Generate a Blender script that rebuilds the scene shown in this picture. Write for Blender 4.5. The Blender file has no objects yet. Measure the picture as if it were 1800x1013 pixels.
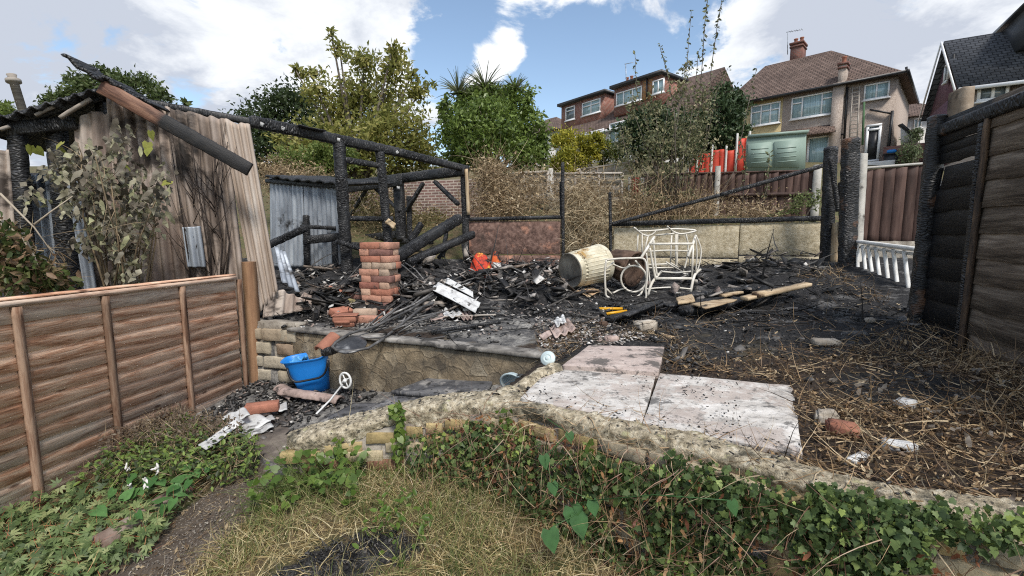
import bpy, math, random
import numpy as np
from mathutils import Vector, Matrix
random.seed(7); rng = np.random.default_rng(11)
scn = bpy.context.scene
R = math.radians
# ------------------------------------------------------------------ camera
F = 800.0; CZ = 1.7; TH = math.atan(91.5/F); _c, _s = math.cos(TH), math.sin(TH)
cam = bpy.data.cameras.new('camera'); camo = bpy.data.objects.new('camera', cam)
scn.collection.objects.link(camo); camo.location = (0, 0, CZ); camo.rotation_euler = (R(90)-TH, 0, 0)
cam.sensor_width = 36; cam.lens = 36*F/1800; cam.clip_start = .05; cam.clip_end = 3000
scn.camera = camo
# ------------------------------------------------------------------ sky + sun
SUN_EL, SUN_AZ = R(52), R(156)       # azimuth clockwise from +Y
w = bpy.data.worlds.new('World'); scn.world = w; w.use_nodes = True
nt = w.node_tree; nt.nodes.clear()
def wn(t, **k):
    n = nt.nodes.new(t)
    for a, b in k.items(): setattr(n, a, b)
    return n
L = nt.links.new
out = wn('ShaderNodeOutputWorld'); bg = wn('ShaderNodeBackground'); bg.inputs[1].default_value = .1
L(bg.outputs[0], out.inputs[0])
sky = wn('ShaderNodeTexSky', sky_type='NISHITA'); sky.sun_disc = False
sky.sun_elevation = SUN_EL; sky.sun_rotation = SUN_AZ; sky.air_density = 1.0; sky.dust_density = .6; sky.ozone_density = 1.5
tc = wn('ShaderNodeTexCoord')
def wmath(op, a, b=None, c=None):
    n = wn('ShaderNodeMath', operation=op)
    for i, x in enumerate((a, b, c)):
        if x is None: continue
        if isinstance(x, (int, float)): n.inputs[i].default_value = x
        else: L(x, n.inputs[i])
    return n.outputs[0]
sep = wn('ShaderNodeSeparateXYZ'); L(tc.outputs['Generated'], sep.inputs[0])
zz = wmath('ADD', wmath('MAXIMUM', sep.outputs[2], 0.0), .28)
comb = wn('ShaderNodeCombineXYZ'); L(wmath('DIVIDE', sep.outputs[0], zz), comb.inputs[0]); L(wmath('DIVIDE', sep.outputs[1], zz), comb.inputs[1])
def wnoise(scale, detail, off, rough=.55, dist=0.):
    a = wn('ShaderNodeVectorMath', operation='ADD'); L(comb.outputs[0], a.inputs[0]); a.inputs[1].default_value = off
    n = wn('ShaderNodeTexNoise'); n.inputs['Scale'].default_value = scale; n.inputs['Detail'].default_value = detail
    n.inputs['Roughness'].default_value = rough; n.inputs['Distortion'].default_value = dist; L(a.outputs[0], n.inputs['Vector'])
    return n.outputs[0]
def raydir(u, v):
    d = Vector(((u-900)/F, _c+(506.5-v)/F*_s, -_s+(506.5-v)/F*_c)); return d
def blob(u, v, ang, amp):      # bump of height amp round a direction of the sky
    d = wn('ShaderNodeVectorMath', operation='DOT_PRODUCT'); L(tc.outputs['Generated'], d.inputs[0]); d.inputs[1].default_value = raydir(u, v).normalized()
    m = wn('ShaderNodeMapRange'); m.interpolation_type = 'SMOOTHSTEP'
    L(d.outputs['Value'], m.inputs[0]); m.inputs[1].default_value = math.cos(R(ang)); m.inputs[2].default_value = 1.0
    m.inputs[3].default_value = 0; m.inputs[4].default_value = amp
    return m.outputs[0]
dens = wmath('ADD', wmath('MULTIPLY', wnoise(3.6, 12, (3.1, 1.7, 0), .6, .35), 1.5), -.225)
for bx in ((1000, 150, 12, -.27), (800, 75, 7, -.22), (1060, 90, 8, -.16), (960, 215, 9, -.22), (1080, 190, 8, -.14), (1230, 35, 6, -.14), (540, 75, 4, -.12), (880, 110, 4, .2), (1010, 20, 9, .12), (880, 145, 5, .14), (1620, 40, 14, .22),
           (250, 60, 28, .22), (560, 40, 12, .1), (1330, 110, 10, .2), (640, 20, 12, .12), (1560, 210, 9, .16), (1760, 110, 10, .2)):
    dens = wmath('ADD', dens, blob(*bx))
mr = wn('ShaderNodeMapRange'); mr.interpolation_type = 'SMOOTHSTEP'; L(dens, mr.inputs[0]); mr.inputs[1].default_value = .47; mr.inputs[2].default_value = .66
shade = wmath('ADD', wmath('MULTIPLY', wnoise(2.3, 9, (9.3, 4.2, 0), .62, .25), 1.7), -.35)
for bx in ((1560, 60, 17, .24), (150, 100, 22, .16), (60, 40, 14, .1), (420, 150, 12, .08), (560, 90, 12, -.1), (820, 30, 12, -.22), (1010, 20, 14, -.14), (1300, 100, 8, -.16), (1700, 15, 7, -.2), (340, 75, 7, -.14), (1560, 230, 8, -.2)):
    shade = wmath('ADD', shade, blob(*bx))
cr = wn('ShaderNodeValToRGB'); L(shade, cr.inputs[0])
cr.color_ramp.elements[0].position = .32; cr.color_ramp.elements[0].color = (6.5, 6.6, 6.7, 1)
cr.color_ramp.elements[1].position = .70; cr.color_ramp.elements[1].color = (3.5, 3.8, 4.4, 1)
e = cr.color_ramp.elements.new(.5); e.color = (5.4, 5.6, 5.9, 1)
skm = wn('ShaderNodeMix', data_type='RGBA', blend_type='MULTIPLY'); skm.inputs[0].default_value = 1; L(sky.outputs[0], skm.inputs[6]); skm.inputs[7].default_value = (1.3, 1.24, 1.14, 1)
mx = wn('ShaderNodeMix', data_type='RGBA'); L(mr.outputs[0], mx.inputs[0]); L(skm.outputs[2], mx.inputs[6]); L(cr.outputs[0], mx.inputs[7])
L(mx.outputs[2], bg.inputs[0])
sl = bpy.data.lights.new('sun', 'SUN'); sl.energy = 2.3; sl.angle = R(12); sl.color = (1, .955, .89)
so = bpy.data.objects.new('sun', sl); scn.collection.objects.link(so)
sd = Vector((math.sin(SUN_AZ)*math.cos(SUN_EL), math.cos(SUN_AZ)*math.cos(SUN_EL), math.sin(SUN_EL)))
so.rotation_euler = (-sd).to_track_quat('-Z', 'Y').to_euler()
scn.view_settings.view_transform = 'Standard'; scn.view_settings.look = 'None'; scn.view_settings.gamma = 1
scn.view_settings.exposure = 0.8
scn.cycles.use_denoising = False; scn.cycles.pixel_filter_type = "BLACKMAN_HARRIS"; scn.cycles.filter_width = 1.1; scn.cycles.sample_clamp_indirect = 2.5; scn.cycles.sample_clamp_direct = 6; scn.cycles.max_bounces = 5; scn.cycles.diffuse_bounces = 2; scn.cycles.transparent_max_bounces = 8
# ------------------------------------------------------------------ where things stand
CAM = Vector((0, 0, CZ))
def P(u, v, Y): r = raydir(u, v); return CAM + r*(Y/r.y)
def G(u, v, z): r = raydir(u, v); return CAM + r*((z-CZ)/r.z)
class Pl:                                     # a vertical plane through two ground points
    def __init__(s, a, b):
        s.a = Vector((a[0], a[1], 0)); s.e = Vector((b[0]-a[0], b[1]-a[1], 0)).normalized(); s.n = Vector((s.e.y, -s.e.x, 0))
        if s.n.dot(-s.a) < 0: s.n = -s.n      # towards the camera
    def at(s, u, v, off=0.):
        r = raydir(u, v); t = (s.n.dot(s.a)+off)/s.n.dot(r); return CAM+r*t
    def sz(s, u, v, off=0.): p = s.at(u, v, off); return ((p-s.a).dot(s.e), p.z)
    def w(s, x, z, off=0.): return s.a+s.e*x+Vector((0, 0, z))+s.n*off
# ------------------------------------------------------------------ pseudo noise
_K = rng.normal(size=(14, 3)); _K /= np.linalg.norm(_K, axis=1)[:, None]; _PH = rng.uniform(0, 6.28, 14)
def sn(Pn, f, seed=0.):
    Pn = np.asarray(Pn, float); r = 0
    for i in range(7):
        r = r + np.sin((Pn @ _K[i])*f*(1+.37*i) + _PH[i] + seed*(1.3+i)) / (1+.25*i)
    return r/4.
# ------------------------------------------------------------------ mesh builder
_cg = {}
def cubegrid(nx, ny, nz):
    k = (nx, ny, nz)
    if k in _cg: return _cg[k]
    idx = {}; V = []; Fc = []
    def vi(i, j, l):
        q = (i, j, l)
        if q not in idx: idx[q] = len(V); V.append((2*i/nx-1, 2*j/ny-1, 2*l/nz-1))
        return idx[q]
    for i in range(nx):
        for j in range(ny):
            Fc.append((vi(i, j, 0), vi(i, j+1, 0), vi(i+1, j+1, 0), vi(i+1, j, 0))); Fc.append((vi(i, j, nz), vi(i+1, j, nz), vi(i+1, j+1, nz), vi(i, j+1, nz)))
    for i in range(nx):
        for l in range(nz):
            Fc.append((vi(i, 0, l), vi(i+1, 0, l), vi(i+1, 0, l+1), vi(i, 0, l+1))); Fc.append((vi(i, ny, l), vi(i, ny, l+1), vi(i+1, ny, l+1), vi(i+1, ny, l)))
    for j in range(ny):
        for l in range(nz):
            Fc.append((vi(0, j, l), vi(0, j, l+1), vi(0, j+1, l+1), vi(0, j+1, l))); Fc.append((vi(nx, j, l), vi(nx, j+1, l), vi(nx, j+1, l+1), vi(nx, j, l+1)))
    _cg[k] = (np.array(V), np.array(Fc)); return _cg[k]
class MB:
    def __init__(s): s.V = []; s.F = []; s.T = []; s.C = []; s.n = 0
    def add(s, V, Fc, t=None, lc=None):
        V = np.asarray(V, float).reshape(-1, 3); Fc = np.asarray(Fc, int)
        s.V.append(V); s.F.append(Fc+s.n); s.n += len(V)
        if t is None: t = random.random()
        s.T.append(np.full(len(V), t) if np.isscalar(t) else np.asarray(t, float)); s.C.append(V if lc is None else np.asarray(lc, float))
        return s
    def frame(s, c, ex, ey, ez, hx, hy, hz, sub=(1, 1, 1), bev=0., jit=0., jf=20., t=None):
        Q, Fc = cubegrid(*sub); h = np.array([hx, hy, hz]); lc = Q*h
        if bev:
            Q = Q.copy()
            for ax_ in range(3):
                if sub[ax_] >= 3:
                    ring = np.abs(np.abs(Q[:, ax_])-(1-2/sub[ax_])) < 1e-6; Q[ring, ax_] = np.sign(Q[ring, ax_])*(1-min(1.2/sub[ax_], 1.3*bev/h[ax_]))
            lc = Q*h
            on = np.abs(Q) > .999; cnt = on.sum(1)
            lc = lc-np.sign(Q)*on*(cnt[:, None] >= 2)*bev*.6
        sd_ = random.random()*40
        if jit:
            for k in range(3): lc[:, k] += jit*sn(lc, jf, sd_+7*k)
        M = np.array([ex, ey, ez], float)
        s.add(np.asarray(c, float)+lc @ M, Fc, t, lc+np.array([sd_, 0, 0])); return s
    def box(s, c, sz, rz=0., **k):
        ca, sa = math.cos(rz), math.sin(rz)
        return s.frame(c, (ca, sa, 0), (-sa, ca, 0), (0, 0, 1), sz[0]/2, sz[1]/2, sz[2]/2, **k)
    def rbox(s, c, sz, rot, **k):
        m = np.array(rot.to_matrix()).T
        return s.frame(c, m[0], m[1], m[2], sz[0]/2, sz[1]/2, sz[2]/2, **k)
    def bar(s, a, b, wd, ht, up=(0, 0, 1), seg=1, **k):
        a = Vector(a); b = Vector(b); d = b-a; l = d.length; d.normalize(); up = Vector(up)
        if abs(d.dot(up)) > .98: up = Vector((0, 1, 0)) if abs(d.y) < .9 else Vector((1, 0, 0))
        y = up.cross(d).normalized(); z = d.cross(y)
        return s.frame((a+b)/2, d, y, z, l/2, wd/2, ht/2, sub=(max(1, seg), k.pop('cs', 1), k.pop('cs2', 1)), **k)
    def char(s, a, b, wd, ht=None, up=(0, 0, 1), jit=.007, step=.03):
        ht = ht or wd; l = (Vector(b)-Vector(a)).length
        n = max(3, min(110, int(l/step)))
        return s.bar(a, b, wd, ht, up, seg=n, cs=3, cs2=3, jit=jit*.75, jf=48., bev=wd*.16)
    def tube(s, pts, r, sides=6, r2=None, closed=False, cap=True, t=None):
        pts = [Vector(p) for p in pts]; n = len(pts); V = []; lc = []; al = 0; t = random.random() if t is None else t
        prev = None
        for i, p in enumerate(pts):
            if closed: d = pts[(i+1) % n]-pts[i-1]
            else: d = pts[min(i+1, n-1)]-pts[max(i-1, 0)]
            if d.length < 1e-9: d = Vector((0, 0, 1))
            d.normalize()
            if prev is None:
                a = Vector((0, 0, 1)) if abs(d.z) < .9 else Vector((1, 0, 0)); x = d.cross(a).normalized()
            else: x = (prev-d*prev.dot(d)); x = x.normalized() if x.length > 1e-6 else d.orthogonal().normalized()
            prev = x; y = d.cross(x)
            rr = r if np.isscalar(r) else r[i]
            if r2 is not None: rr = r+(r2-r)*i/(n-1)
            if i: al += (pts[i]-pts[i-1]).length
            for k in range(sides):
                an = 2*math.pi*k/sides; V.append(p+x*(math.cos(an)*rr)+y*(math.sin(an)*rr)); lc.append((al+t*9, math.cos(an)*rr, math.sin(an)*rr))
        Fc = []
        m = n if closed else n-1
        for i in range(m):
            j = (i+1) % n
            for k in range(sides): Fc.append((i*sides+k, i*sides+(k+1) % sides, j*sides+(k+1) % sides, j*sides+k))
        s.add([tuple(v) for v in V], Fc, t, lc)
        if cap and not closed:
            b = s.n-n*sides
            s.F.append(np.array([[b+k for k in range(sides)][::-1], [b+(n-1)*sides+k for k in range(sides)]]))
        return s
    def poly(s, pts, t=None, lc=None): return s.add([tuple(p) for p in pts], [list(range(len(pts)))], t, lc)
    def prism(s, pts, vec, t=None):                       # closed slab: polygon swept by vec
        n = len(pts); A = [Vector(p) for p in pts]; B = [p+Vector(vec) for p in A]; base = s.n
        s.add([tuple(p) for p in A+B], [(i, (i+1) % n, n+(i+1) % n, n+i) for i in range(n)], t)
        s.F.append(np.array([[base+i for i in range(n)][::-1]])); s.F.append(np.array([[base+n+i for i in range(n)]])); return s
    def grid(s, fn, nu, nv, t=None, lcf=None, keep=None, closed=False):
        V = [fn(i/nu, j/nv) for j in range(nv+1) for i in range(nu+1)]
        Fc = [(j*(nu+1)+i, j*(nu+1)+i+1, (j+1)*(nu+1)+i+1, (j+1)*(nu+1)+i) for j in range(nv) for i in range(nu) if keep is None or keep((i+.5)/nu, (j+.5)/nv)]
        lc = [lcf(i/nu, j/nv) for j in range(nv+1) for i in range(nu+1)] if lcf else None
        return s.add([tuple(v) for v in V], Fc, t, lc)
    def lathe(s, c, prof, ax=(0, 0, 1), sides=24, t=None, rib=0., nrib=0):
        ax = Vector(ax).normalized(); x = ax.orthogonal().normalized(); y = ax.cross(x); c = Vector(c); V = []; lc = []
        for (r, h) in prof:
            for k in range(sides):
                an = 2*math.pi*k/sides; rr = r+(rib*math.cos(an*nrib) if rib else 0)
                V.append(tuple(c+ax*h+x*(math.cos(an)*rr)+y*(math.sin(an)*rr))); lc.append((rr*math.cos(an), rr*math.sin(an), h))
        m = len(prof)
        return s.add(V, [(i*sides+k, i*sides+(k+1) % sides, (i+1)*sides+(k+1) % sides, (i+1)*sides+k) for i in range(m-1) for k in range(sides)], t, lc)
    def build(s, name, mat, parent=None, base=None, smooth=False, solid=0., col=None):
        V = np.concatenate(s.V); T = np.concatenate(s.T); C = np.concatenate(s.C)
        me = bpy.data.meshes.new(name); ob = bpy.data.objects.new(name, me)
        if parent is not None:
            r = parent
            while r.parent: r = r.parent
            off = np.array(r.location); ob.parent = parent
        elif base is not None: off = np.array(base, float); ob.location = base
        else:
            off = np.array([(V[:, 0].min()+V[:, 0].max())/2, (V[:, 1].min()+V[:, 1].max())/2, V[:, 2].min()]); ob.location = off
        V = V-off
        me.vertices.add(len(V)); me.vertices.foreach_set('co', V.astype(np.float32).ravel())
        li = np.concatenate([f.ravel() for f in s.F if f.size]); tot = np.concatenate([np.full(len(f), f.shape[1]) for f in s.F if f.size])
        me.loops.add(len(li)); me.loops.foreach_set('vertex_index', li.astype(np.int32))
        st = np.concatenate([[0], np.cumsum(tot)[:-1]]); me.polygons.add(len(tot))
        me.polygons.foreach_set('loop_start', st.astype(np.int32)); me.polygons.foreach_set('loop_total', tot.astype(np.int32))
        if smooth: me.polygons.foreach_set('use_smooth', np.ones(len(tot), bool))
        me.update(calc_edges=True)
        a = me.attributes.new('rnd', 'FLOAT', 'POINT'); a.data.foreach_set('value', T.astype(np.float32))
        a = me.attributes.new('lc', 'FLOAT_VECTOR', 'POINT'); a.data.foreach_set('vector', C.astype(np.float32).ravel())
        if col is not None:
            a = me.attributes.new('mask', 'FLOAT_COLOR', 'POINT'); a.data.foreach_set('color', col.astype(np.float32).ravel())
        me.materials.append(mat); scn.collection.objects.link(ob)
        if solid:
            md = ob.modifiers.new('thickness', 'SOLIDIFY'); md.thickness = solid; md.offset = 0
        return ob
def tag(o, label=None, cat=None, group=None, kind=None):
    if label: o['label'] = label
    if cat: o['category'] = cat
    if group: o['group'] = group
    if kind: o['kind'] = kind
    return o
def empty(name, loc, label, cat, group=None, rz=0.):
    o = bpy.data.objects.new(name, None); scn.collection.objects.link(o); o.location = loc; o.rotation_euler = (0, 0, rz)
    o.empty_display_size = .1
    return tag(o, label, cat, group)
def copy_tree(o, parent=None):
    c = o.copy(); scn.collection.objects.link(c)
    if parent: c.parent = parent
    for ch in [x for x in scn.collection.objects if x.parent == o]: copy_tree(ch, c)
    return c
# ------------------------------------------------------------------ materials
class NT:
    def __init__(s, name):
        s.m = bpy.data.materials.new(name); s.m.use_nodes = True; s.t = s.m.node_tree; s.t.nodes.clear()
        s.o = s.n('ShaderNodeOutputMaterial'); s.b = s.n('ShaderNodeBsdfPrincipled'); s.l(s.b.outputs[0], s.o.inputs[0])
        at = s.n('ShaderNodeAttribute'); at.attribute_name = 'lc'; s.lc = at.outputs['Vector']
        at = s.n('ShaderNodeAttribute'); at.attribute_name = 'rnd'; s.rnd = at.outputs['Fac']
    def n(s, t, **k):
        n = s.t.nodes.new(t)
        for a, b in k.items(): setattr(n, a, b)
        return n
    def l(s, a, b): s.t.links.new(a, b)
    def math(s, op, a, b=None):
        n = s.n('ShaderNodeMath', operation=op)
        for i, x in enumerate((a, b)):
            if x is None: continue
            if isinstance(x, (int, float)): n.inputs[i].default_value = x
            else: s.l(x, n.inputs[i])
        return n.outputs[0]
    def map(s, vec, sc, loc=(0, 0, 0), rot=(0, 0, 0)):
        m = s.n('ShaderNodeMapping'); s.l(vec, m.inputs[0]); m.inputs['Scale'].default_value = sc; m.inputs['Location'].default_value = loc; m.inputs['Rotation'].default_value = rot
        return m.outputs[0]
    def noise(s, scale, detail=6, rough=.6, vec=None, st=(1, 1, 1), dist=0., w=True):
        n = s.n('ShaderNodeTexNoise', noise_dimensions='4D' if w else '3D'); s.l(s.map(vec or s.lc, st), n.inputs['Vector'])
        if w: s.l(s.math('MULTIPLY', s.rnd, 31.7), n.inputs['W'])
        n.inputs['Scale'].default_value = scale; n.inputs['Detail'].default_value = detail; n.inputs['Roughness'].default_value = rough; n.inputs['Distortion'].default_value = dist
        return n.outputs[0]
    def vor(s, scale, feat='F1', vec=None, st=(1, 1, 1), out=0):
        n = s.n('ShaderNodeTexVoronoi', feature=feat); s.l(s.map(vec or s.lc, st), n.inputs['Vector']); n.inputs['Scale'].default_value = scale
        return n.outputs[out]
    def ramp(s, fac, stops, interp='LINEAR'):
        r = s.n('ShaderNodeValToRGB'); s.l(fac, r.inputs[0]); el = r.color_ramp.elements; r.color_ramp.interpolation = interp
        while len(el) < len(stops): el.new(.5)
        for e_, (p, c) in zip(el, stops):
            e_.position = p; e_.color = (*c, 1) if hasattr(c, '__len__') else (c, c, c, 1)
        return r.outputs[0]
    def mix(s, f, a, b, mode='MIX'):
        m = s.n('ShaderNodeMix', data_type='RGBA', blend_type=mode)
        for i, x in ((0, f), (6, a), (7, b)):
            if isinstance(x, (int, float)): m.inputs[i].default_value = x if i == 0 else (x, x, x, 1)
            elif isinstance(x, tuple): m.inputs[i].default_value = (*x, 1)
            else: s.l(x, m.inputs[i])
        return m.outputs[2]
    def bump(s, h, st=.5, d=.01, prev=None):
        b = s.n('ShaderNodeBump'); s.l(h, b.inputs['Height']); b.inputs['Strength'].default_value = st; b.inputs['Distance'].default_value = d
        if prev is not None: s.l(prev, b.inputs['Normal'])
        return b.outputs[0]
    def fin(s, col, rough=.8, nrm=None, metal=0., spec=.4):
        if isinstance(col, tuple): s.b.inputs['Base Color'].default_value = (*col, 1)
        else: s.l(col, s.b.inputs['Base Color'])
        if isinstance(rough, (int, float)): s.b.inputs['Roughness'].default_value = rough
        else: s.l(rough, s.b.inputs['Roughness'])
        s.b.inputs['Metallic'].default_value = metal; s.b.inputs['Specular IOR Level'].default_value = spec
        if nrm is not None: s.l(nrm, s.b.inputs['Normal'])
        return s.m
def M_noise(name, stops, scale=5, st=(1, 1, 1), rough=.8, bump=.4, bd=.01, bs=None, detail=7, dist=0., val=.3, spots=None, metal=0., spec=.35):
    n = NT(name); f = n.noise(scale, detail, .62, st=st, dist=dist); c = n.ramp(f, stops)
    if val: c = n.mix(1, c, n.ramp(n.rnd, [(0, 1-val), (1, 1+val*.6)]), 'MULTIPLY')
    if spots:
        for (sc, thr, colr) in spots: c = n.mix(n.ramp(n.noise(sc, 8, .65, w=False), [(thr-.04, 0.), (thr+.04, 1.)]), c, colr)
    h = n.noise(bs or scale*4, 6, .7, st=st)
    return n.fin(c, rough, n.bump(h, bump, bd), metal, spec)
def M_char(name='charred_timber', ash=.5, brown=0.):
    n = NT(name)
    nz = n.n('ShaderNodeTexNoise'); n.l(n.lc, nz.inputs['Vector']); nz.inputs['Scale'].default_value = 7; nz.inputs['Detail'].default_value = 3
    ad = n.n('ShaderNodeVectorMath', operation='MULTIPLY_ADD'); n.l(nz.outputs['Color'], ad.inputs[0]); ad.inputs[1].default_value = (.05, .07, .07); n.l(n.lc, ad.inputs[2])
    v = n.vor(24, 'DISTANCE_TO_EDGE', vec=ad.outputs[0], st=(2.4, .7, .7)); f = n.noise(9, 8, .7)
    c = n.ramp(f, [(.3, (.006, .006, .007)), (.5, (.017, .017, .018)), (.7, (.06, .06, .064))])
    c = n.mix(n.ramp(v, [(.0, 0.), (.12, 1.)]), (.004, .004, .004), c)
    if ash: c = n.mix(n.ramp(n.noise(14, 9, .75, w=False), [(.62, 0.), (.72, ash)]), c, (.16, .16, .165))
    if brown: c = n.mix(n.ramp(n.noise(3.5, 5, .6, w=False), [(.56, 0.), (.64, brown)]), c, (.16, .075, .035))
    c = n.mix(n.ramp(n.noise(2.2, 4, .6), [(.5, 0.), (.7, .55)]), c, (.045, .043, .042)); vv = n.mix(n.ramp(n.noise(2.8, 3, .5), [(.42, 0.), (.6, .85)]), n.ramp(v, [(0, 0.), (.25, 1.)]), (.6, .6, .6)); nb = n.bump(vv, 1., .011); nb = n.bump(f, .6, .008, nb)
    return n.fin(c, .5, nb, 0, .45)
def M_leaf(name, stops, trans=.35, rough=.5, spec=.3):
    n = NT(name); c = n.ramp(n.rnd, stops); f = n.noise(30, 3, .6)
    c = n.mix(.5, c, n.ramp(f, [(.3, .5), (.7, 1.4)]), 'MULTIPLY')
    n.fin(c, rough, None, 0, spec)
    t = n.n('ShaderNodeBsdfTranslucent'); n.l(c, t.inputs[0]); m = n.n('ShaderNodeMixShader'); m.inputs[0].default_value = trans
    n.l(n.b.outputs[0], m.inputs[1]); n.l(t.outputs[0], m.inputs[2]); n.l(m.outputs[0], n.o.inputs[0])
    return n.m
def M_brick(name, c1, c2, mort, bw=.225, rh=.075, ms=.01, soot=None, axes='XZ', bump=.5, st=1.):
    n = NT(name); s = n.n('ShaderNodeSeparateXYZ'); n.l(n.lc, s.inputs[0]); cb = n.n('ShaderNodeCombineXYZ')
    n.l(s.outputs['XYZ'.index(axes[0])], cb.inputs[0]); n.l(s.outputs['XYZ'.index(axes[1])], cb.inputs[1])
    b = n.n('ShaderNodeTexBrick'); n.l(cb.outputs[0], b.inputs['Vector']); b.inputs['Scale'].default_value = 1
    b.inputs['Color1'].default_value = (*c1, 1); b.inputs['Color2'].default_value = (*c2, 1); b.inputs['Mortar'].default_value = (*mort, 1)
    b.inputs['Brick Width'].default_value = bw; b.inputs['Row Height'].default_value = rh; b.inputs['Mortar Size'].default_value = ms; b.inputs['Mortar Smooth'].default_value = .2
    c = n.mix(1, b.outputs[0], n.ramp(n.noise(3, 8, .65), [(.3, .6), (.7, 1.35)]), 'MULTIPLY')
    if soot: c = n.mix(n.ramp(n.noise(1.2, 6, .6), [(soot, 0.), (soot+.15, .75)]), c, (.05, .045, .04))
    h = n.math('ADD', n.math('MULTIPLY', b.outputs['Fac'], -1.), n.math('MULTIPLY', n.noise(60, 4), .4))
    return n.fin(c, .88, n.bump(h, bump, .01))
# ------------------------------------------------------------------ leaves
def rquat(n, up=None, tilt=1.):
    q = rng.normal(size=(n, 4)); q /= np.linalg.norm(q, axis=1)[:, None]
    a, b, c, d = q.T
    return np.stack([np.stack([1-2*(c*c+d*d), 2*(b*c-a*d), 2*(b*d+a*c)], 1), np.stack([2*(b*c+a*d), 1-2*(b*b+d*d), 2*(c*d-a*b)], 1), np.stack([2*(b*d-a*c), 2*(c*d+a*b), 1-2*(b*b+c*c)], 1)], 1)
def basis(Nrm, Tan):                                     # rows: tan, bin, normal for each leaf
    Nrm = Nrm/np.linalg.norm(Nrm, axis=1)[:, None]; B = np.cross(Nrm, Tan); B /= np.linalg.norm(B, axis=1)[:, None]+1e-9; T = np.cross(B, Nrm)
    return np.stack([T, B, Nrm], 1)
TP_LEAF = (np.array([(0, 0, 0), (.45, .22, .09), (1, 0, -.06), (.45, -.22, .09)]), np.array([(0, 1, 2, 3)]))
TP_OVAL = (np.array([(0, 0, 0), (.3, .24, .06), (.7, .2, .05), (1, 0, -.1), (.7, -.2, .05), (.3, -.24, .06)]), np.array([(0, 1, 2, 3), (0, 3, 4, 5)]))
TP_IVY = (np.array([(0, 0, 0), (-.10, .26, .02), (.08, .40, -.04), (.28, .33, .03), (.46, .47, -.06), (.60, .25, .03), (1, 0, -.08), (.60, -.25, .03), (.46, -.47, -.06), (.28, -.33, .03), (.08, -.40, -.04), (-.10, -.26, .02)]),
          np.array([(0, 1, 2, 3), (0, 3, 4, 5), (0, 5, 6, 7), (0, 7, 8, 9), (0, 9, 10, 11)]))
TP_HEART = (np.array([(.05, 0, 0), (-.1, .25, .03), (.15, .42, .0), (.5, .34, .02), (1, 0, -.12), (.5, -.34, .02), (.15, -.42, 0), (-.1, -.25, .03)]), np.array([(0, 1, 2, 3), (0, 3, 4, 5), (0, 5, 6, 7)]))
def _palm():
    V = []; Fc = []
    for k in range(5):
        a = R(-72+36*k); l = (.75, .95, 1.05, .95, .75)[k]; i = len(V)
        for (x, y, z) in ((0.04, 0, 0), (.45, .13, .04), (1, 0, -.12), (.45, -.13, .04)):
            V.append((x*l*math.cos(a)-y*math.sin(a), x*l*math.sin(a)+y*math.cos(a), z))
        Fc.append((i, i+1, i+2, i+3))
    return np.array(V), np.array(Fc)
TP_PALM = _palm()
_cu = [(0, .03, 0, 0), (.2, .2, .12, -.1), (.5, .17, -.1, .14), (.75, .17, .1, -.05), (1.05, .03, .2, .2)]
TP_CURL = (np.array([p for (x, w_, a, b) in _cu for p in ((x, w_, a), (x, -w_, b))]), np.array([(2*i, 2*i+2, 2*i+3, 2*i+1) for i in range(4)]))
TP_DROOP = (TP_CURL[0]*np.array([1, .75, 1.3]), TP_CURL[1])
def add_leaves(mb, C, size, Rm=None, tp=TP_LEAF, t=None):
    C = np.asarray(C); n = len(C)
    if n == 0: return
    TV, TF = tp; Rm = rquat(n) if Rm is None else Rm
    size = np.broadcast_to(np.asarray(size, float), (n,))
    V = C[:, None, :]+np.einsum('kj,nji->nki', TV, Rm)*size[:, None, None]
    k = len(TV); Fc = (TF[None]+(np.arange(n)*k)[:, None, None]).reshape(-1, TF.shape[1])
    t = rng.uniform(0, 1, n) if t is None else np.clip(np.broadcast_to(t, (n,)), 0, 1)
    mb.add(V.reshape(-1, 3), Fc, np.repeat(t, k))
def inpoly(X, Y, poly):
    r = np.zeros(np.shape(X), bool); n = len(poly)
    for i in range(n):
        x1, y1 = poly[i][:2]; x2, y2 = poly[(i+1) % n][:2]
        c = ((y1 > Y) != (y2 > Y)) & (X < (x2-x1)*(Y-y1)/((y2-y1) if y2 != y1 else 1e-9)+x1); r ^= c
    return r
# ================================================================== terrain
def tps(pts):
    A = np.array(pts, float); n = len(A)
    def U(r): return np.where(r > 1e-9, r*r*np.log(np.maximum(r, 1e-9)), 0)
    K = U(np.linalg.norm(A[:, None, :2]-A[None, :, :2], axis=2))+np.eye(n)*.02; Q = np.c_[np.ones(n), A[:, :2]]
    M = np.block([[K, Q], [Q.T, np.zeros((3, 3))]]); c = np.linalg.solve(M, np.r_[A[:, 2], 0, 0, 0])
    def f(x, y):
        x = np.asarray(x, float); r = c[n]+c[n+1]*x+c[n+2]*y
        for i in range(n): r = r+c[i]*U(np.hypot(x-A[i, 0], y-A[i, 1]))
        return r
    return f
UP = tps([(1.15, 1.7, .87), (.6, 2.0, .86), (.93, 2.77, .89), (1.63, 2.55, .9), (.24, 3.05, .885), (-1.9, 3.97, .885), (-.8, 3.5, .885), (0, 3.5, .90), (-1., 4.6, .95), (-2.4, 4.4, .93),
          (.6, 5.1, 1.1), (1.45, 5., 1.03), (-.6, 7, 1.18), (.8, 7, 1.18), (3.3, 6.7, 1.33), (3., 3.4, 1.03), (2.95, 2.9, .98), (3.87, 5.2, 1.34), (3.7, 4.2, 1.19), (2.9, 4.6, 1.12), (1.85, 2.4, .96),
          (1.66, 1.5, .93), (-2.5, 6, 1.15), (-2, 5, 1.05), (2.3, 1.2, .93), (4, 1.5, 1.0), (5, 3, 1.1), (-4.5, 5, 1.1), (-4, 7, 1.2), (5, 6, 1.4)])
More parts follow.
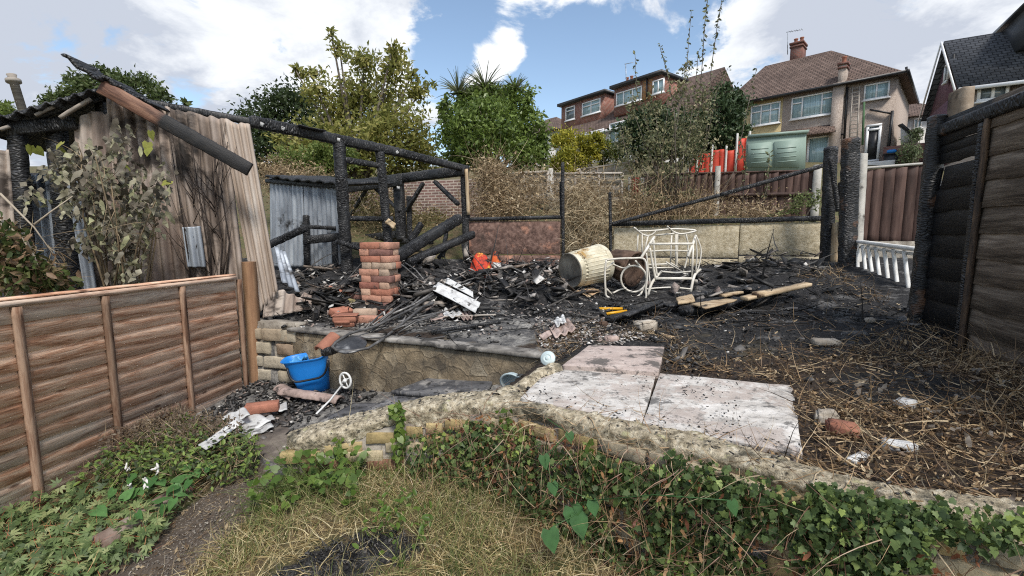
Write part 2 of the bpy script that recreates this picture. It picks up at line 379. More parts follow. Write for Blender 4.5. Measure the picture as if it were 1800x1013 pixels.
LO = tps([(-2.5, 3.9, .22), (-2.6, 2.4, .2), (-1.6, 2.3, .24), (-1.7, 2.7, .27), (-1.2, 2.1, .38), (-1.5, 1.8, .2), (-.9, 2.1, .42), (0, 2.0, .36), (0, 1.5, .3), (.8, 1.2, .3), (1.3, .8, .3), (-2, 1.2, .17), (0, .5, .27), (-4, 2, .2), (-6, 5, .3)])
SU = tps([(-1.16, 3.62, .43), (-.1, 3.2, .64), (-.2, 2.7, .60), (-.4, 2.45, .5), (-1.5, 2.7, .36), (-1.0, 2.6, .37), (-2, 3.5, .36), (-2.4, 3.9, .36), (-.6, 2.9, .50)])
FW = [(500, 772, .60), (600, 748, .66), (700, 722, .74), (780, 706, .80), (860, 700, .84), (940, 708, .86), (1050, 735, .87), (1150, 760, .88), (1300, 803, .89), (1450, 850, .90), (1550, 870, .91), (1700, 892, .92), (1830, 905, .93)]
FWP = [G(u, v, z) for u, v, z in FW]
FWP = FWP+[Vector((1.75, 1.02, .93)), Vector((2.4, .9, .93))]
TE0, TE1 = (-1.91, 3.97), (.24, 3.08)                      # front edge of the concrete terrace
upoly = [(p.x, p.y) for p in FWP[4:]]+[(60, .3), (400, .3), (400, 700), (-400, 700), (-400, 4.3), (-2.75, 4.15), TE0, TE1]
spoly = [TE0, TE1]+[(p.x, p.y) for p in FWP[4::-1]]+[(-1.36, 2.46), (-1.75, 2.84), (-2.6, 3.3), (-2.55, 4.1)]
HY = [0, 7, 7.3, 9, 14, 27, 40, 80, 700]; HZ = [0, 0, .1, .75, 1.7, 4.5, 6, 8, 9]
def upper(x, y):
    xc = np.clip(x, -5, 5); yc = np.clip(y, .8, 7.)
    return UP(xc, yc)+np.interp(y, HY, HZ)
def H(x, y):
    x = np.asarray(x, float); y = np.asarray(y, float)
    z = np.where(inpoly(x, y, upoly), upper(x, y), np.where(inpoly(x, y, spoly), SU(x, y), LO(np.clip(x, -6, 6), np.clip(y, .2, 6))))
    return z
def Hs(x, y): return float(H(np.array([x]), np.array([y]))[0])
gx = np.r_[-400, -200, -100, -50, -30, np.arange(-20, -4.6, .4), np.arange(-4.6, 5.2, .033), np.arange(5.2, 20, .4), 25, 35, 60, 110, 200, 400]
gy = np.r_[-30, -10, -4, -1, np.arange(0, 7.6, .033), np.arange(7.7, 45, .45), 55, 80, 120, 200, 400, 690]
GX, GY = np.meshgrid(gx, gy); Z = H(GX, GY)
isU = inpoly(GX, GY, upoly) & (GY < 7.4); isS = inpoly(GX, GY, spoly); P3 = np.stack([GX, GY, 0*GX], -1)
near = (np.abs(GX) < 5) & (GY < 7.6)
rough_ = (sn(P3, 7)*.022+sn(P3, 26, 3)*.012+sn(P3, 70, 5)*.006)
onslab = (isU & (GX < .3+(GY-3.)*.3) & (GY < 4.1)) | isS
for (mx_, my_, mr_, mh_) in ((-1.2, 4.8, .5, .07), (-.55, 5.1, .5, .10), (-1.9, 5.3, .55, .12), (.0, 5.8, .5, .09), (-1.2, 6.1, .6, .14), (-2.3, 5.6, .4, .12), (1.9, 4.9, .45, .05), (-.4, 6.5, .5, .10), (.35, 4.75, .3, .04), (2.6, 5.4, .5, .07), (-.9, 4.4, .3, .05)):
    Z = Z+mh_*np.exp(-((GX-mx_)**2+(GY-my_)**2)/mr_**2)*(1+.8*sn(P3, 14, 7))*(GY < 7)
Z = Z+np.where(near, rough_*np.where(onslab, .25, 1.)*np.where(isU | isS, 1, .8), 0)
# what covers the soil: R burnt black, G brown soil / litter, B gravel path, none = dry turf
n1 = sn(P3, 2.2, 1)*.5+sn(P3, 7, 2)*.3
burn = np.clip((isU*1.)*np.clip(((GY-2.75)-.35*np.clip(GX-1.2, -2, 2)*-1.0+n1*1.2)*np.where(GX > .6, 1.15, 2.2), 0, 1), 0, 1)
burn = np.maximum(burn, isU*np.clip(1-(np.hypot((GX-1.9)/.42, (GY-2.2)/.34))+n1*.5, 0, 1)*1.6)
burn = np.maximum(burn, (~isU & ~isS)*np.clip(1.05-np.hypot((GX+.70)/.36, (GY-1.74-.35*(GX+.7))/.15)+n1*1.1, 0, 1)*2)
burn = np.clip(np.maximum(burn, isS*.8), 0, 1)*(GY < 7.6)
yard = (GX < 2.05+.33*GY+1.2*(GY > 3.5)) & (GX > -6); burn = burn*yard; soil = (isU | isS)*1.*(1-burn)*yard
dpath = np.abs(GX-(-1.55+.12*(GY-2.3)+.08*np.sin(GY*3)))
path = np.clip((.34-dpath+n1*.08)*12, 0, 1)*(~isU & ~isS)*(GY < 2.9)
Zv = np.stack([GX, GY, Z], -1).reshape(-1, 3)
col = np.stack([burn, soil, path, np.where(isS | onslab, 1., 0.)], -1).reshape(-1, 4)
nxg, nyg = len(gx), len(gy); ii = (np.arange(nyg-1)[:, None]*nxg+np.arange(nxg-1)[None]).ravel()
gm = MB(); gm.add(Zv, np.stack([ii, ii+1, ii+nxg+1, ii+nxg], 1), 0.)
def M_ground():
    n = NT('ground_soil'); at = n.n('ShaderNodeAttribute'); at.attribute_name = 'mask'; s = n.n('ShaderNodeSeparateColor'); n.l(at.outputs['Color'], s.inputs[0])
    fine = n.noise(38, 9, .72); mid = n.noise(6, 8, .65); big = n.noise(1.6, 5, .6)
    turf = n.ramp(fine, [(.3, (.045, .034, .02)), (.5, (.13, .095, .052)), (.7, (.28, .21, .12))])
    turf = n.mix(n.ramp(mid, [(.42, 0.), (.58, .75)]), turf, (.06, .08, .025))
    grav = n.mix(n.ramp(n.vor(75), [(.1, 1.), (.35, 0.)]), n.ramp(mid, [(.3, (.06, .046, .035)), (.7, (.15, .12, .093))]), (.32, .28, .24))
    soil_ = n.ramp(fine, [(.3, (.012, .009, .007)), (.52, (.042, .03, .022)), (.72, (.13, .093, .065))])
    char_ = n.ramp(fine, [(.32, (.006, .006, .006)), (.52, (.022, .021, .021)), (.66, (.06, .056, .053)), (.78, (.16, .15, .14))])
    conc = n.ramp(mid, [(.3, (.05, .05, .052)), (.45, (.12, .115, .11)), (.56, (.28, .265, .24)), (.7, (.46, .44, .40))])
    conc = n.mix(n.ramp(fine, [(.42, .0), (.62, .8)]), conc, (.05, .05, .052))
    char_ = n.mix(n.ramp(n.noise(3.2, 8, .7), [(.54, 0.), (.62, .75)]), char_, n.ramp(fine, [(.3, (.05, .048, .046)), (.65, (.26, .25, .235))])); char_ = n.mix(at.outputs['Alpha'], char_, conc)
    jig = lambda o, k: n.ramp(n.math('ADD', o, n.math('MULTIPLY', n.math('SUBTRACT', mid, .5), k)), [(.35, 0.), (.6, 1.)])
    c = n.mix(jig(s.outputs[2], .9), turf, grav); c = n.mix(jig(s.outputs[1], .6), c, soil_); c = n.mix(jig(s.outputs[0], 1.1), c, char_)
    c = n.mix(n.ramp(n.vor(33), [(.05, .8), (.12, 0.)]), c, (.16, .14, .12))
    nb = n.bump(fine, 1., .02); return n.fin(c, .85, n.bump(mid, .5, .03, nb), 0, .25)
gnd = gm.build('ground', M_ground(), base=(0, 0, 0), smooth=False, col=col); tag(gnd, kind='structure')

# ================================================================== shared materials
CHAR = M_char(); CHARB = M_char('charred_timber_brown', .35, .9); CHARG = M_char('ash_coated_timber', .95)
def M_board(name, dark, mid, lite, grey, gam=.5, knots=True):
    n = NT(name); a = n.noise(1.5, 8, .62, st=(2.2, 1, 14), dist=.9); b = n.noise(1.5, 6, .75, st=(2.5, 1, 60)); f = n.math('ADD', n.math('MULTIPLY', a, .6), n.math('MULTIPLY', b, .4))
    c = n.ramp(f, [(.35, dark), (.44, mid), (.54, lite)]); c = n.mix(n.ramp(n.math('ADD', n.math('MULTIPLY', n.math('SUBTRACT', n.noise(1.1, 4, .6, st=(1, 1, 5)), .5), 1.4), n.rnd), [(.45, 0.), (1.0, gam)]), c, n.ramp(f, [(.36, tuple(x*.35 for x in grey)), (.6, grey)]))
    c = n.mix(1, c, n.ramp(n.math('FRACT', n.math('MULTIPLY', n.rnd, 7.3)), [(0, .75), (1, 1.35)]), 'MULTIPLY')
    if knots: c = n.mix(n.ramp(n.vor(1, 'F1', st=(3.5, 1, 11)), [(.06, .85), (.13, 0.)]), c, dark)
    return n.fin(c, .92, n.bump(a, .8, .008), 0, .1)
WOOD_L = M_board('weathered_red_brown_boards', (.13, .062, .038), (.52, .27, .165), (.78, .53, .38), (.85, .77, .66), .9)
WOOD_B = M_board('batten_wood', (.05, .028, .018), (.16, .09, .058), (.27, .18, .125), (.26, .21, .17), .3)
WOOD_D0 = M_noise('dark_smoked_boards', [(.3, (.035, .027, .021)), (.5, (.085, .065, .05)), (.7, (.17, .135, .105))], 1.6, (1.5, 1, 14), .75, .6, .006, 9, val=.3, dist=.6)
WOOD_P = M_noise('pale_unburnt_timber', [(.3, (.22, .14, .08)), (.5, (.42, .31, .19)), (.7, (.60, .49, .34))], 3, (1, 8, 8), .75, .5, .004, 14, val=.2, spots=[(6, .62, (.03, .025, .02))])
CLOSEB = M_noise('dark_brown_closeboard', [(.3, (.028, .015, .012)), (.5, (.062, .034, .027)), (.7, (.115, .07, .056))], 2, (8, 8, 1), .75, .4, .004, 10, val=.3)
GREYW = M_noise('weathered_grey_boards', [(.3, (.20, .17, .14)), (.5, (.34, .30, .26)), (.7, (.50, .46, .40))], 2, (1, 1, 12), .85, .5, .006, 10, val=.25)
CONC = M_noise('concrete', [(.3, (.26, .25, .23)), (.5, (.44, .42, .38)), (.7, (.60, .57, .52))], 6, rough=.9, bump=.5, bd=.006, bs=60, val=.1, spots=[(3.5, .62, (.10, .09, .08))])
MORTAR = M_noise('old_mortar', [(.3, (.13, .11, .09)), (.5, (.27, .24, .20)), (.7, (.42, .38, .32))], 8, rough=.95, bump=.9, bd=.015, bs=30, val=0, spots=[(4, .6, (.07, .06, .045))])
COPE = M_noise('lichened_render', [(.3, (.10, .085, .055)), (.43, (.28, .235, .16)), (.55, (.50, .43, .31)), (.68, (.72, .66, .52))], 34, rough=.95, bump=1., bd=.02, bs=45, val=0, spots=[(5, .57, (.10, .09, .065)), (45, .60, (.06, .052, .04)), (13, .64, (.42, .39, .22))])
def M_rndbrick(name, stops, soot=.0):
    n = NT(name); c = n.ramp(n.rnd, stops, 'CONSTANT'); c = n.mix(1, c, n.ramp(n.noise(14, 8, .7), [(.28, .5), (.5, 1.), (.72, 1.35)]), 'MULTIPLY')
    if soot: c = n.mix(n.ramp(n.noise(7, 7, .7), [(.56, 0.), (.66, soot)]), c, (.04, .036, .033))
    return n.fin(c, .9, n.bump(n.noise(50, 6, .7), .9, .006), 0, .25)
YBRICK = M_rndbrick('yellow_stock_brick', [(0, (.33, .25, .12)), (.3, (.40, .31, .16)), (.55, (.33, .28, .20)), (.72, (.22, .11, .075)), (.78, (.42, .35, .23)), (.9, (.27, .25, .22))], .85)
RBRICK = M_rndbrick('orange_red_brick', [(0, (.35, .15, .10)), (.25, (.42, .22, .155)), (.45, (.27, .115, .085)), (.6, (.46, .30, .215)), (.75, (.21, .11, .09)), (.88, (.40, .30, .225))], .9)
SBRICK = M_rndbrick('sooty_stone_block', [(0, (.30, .24, .17)), (.3, (.36, .31, .23)), (.6, (.27, .20, .14)), (.8, (.40, .35, .27))], .8)
METAL_G = M_noise('galvanised_sheet', [(.3, (.14, .155, .18)), (.5, (.34, .37, .41)), (.7, (.56, .60, .64))], 1.6, (5, 5, .9), .55, .3, .003, 20, val=.15, metal=.35, spots=[(2.2, .60, (.035, .033, .032))])
ASB = M_noise('smoked_corrugated_sheet', [(.25, (.07, .05, .042)), (.4, (.19, .14, .115)), (.53, (.33, .265, .22)), (.66, (.46, .395, .34)), (.8, (.60, .55, .49))], 1.6, (3, 3, .5), .85, .5, .005, 12, val=.08, dist=.9, spots=[(1.9, .55, (.055, .043, .036)), (3.7, .66, (.52, .46, .42))])
ASBS = M_noise('heavily_scorched_sheet', [(.25, (.05, .04, .033)), (.4, (.13, .10, .082)), (.53, (.25, .20, .165)), (.68, (.40, .335, .29)), (.82, (.55, .50, .44))], 1.8, (3, 3, .5), .85, .5, .005, 12, val=.08, dist=.9, spots=[(1.6, .56, (.03, .025, .022))])
ASBW = M_noise('white_cement_sheet', [(.3, (.30, .29, .28)), (.5, (.52, .52, .51)), (.7, (.72, .72, .70))], 8, rough=.85, bump=.4, bd=.004, bs=40, val=.15, spots=[(9, .60, (.08, .075, .07))])
ASBP = M_noise('scorched_pinkish_sheet', [(.3, (.15, .115, .10)), (.5, (.36, .27, .235)), (.7, (.52, .42, .37))], 8, rough=.85, bump=.4, bd=.004, bs=40, val=.15, spots=[(9, .60, (.06, .05, .045))])

# ================================================================== retaining wall in front
def arc(pts):
    P_ = [Vector((p.x, p.y, p.z)) for p in pts]; l = [0]
    for a, b in zip(P_, P_[1:]): l.append(l[-1]+(Vector((b.x-a.x, b.y-a.y, 0))).length)
    return P_, np.array(l)
def smooth_poly(pts, n):
    P_, l = arc(pts); s = np.linspace(0, l[-1], n); A = np.array([tuple(p) for p in P_]); return np.stack([np.interp(s, l, A[:, k]) for k in range(3)], 1), s
fwc, fws = smooth_poly(FWP, 240)
k_ = np.ones(9)/9; fwc = np.stack([np.convolve(np.pad(fwc[:, k], 4, mode='edge'), k_, 'valid') for k in range(3)], 1)
T_ = np.gradient(fwc, axis=0); T_[:, 2] = 0; T_ /= np.linalg.norm(T_, axis=1)[:, None]; NRM = np.stack([T_[:, 1], -T_[:, 0], 0*T_[:, 0]], 1)  # out, towards the camera side
wall = empty('garden_wall', (float(fwc[120, 0]), float(fwc[120, 1]), .3), 'low curved garden wall of yellow bricks with a rough lichened rendered top', 'wall')
def fwpt(s):
    return np.array([np.interp(s, fws, fwc[:, k]) for k in range(3)]), np.array([np.interp(s, fws, NRM[:, k]) for k in range(3)]), np.array([np.interp(s, fws, T_[:, k]) for k in range(3)])
m = MB()                                                    # mortar core
def corefn(a, b):
    p, n_, t_ = fwpt(a*fws[-1]); d = .085+.012*sn(p*1.+np.array([0, 0, b]), 12)
    z = (p[2]-.05) if b > .5 else .1
    q = p+n_*(d if (b < .34 or b > .0) and b < .51+.25 else -.09); q[2] = p[2]-.05 if b > .25 else .1
    if b > .6: q = p-n_*.1; q[2] = p[2]-.05 if b < .9 else .1
    return q
m.grid(corefn, 160, 3); m.build('mortar_core', MORTAR, wall)
m = MB(); s_ = .03
for cz in range(11):
    x = .11*(cz % 2)
    while x < fws[-1]-.1:
        bl = .215 if random.random() < .8 else .102
        p, n_, t_ = fwpt(x+bl/2); z = p[2]-.085-cz*.075-.02*math.sin(x*2)
        if z > .12:
            m.frame(np.array([p[0], p[1], z])+n_*(.075+random.uniform(-.006, .008)), t_, n_, (0, 0, 1), bl/2-.005, .03, .0315, sub=(7, 1, 4), bev=.005, jit=.003, jf=60, t=random.random())
        x += bl+.012
m.build('brick_face', YBRICK, wall)
m = MB()
def copefn(a, b):
    p, n_, t_ = fwpt(a*fws[-1]); an = -.5+b*(math.pi+1.0)
    wd = .098-.048*min(1, max(0, (a-.42)*4)); ca = math.cos(an); q = p+n_*(math.copysign(abs(ca)**.6, ca)*wd)+np.array([0, 0, (.024 if math.sin(an) > 0 else .0)*abs(math.sin(an))**.7])
    if b < .28: q = p+n_*(wd+.006-.012*(1-b/.28))+np.array([0, 0, -(1-b/.28)*(.045+.10*max(0, .45+float(sn(p, 7, 5)))*(.35 if a > .55 else 1))])
    endf = min(1, a*30+.25)
    q = p+(q-p)*np.array([endf, endf, 1]) if a < .03 else q
    q = q+(n_*math.cos(an)+np.array([0, 0, math.sin(an)]))*(.010*sn(q, 7)+.007*sn(q, 28, 2)+.007*sn(q, 75, 4)+.005*sn(q, 190, 6))
    return q
m.grid(copefn, 600, 26); m.build('rendered_coping', COPE, wall)

# stub of mossy kerb at the right of the sunken yard
k0, k1 = G(978, 648, .90), G(872, 702, .84); m = MB()
def kfn(a, b):
    p = np.array(k0.lerp(k1, a)); d = np.array(k1-k0); d /= np.linalg.norm(d); n_ = np.array([d[1], -d[0], 0]); an = -.5+b*(math.pi+1)
    q = p+n_*math.cos(an)*.06+np.array([0, 0, math.sin(an)*.05-.015]); return q+.02*sn(q, 17)*np.array([0, 0, 1])+.01*sn(q, 50)
m.grid(kfn, 60, 12)
m.frame((k0+k1)/2-Vector((0, 0, .2)), (k1-k0).normalized(), Vector(((k1-k0).y, -(k1-k0).x, 0)).normalized(), (0, 0, 1), (k1-k0).length/2, .05, .18, sub=(16, 2, 4), jit=.012, jf=20)
tag(m.build('kerb', COPE, base=tuple((k0+k1)/2-Vector((0, 0, .35)))), 'crumbling mossy kerb between the sunken yard and the pale paving slabs', 'kerb')

# ================================================================== terrace wall, crazy paved face
TPl = Pl(TE0, TE1); tl = math.hypot(TE1[0]-TE0[0], TE1[1]-TE0[1])
def M_crazy():
    n = NT('crazy_stone_face'); v = n.map(n.lc, (1, 1, 1)); nz = n.n('ShaderNodeTexNoise'); n.l(v, nz.inputs['Vector']); nz.inputs['Scale'].default_value = 5
    ad = n.n('ShaderNodeVectorMath', operation='MULTIPLY_ADD'); n.l(nz.outputs['Color'], ad.inputs[0]); ad.inputs[1].default_value = (.12, .12, .12); n.l(v, ad.inputs[2])
    e_ = n.vor(7, 'DISTANCE_TO_EDGE', vec=ad.outputs[0]); cc = n.vor(7, 'F1', vec=ad.outputs[0], out=1)
    c = n.mix(1, n.ramp(n.noise(9, 9, .7), [(.3, (.12, .10, .075)), (.5, (.26, .22, .165)), (.7, (.42, .37, .29))]), n.ramp(cc, [(0, (.7, .66, .6)), (.5, (1.15, 1.05, .9)), (1, (1.3, 1.3, 1.25))]), 'MULTIPLY')
    c = n.mix(n.ramp(n.noise(2.3, 6, .6), [(.48, 0.), (.62, .75)]), c, (.10, .085, .065)); c = n.mix(n.ramp(e_, [(0, .5), (.025, 0.)]), c, (.09, .078, .06))
    c = n.mix(n.ramp(n.noise(2.1, 5, .6, w=False), [(.55, 0.), (.68, .75)]), c, (.05, .045, .04))
    return n.fin(c, .92, n.bump(n.ramp(e_, [(0, 0.), (.05, 1.)]), .5, .008, n.bump(n.noise(24, 8, .75), 1., .02)), 0, .25)
tw = empty('terrace_wall', tuple(TPl.w(tl/2, .4)), 'stone faced retaining wall of the burnt terrace with a thin concrete edge', 'wall')
m = MB(); m.frame(TPl.w(tl/2, .57, -.015), TPl.e, TPl.n, (0, 0, 1), tl/2+.03, .06, .285, sub=(60, 2, 14), jit=.012, jf=9); m.build('stone_face', M_crazy(), tw)
m = MB(); m.frame(TPl.w(tl/2, .883, .0), TPl.e, TPl.n, (0, 0, 1), tl/2+.05, .075, .016, sub=(50, 4, 1), jit=.005, jf=12, bev=.01)
m.build('edge_slab', M_noise('sooty_edge_slab', [(.3, (.07, .065, .06)), (.5, (.19, .175, .155)), (.7, (.38, .355, .32))], 9, rough=.9, bump=.6, bd=.006, bs=60, val=0, spots=[(5, .55, (.05, .047, .043))]), tw)
# side wall of sooty blocks under the burnt shed
sw = empty('block_wall', (-2.3, 4.07, .3), 'stub of sooty cracked block wall between the fence post and the sunken yard', 'wall')
m = MB(); SP = Pl((-2.75, 4.16), (-1.90, 3.93)); SP.n = Vector((-SP.e.y, SP.e.x, 0)); SP.n = SP.n if SP.n.y < 0 else -SP.n
m.frame(SP.w(.43, .6, -.09), SP.e, SP.n, (0, 0, 1), .45, .07, .33, sub=(20, 2, 12), jit=.012); m.build('mortar_core', MORTAR, sw)
m = MB()
for r_ in range(5):
    x = -.08+.1*(r_ % 2)
    while x < .86: m.frame(SP.w(min(x+.14, .8), .32+r_*.125, -.02), SP.e, SP.n, (0, 0, 1), .14 if x < .6 else .09, .035, .053, sub=(8, 2, 5), bev=.007, jit=.008, jf=35); x += .3
m.build('blocks', SBRICK, sw)
# step slab at the front of the sunken yard
m = MB(); a, b, c_, d_ = G(432, 779, .37), G(492, 818, .36), G(660, 745, .38), G(520, 700, .38)
m.prism([a, b, c_, d_], (0, 0, -.05)); m.V[-1] = m.V[-1]+.004*sn(m.V[-1], 20)[:, None]
m.build('stone_slab', M_noise('damp_dark_slab', [(.3, (.045, .04, .036)), (.5, (.12, .10, .085)), (.7, (.22, .19, .155))], 7, rough=.8, bump=.6, bd=.01, val=0))
o = scn.collection.objects['stone_slab']; tag(o, 'dark sooty step slab beside the left end of the curved brick wall', 'slab', 'loose stone slabs')
m = MB()
for i in range(7):
    f = i/6; p = a.lerp(b, f); m.box((p.x, p.y+.03, .27), (.14, .08, .08), rz=random.uniform(-.6, -.3), sub=(3, 2, 2), jit=.012, bev=.015)
tag(m.build('step_riser', SBRICK), 'rough stone riser under the dark step slab beside the leafy bed', 'step')
# ================================================================== pale paving slabs
def M_slab(name, a, b, c, sp):
    n = NT(name); f = n.noise(7, 9, .7, st=(1, 1.8, 1)); cc = n.ramp(f, [(.3, a), (.5, b), (.7, c)])
    for (sc, th, cl, am) in sp: cc = n.mix(n.ramp(n.noise(sc, 8, .72, w=False), [(th, 0.), (th+.05, am)]), cc, cl)
    return n.fin(cc, .85, n.bump(n.noise(14, 9, .7), .8, .012), 0, .3)
MS1 = M_slab('bleached_slab', (.27, .245, .22), (.52, .49, .45), (.72, .69, .65), [(4, .50, (.36, .29, .25), .6), (5, .57, (.09, .085, .08), .85), (22, .56, (.12, .115, .11), .6), (60, .6, (.12, .11, .10), .6)])
MS2 = M_slab('pinkish_slab', (.26, .21, .185), (.43, .35, .31), (.56, .48, .43), [(4, .52, (.07, .065, .06), .85), (18, .58, (.07, .065, .06), .6)])
def slab(pts, z, th, mt, label, tilt=0.):
    q = [G(u, v, z) for u, v in pts]; c = sum(q, Vector())/4; m = MB(); n = 26; V = []; 
    def fn(a, b):
        p = q[0].lerp(q[1], a).lerp(q[3].lerp(q[2], a), b); ed = min(a, 1-a, b, 1-b)
        e2 = .0035*sn(np.array([p.x, p.y, 0]), 30); d = (p-c); 
        if ed < 1e-6: p = p+d.normalized()*e2
        return Vector((p.x, p.y, z+.006*float(sn(np.array([p.x, p.y, 0]), 6))+.003*float(sn(np.array([p.x, p.y, 0]), 25))-(.006 if ed < 1e-6 else 0)+tilt*(p.x-c.x)))
    m.grid(fn, n, n, t=random.random())
    V = m.V[0].copy(); idx = [i for i in range(n)]+[i*(n+1)+n for i in range(n)]+[n*(n+1)+n-i for i in range(n)]+[(n-i)*(n+1) for i in range(n)]
    low = V[idx]-np.array([0, 0, th]); top = V[idx]; k = len(idx)
    m.add(np.r_[top, low], [(i, (i+1) % k, k+(i+1) % k, k+i) for i in range(k)], m.T[0][0])
    o = m.build('paving_slab', mt); return tag(o, label, 'slab', 'paving slabs beside the curved wall')
slab([(1130, 742), (1160, 655), (1393, 677), (1411, 796)], .905, .045, MS1, 'largest bleached white paving slab, nearest the camera and furthest right')
slab([(915, 698), (968, 645), (1153, 658), (1128, 742)], .90, .045, MS1, 'bleached white paving slab with black smudges, next to the mossy kerb')
slab([(988, 641), (1035, 606), (1168, 608), (1158, 653)], .93, .05, MS2, 'pinkish sooty paving slab furthest back, raised at the edge of the ash')
# ================================================================== houses up the hill
def setlc(m, e, up): V = m.V[-1]; m.C[-1] = np.stack([V @ np.array(e), 0*V[:, 0], V @ np.array(up)], 1)
def M_tiles(name, c1, c2, dark, bw=.28, rh=.2):
    n = NT(name); s = n.n('ShaderNodeSeparateXYZ'); n.l(n.lc, s.inputs[0]); cb = n.n('ShaderNodeCombineXYZ'); n.l(s.outputs[0], cb.inputs[0]); n.l(s.outputs[2], cb.inputs[1])
    b = n.n('ShaderNodeTexBrick'); n.l(cb.outputs[0], b.inputs['Vector']); b.inputs['Scale'].default_value = 1; b.inputs['Brick Width'].default_value = bw; b.inputs['Row Height'].default_value = rh
    b.inputs['Mortar Size'].default_value = .022; b.inputs['Mortar Smooth'].default_value = .3
    b.inputs['Color1'].default_value = (*c1, 1); b.inputs['Color2'].default_value = (*c2, 1); b.inputs['Mortar'].default_value = (*dark, 1)
    c = n.mix(1, b.outputs[0], n.ramp(n.noise(.7, 8, .7), [(.3, .65), (.7, 1.4)]), 'MULTIPLY')
    wv = n.math('FRACT', n.math('MULTIPLY', s.outputs[2], 1/rh))
    return n.fin(c, .9, n.bump(n.math('ADD', wv, n.math('MULTIPLY', b.outputs['Fac'], -.6)), .8, .03), 0, .2)
TILE = M_tiles('brown_roof_tiles', (.115, .08, .066), (.165, .118, .098), (.04, .03, .026))
TILEG = M_tiles('grey_roof_tiles', (.06, .063, .07), (.085, .088, .096), (.022, .023, .026))
PEB = M_noise('pebbledash', [(.3, (.20, .155, .125)), (.5, (.36, .295, .25)), (.7, (.52, .45, .39))], 26, rough=.95, bump=.6, bd=.02, bs=40, val=0, spots=[(.9, .66, (.24, .20, .17))])
PEBY = M_noise('yellow_render', [(.3, (.38, .29, .14)), (.5, (.48, .38, .20)), (.7, (.55, .45, .27))], 12, rough=.95, bump=.5, bd=.02, bs=40, val=0)
HB = M_brick('dormer_brick', (.27, .10, .07), (.20, .075, .055), (.30, .24, .20), .235, .085, .012)
HBo = M_brick('orange_quoin', (.42, .19, .06), (.38, .17, .05), (.30, .24, .20), .235, .085, .012)
WHITE = M_noise('white_upvc', [(.3, (.70, .70, .70)), (.7, (.82, .82, .82))], 3, rough=.4, bump=.0, val=0)
WREND = M_noise('off_white_render', [(.3, (.5, .48, .45)), (.7, (.70, .68, .64))], 2, rough=.9, val=0)
BLACKP = M_noise('black_plastic', [(.3, (.012, .012, .013)), (.7, (.03, .03, .032))], 5, rough=.4, bump=.1, val=0)
def M_glass(name, c, curtain=True):
    n = NT(name); f = n.noise(5, 3, .5, st=(6, 6, .1)); cc = n.ramp(f, [(.35, tuple(x*.75 for x in c)), (.65, tuple(min(1, x*1.25) for x in c))]) if curtain else n.ramp(n.noise(1.5), [(.4, tuple(x*.6 for x in c)), (.6, tuple(x*1.6 for x in c))])
    n.fin(cc, .08, None, 0, .8); return n.m
GLC = M_glass('curtained_glass', (.30, .42, .45)); GLD = M_glass('dark_glass', (.10, .125, .14), False)
def window(parent, pl, q, cols=(), tops=(), topf=.35, off=0., glass=None, fw=.07, name='window', sill=True):
    S = [pl.sz(u, v, off) for u, v in q]; s0 = (S[0][0]+S[3][0])/2; s1 = (S[1][0]+S[2][0])/2; z1 = (S[0][1]+S[1][1])/2; z0 = (S[2][1]+S[3][1])/2
    m = MB(); f = MB(); W_ = s1-s0
    g = f
    f.frame(pl.w((s0+s1)/2, (z0+z1)/2, off+.012), pl.e, pl.n, (0, 0, 1), W_/2-.02, .01, (z1-z0)/2-.02)
    def hb(x0, x1, z): m.frame(pl.w((x0+x1)/2, z, off+.035), pl.e, pl.n, (0, 0, 1), (x1-x0)/2, .045, fw/2)
    def vb(x, a, b): m.frame(pl.w(x, (a+b)/2, off+.035), pl.e, pl.n, (0, 0, 1), fw/2, .043, (b-a)/2)
    hb(s0, s1, z0+fw/2); hb(s0, s1, z1-fw/2); vb(s0+fw/2, z0+fw, z1-fw); vb(s1-fw/2, z0+fw, z1-fw)
    xs = [0]+list(cols)+[1]
    for c in cols: vb(s0+W_*c, z0+fw, z1-fw)
    for k in range(len(xs)-1):
        if k in tops: hb(s0+W_*xs[k]+fw*.6, s0+W_*xs[k+1]-fw*.6, z1-(z1-z0)*topf)
    if sill: m.frame(pl.w((s0+s1)/2, z0-.04, off+.07), pl.e, pl.n, (0, 0, 1), W_/2+.07, .08, .03)
    fr = m.build(name, WHITE, parent); f.build('pane', glass or GLC, fr); return s0, s1, z0, z1
def hiproof(m, c, e, n, w_, d, ze, zr, ridge0, ridge1, over=.4, rt=.5):
    """c: front left eave corner; ridge from ridge0 to ridge1 along e"""
    c = Vector(c); e = Vector(e); b = -Vector(n); A = c-e*over-b*over; B = c+e*(w_+over)-b*over; C = c+e*(w_+over)+b*(d+over); D = c-e*over+b*(d+over)
    for p in (A, B, C, D): p.z = ze
    r0 = c+e*ridge0+b*(d*rt); r1 = c+e*ridge1+b*(d*rt); r0.z = r1.z = zr
    sl_ = Vector((0, 0, 1))+b; sl_.normalize()
    for pts, ex, up in (([A, B, r1, r0], e, sl_), ([C, D, r0, r1], e, (Vector((0, 0, 1))-b).normalized()), ([B, C, r1], b, (Vector((0, 0, 1))-e).normalized()), ([D, A, r0], b, (Vector((0, 0, 1))+e).normalized())):
        m.poly(pts, .5); setlc(m, ex, up)
    m.poly([A, D, C, B], .5)
    return A, B, C, D, r0, r1
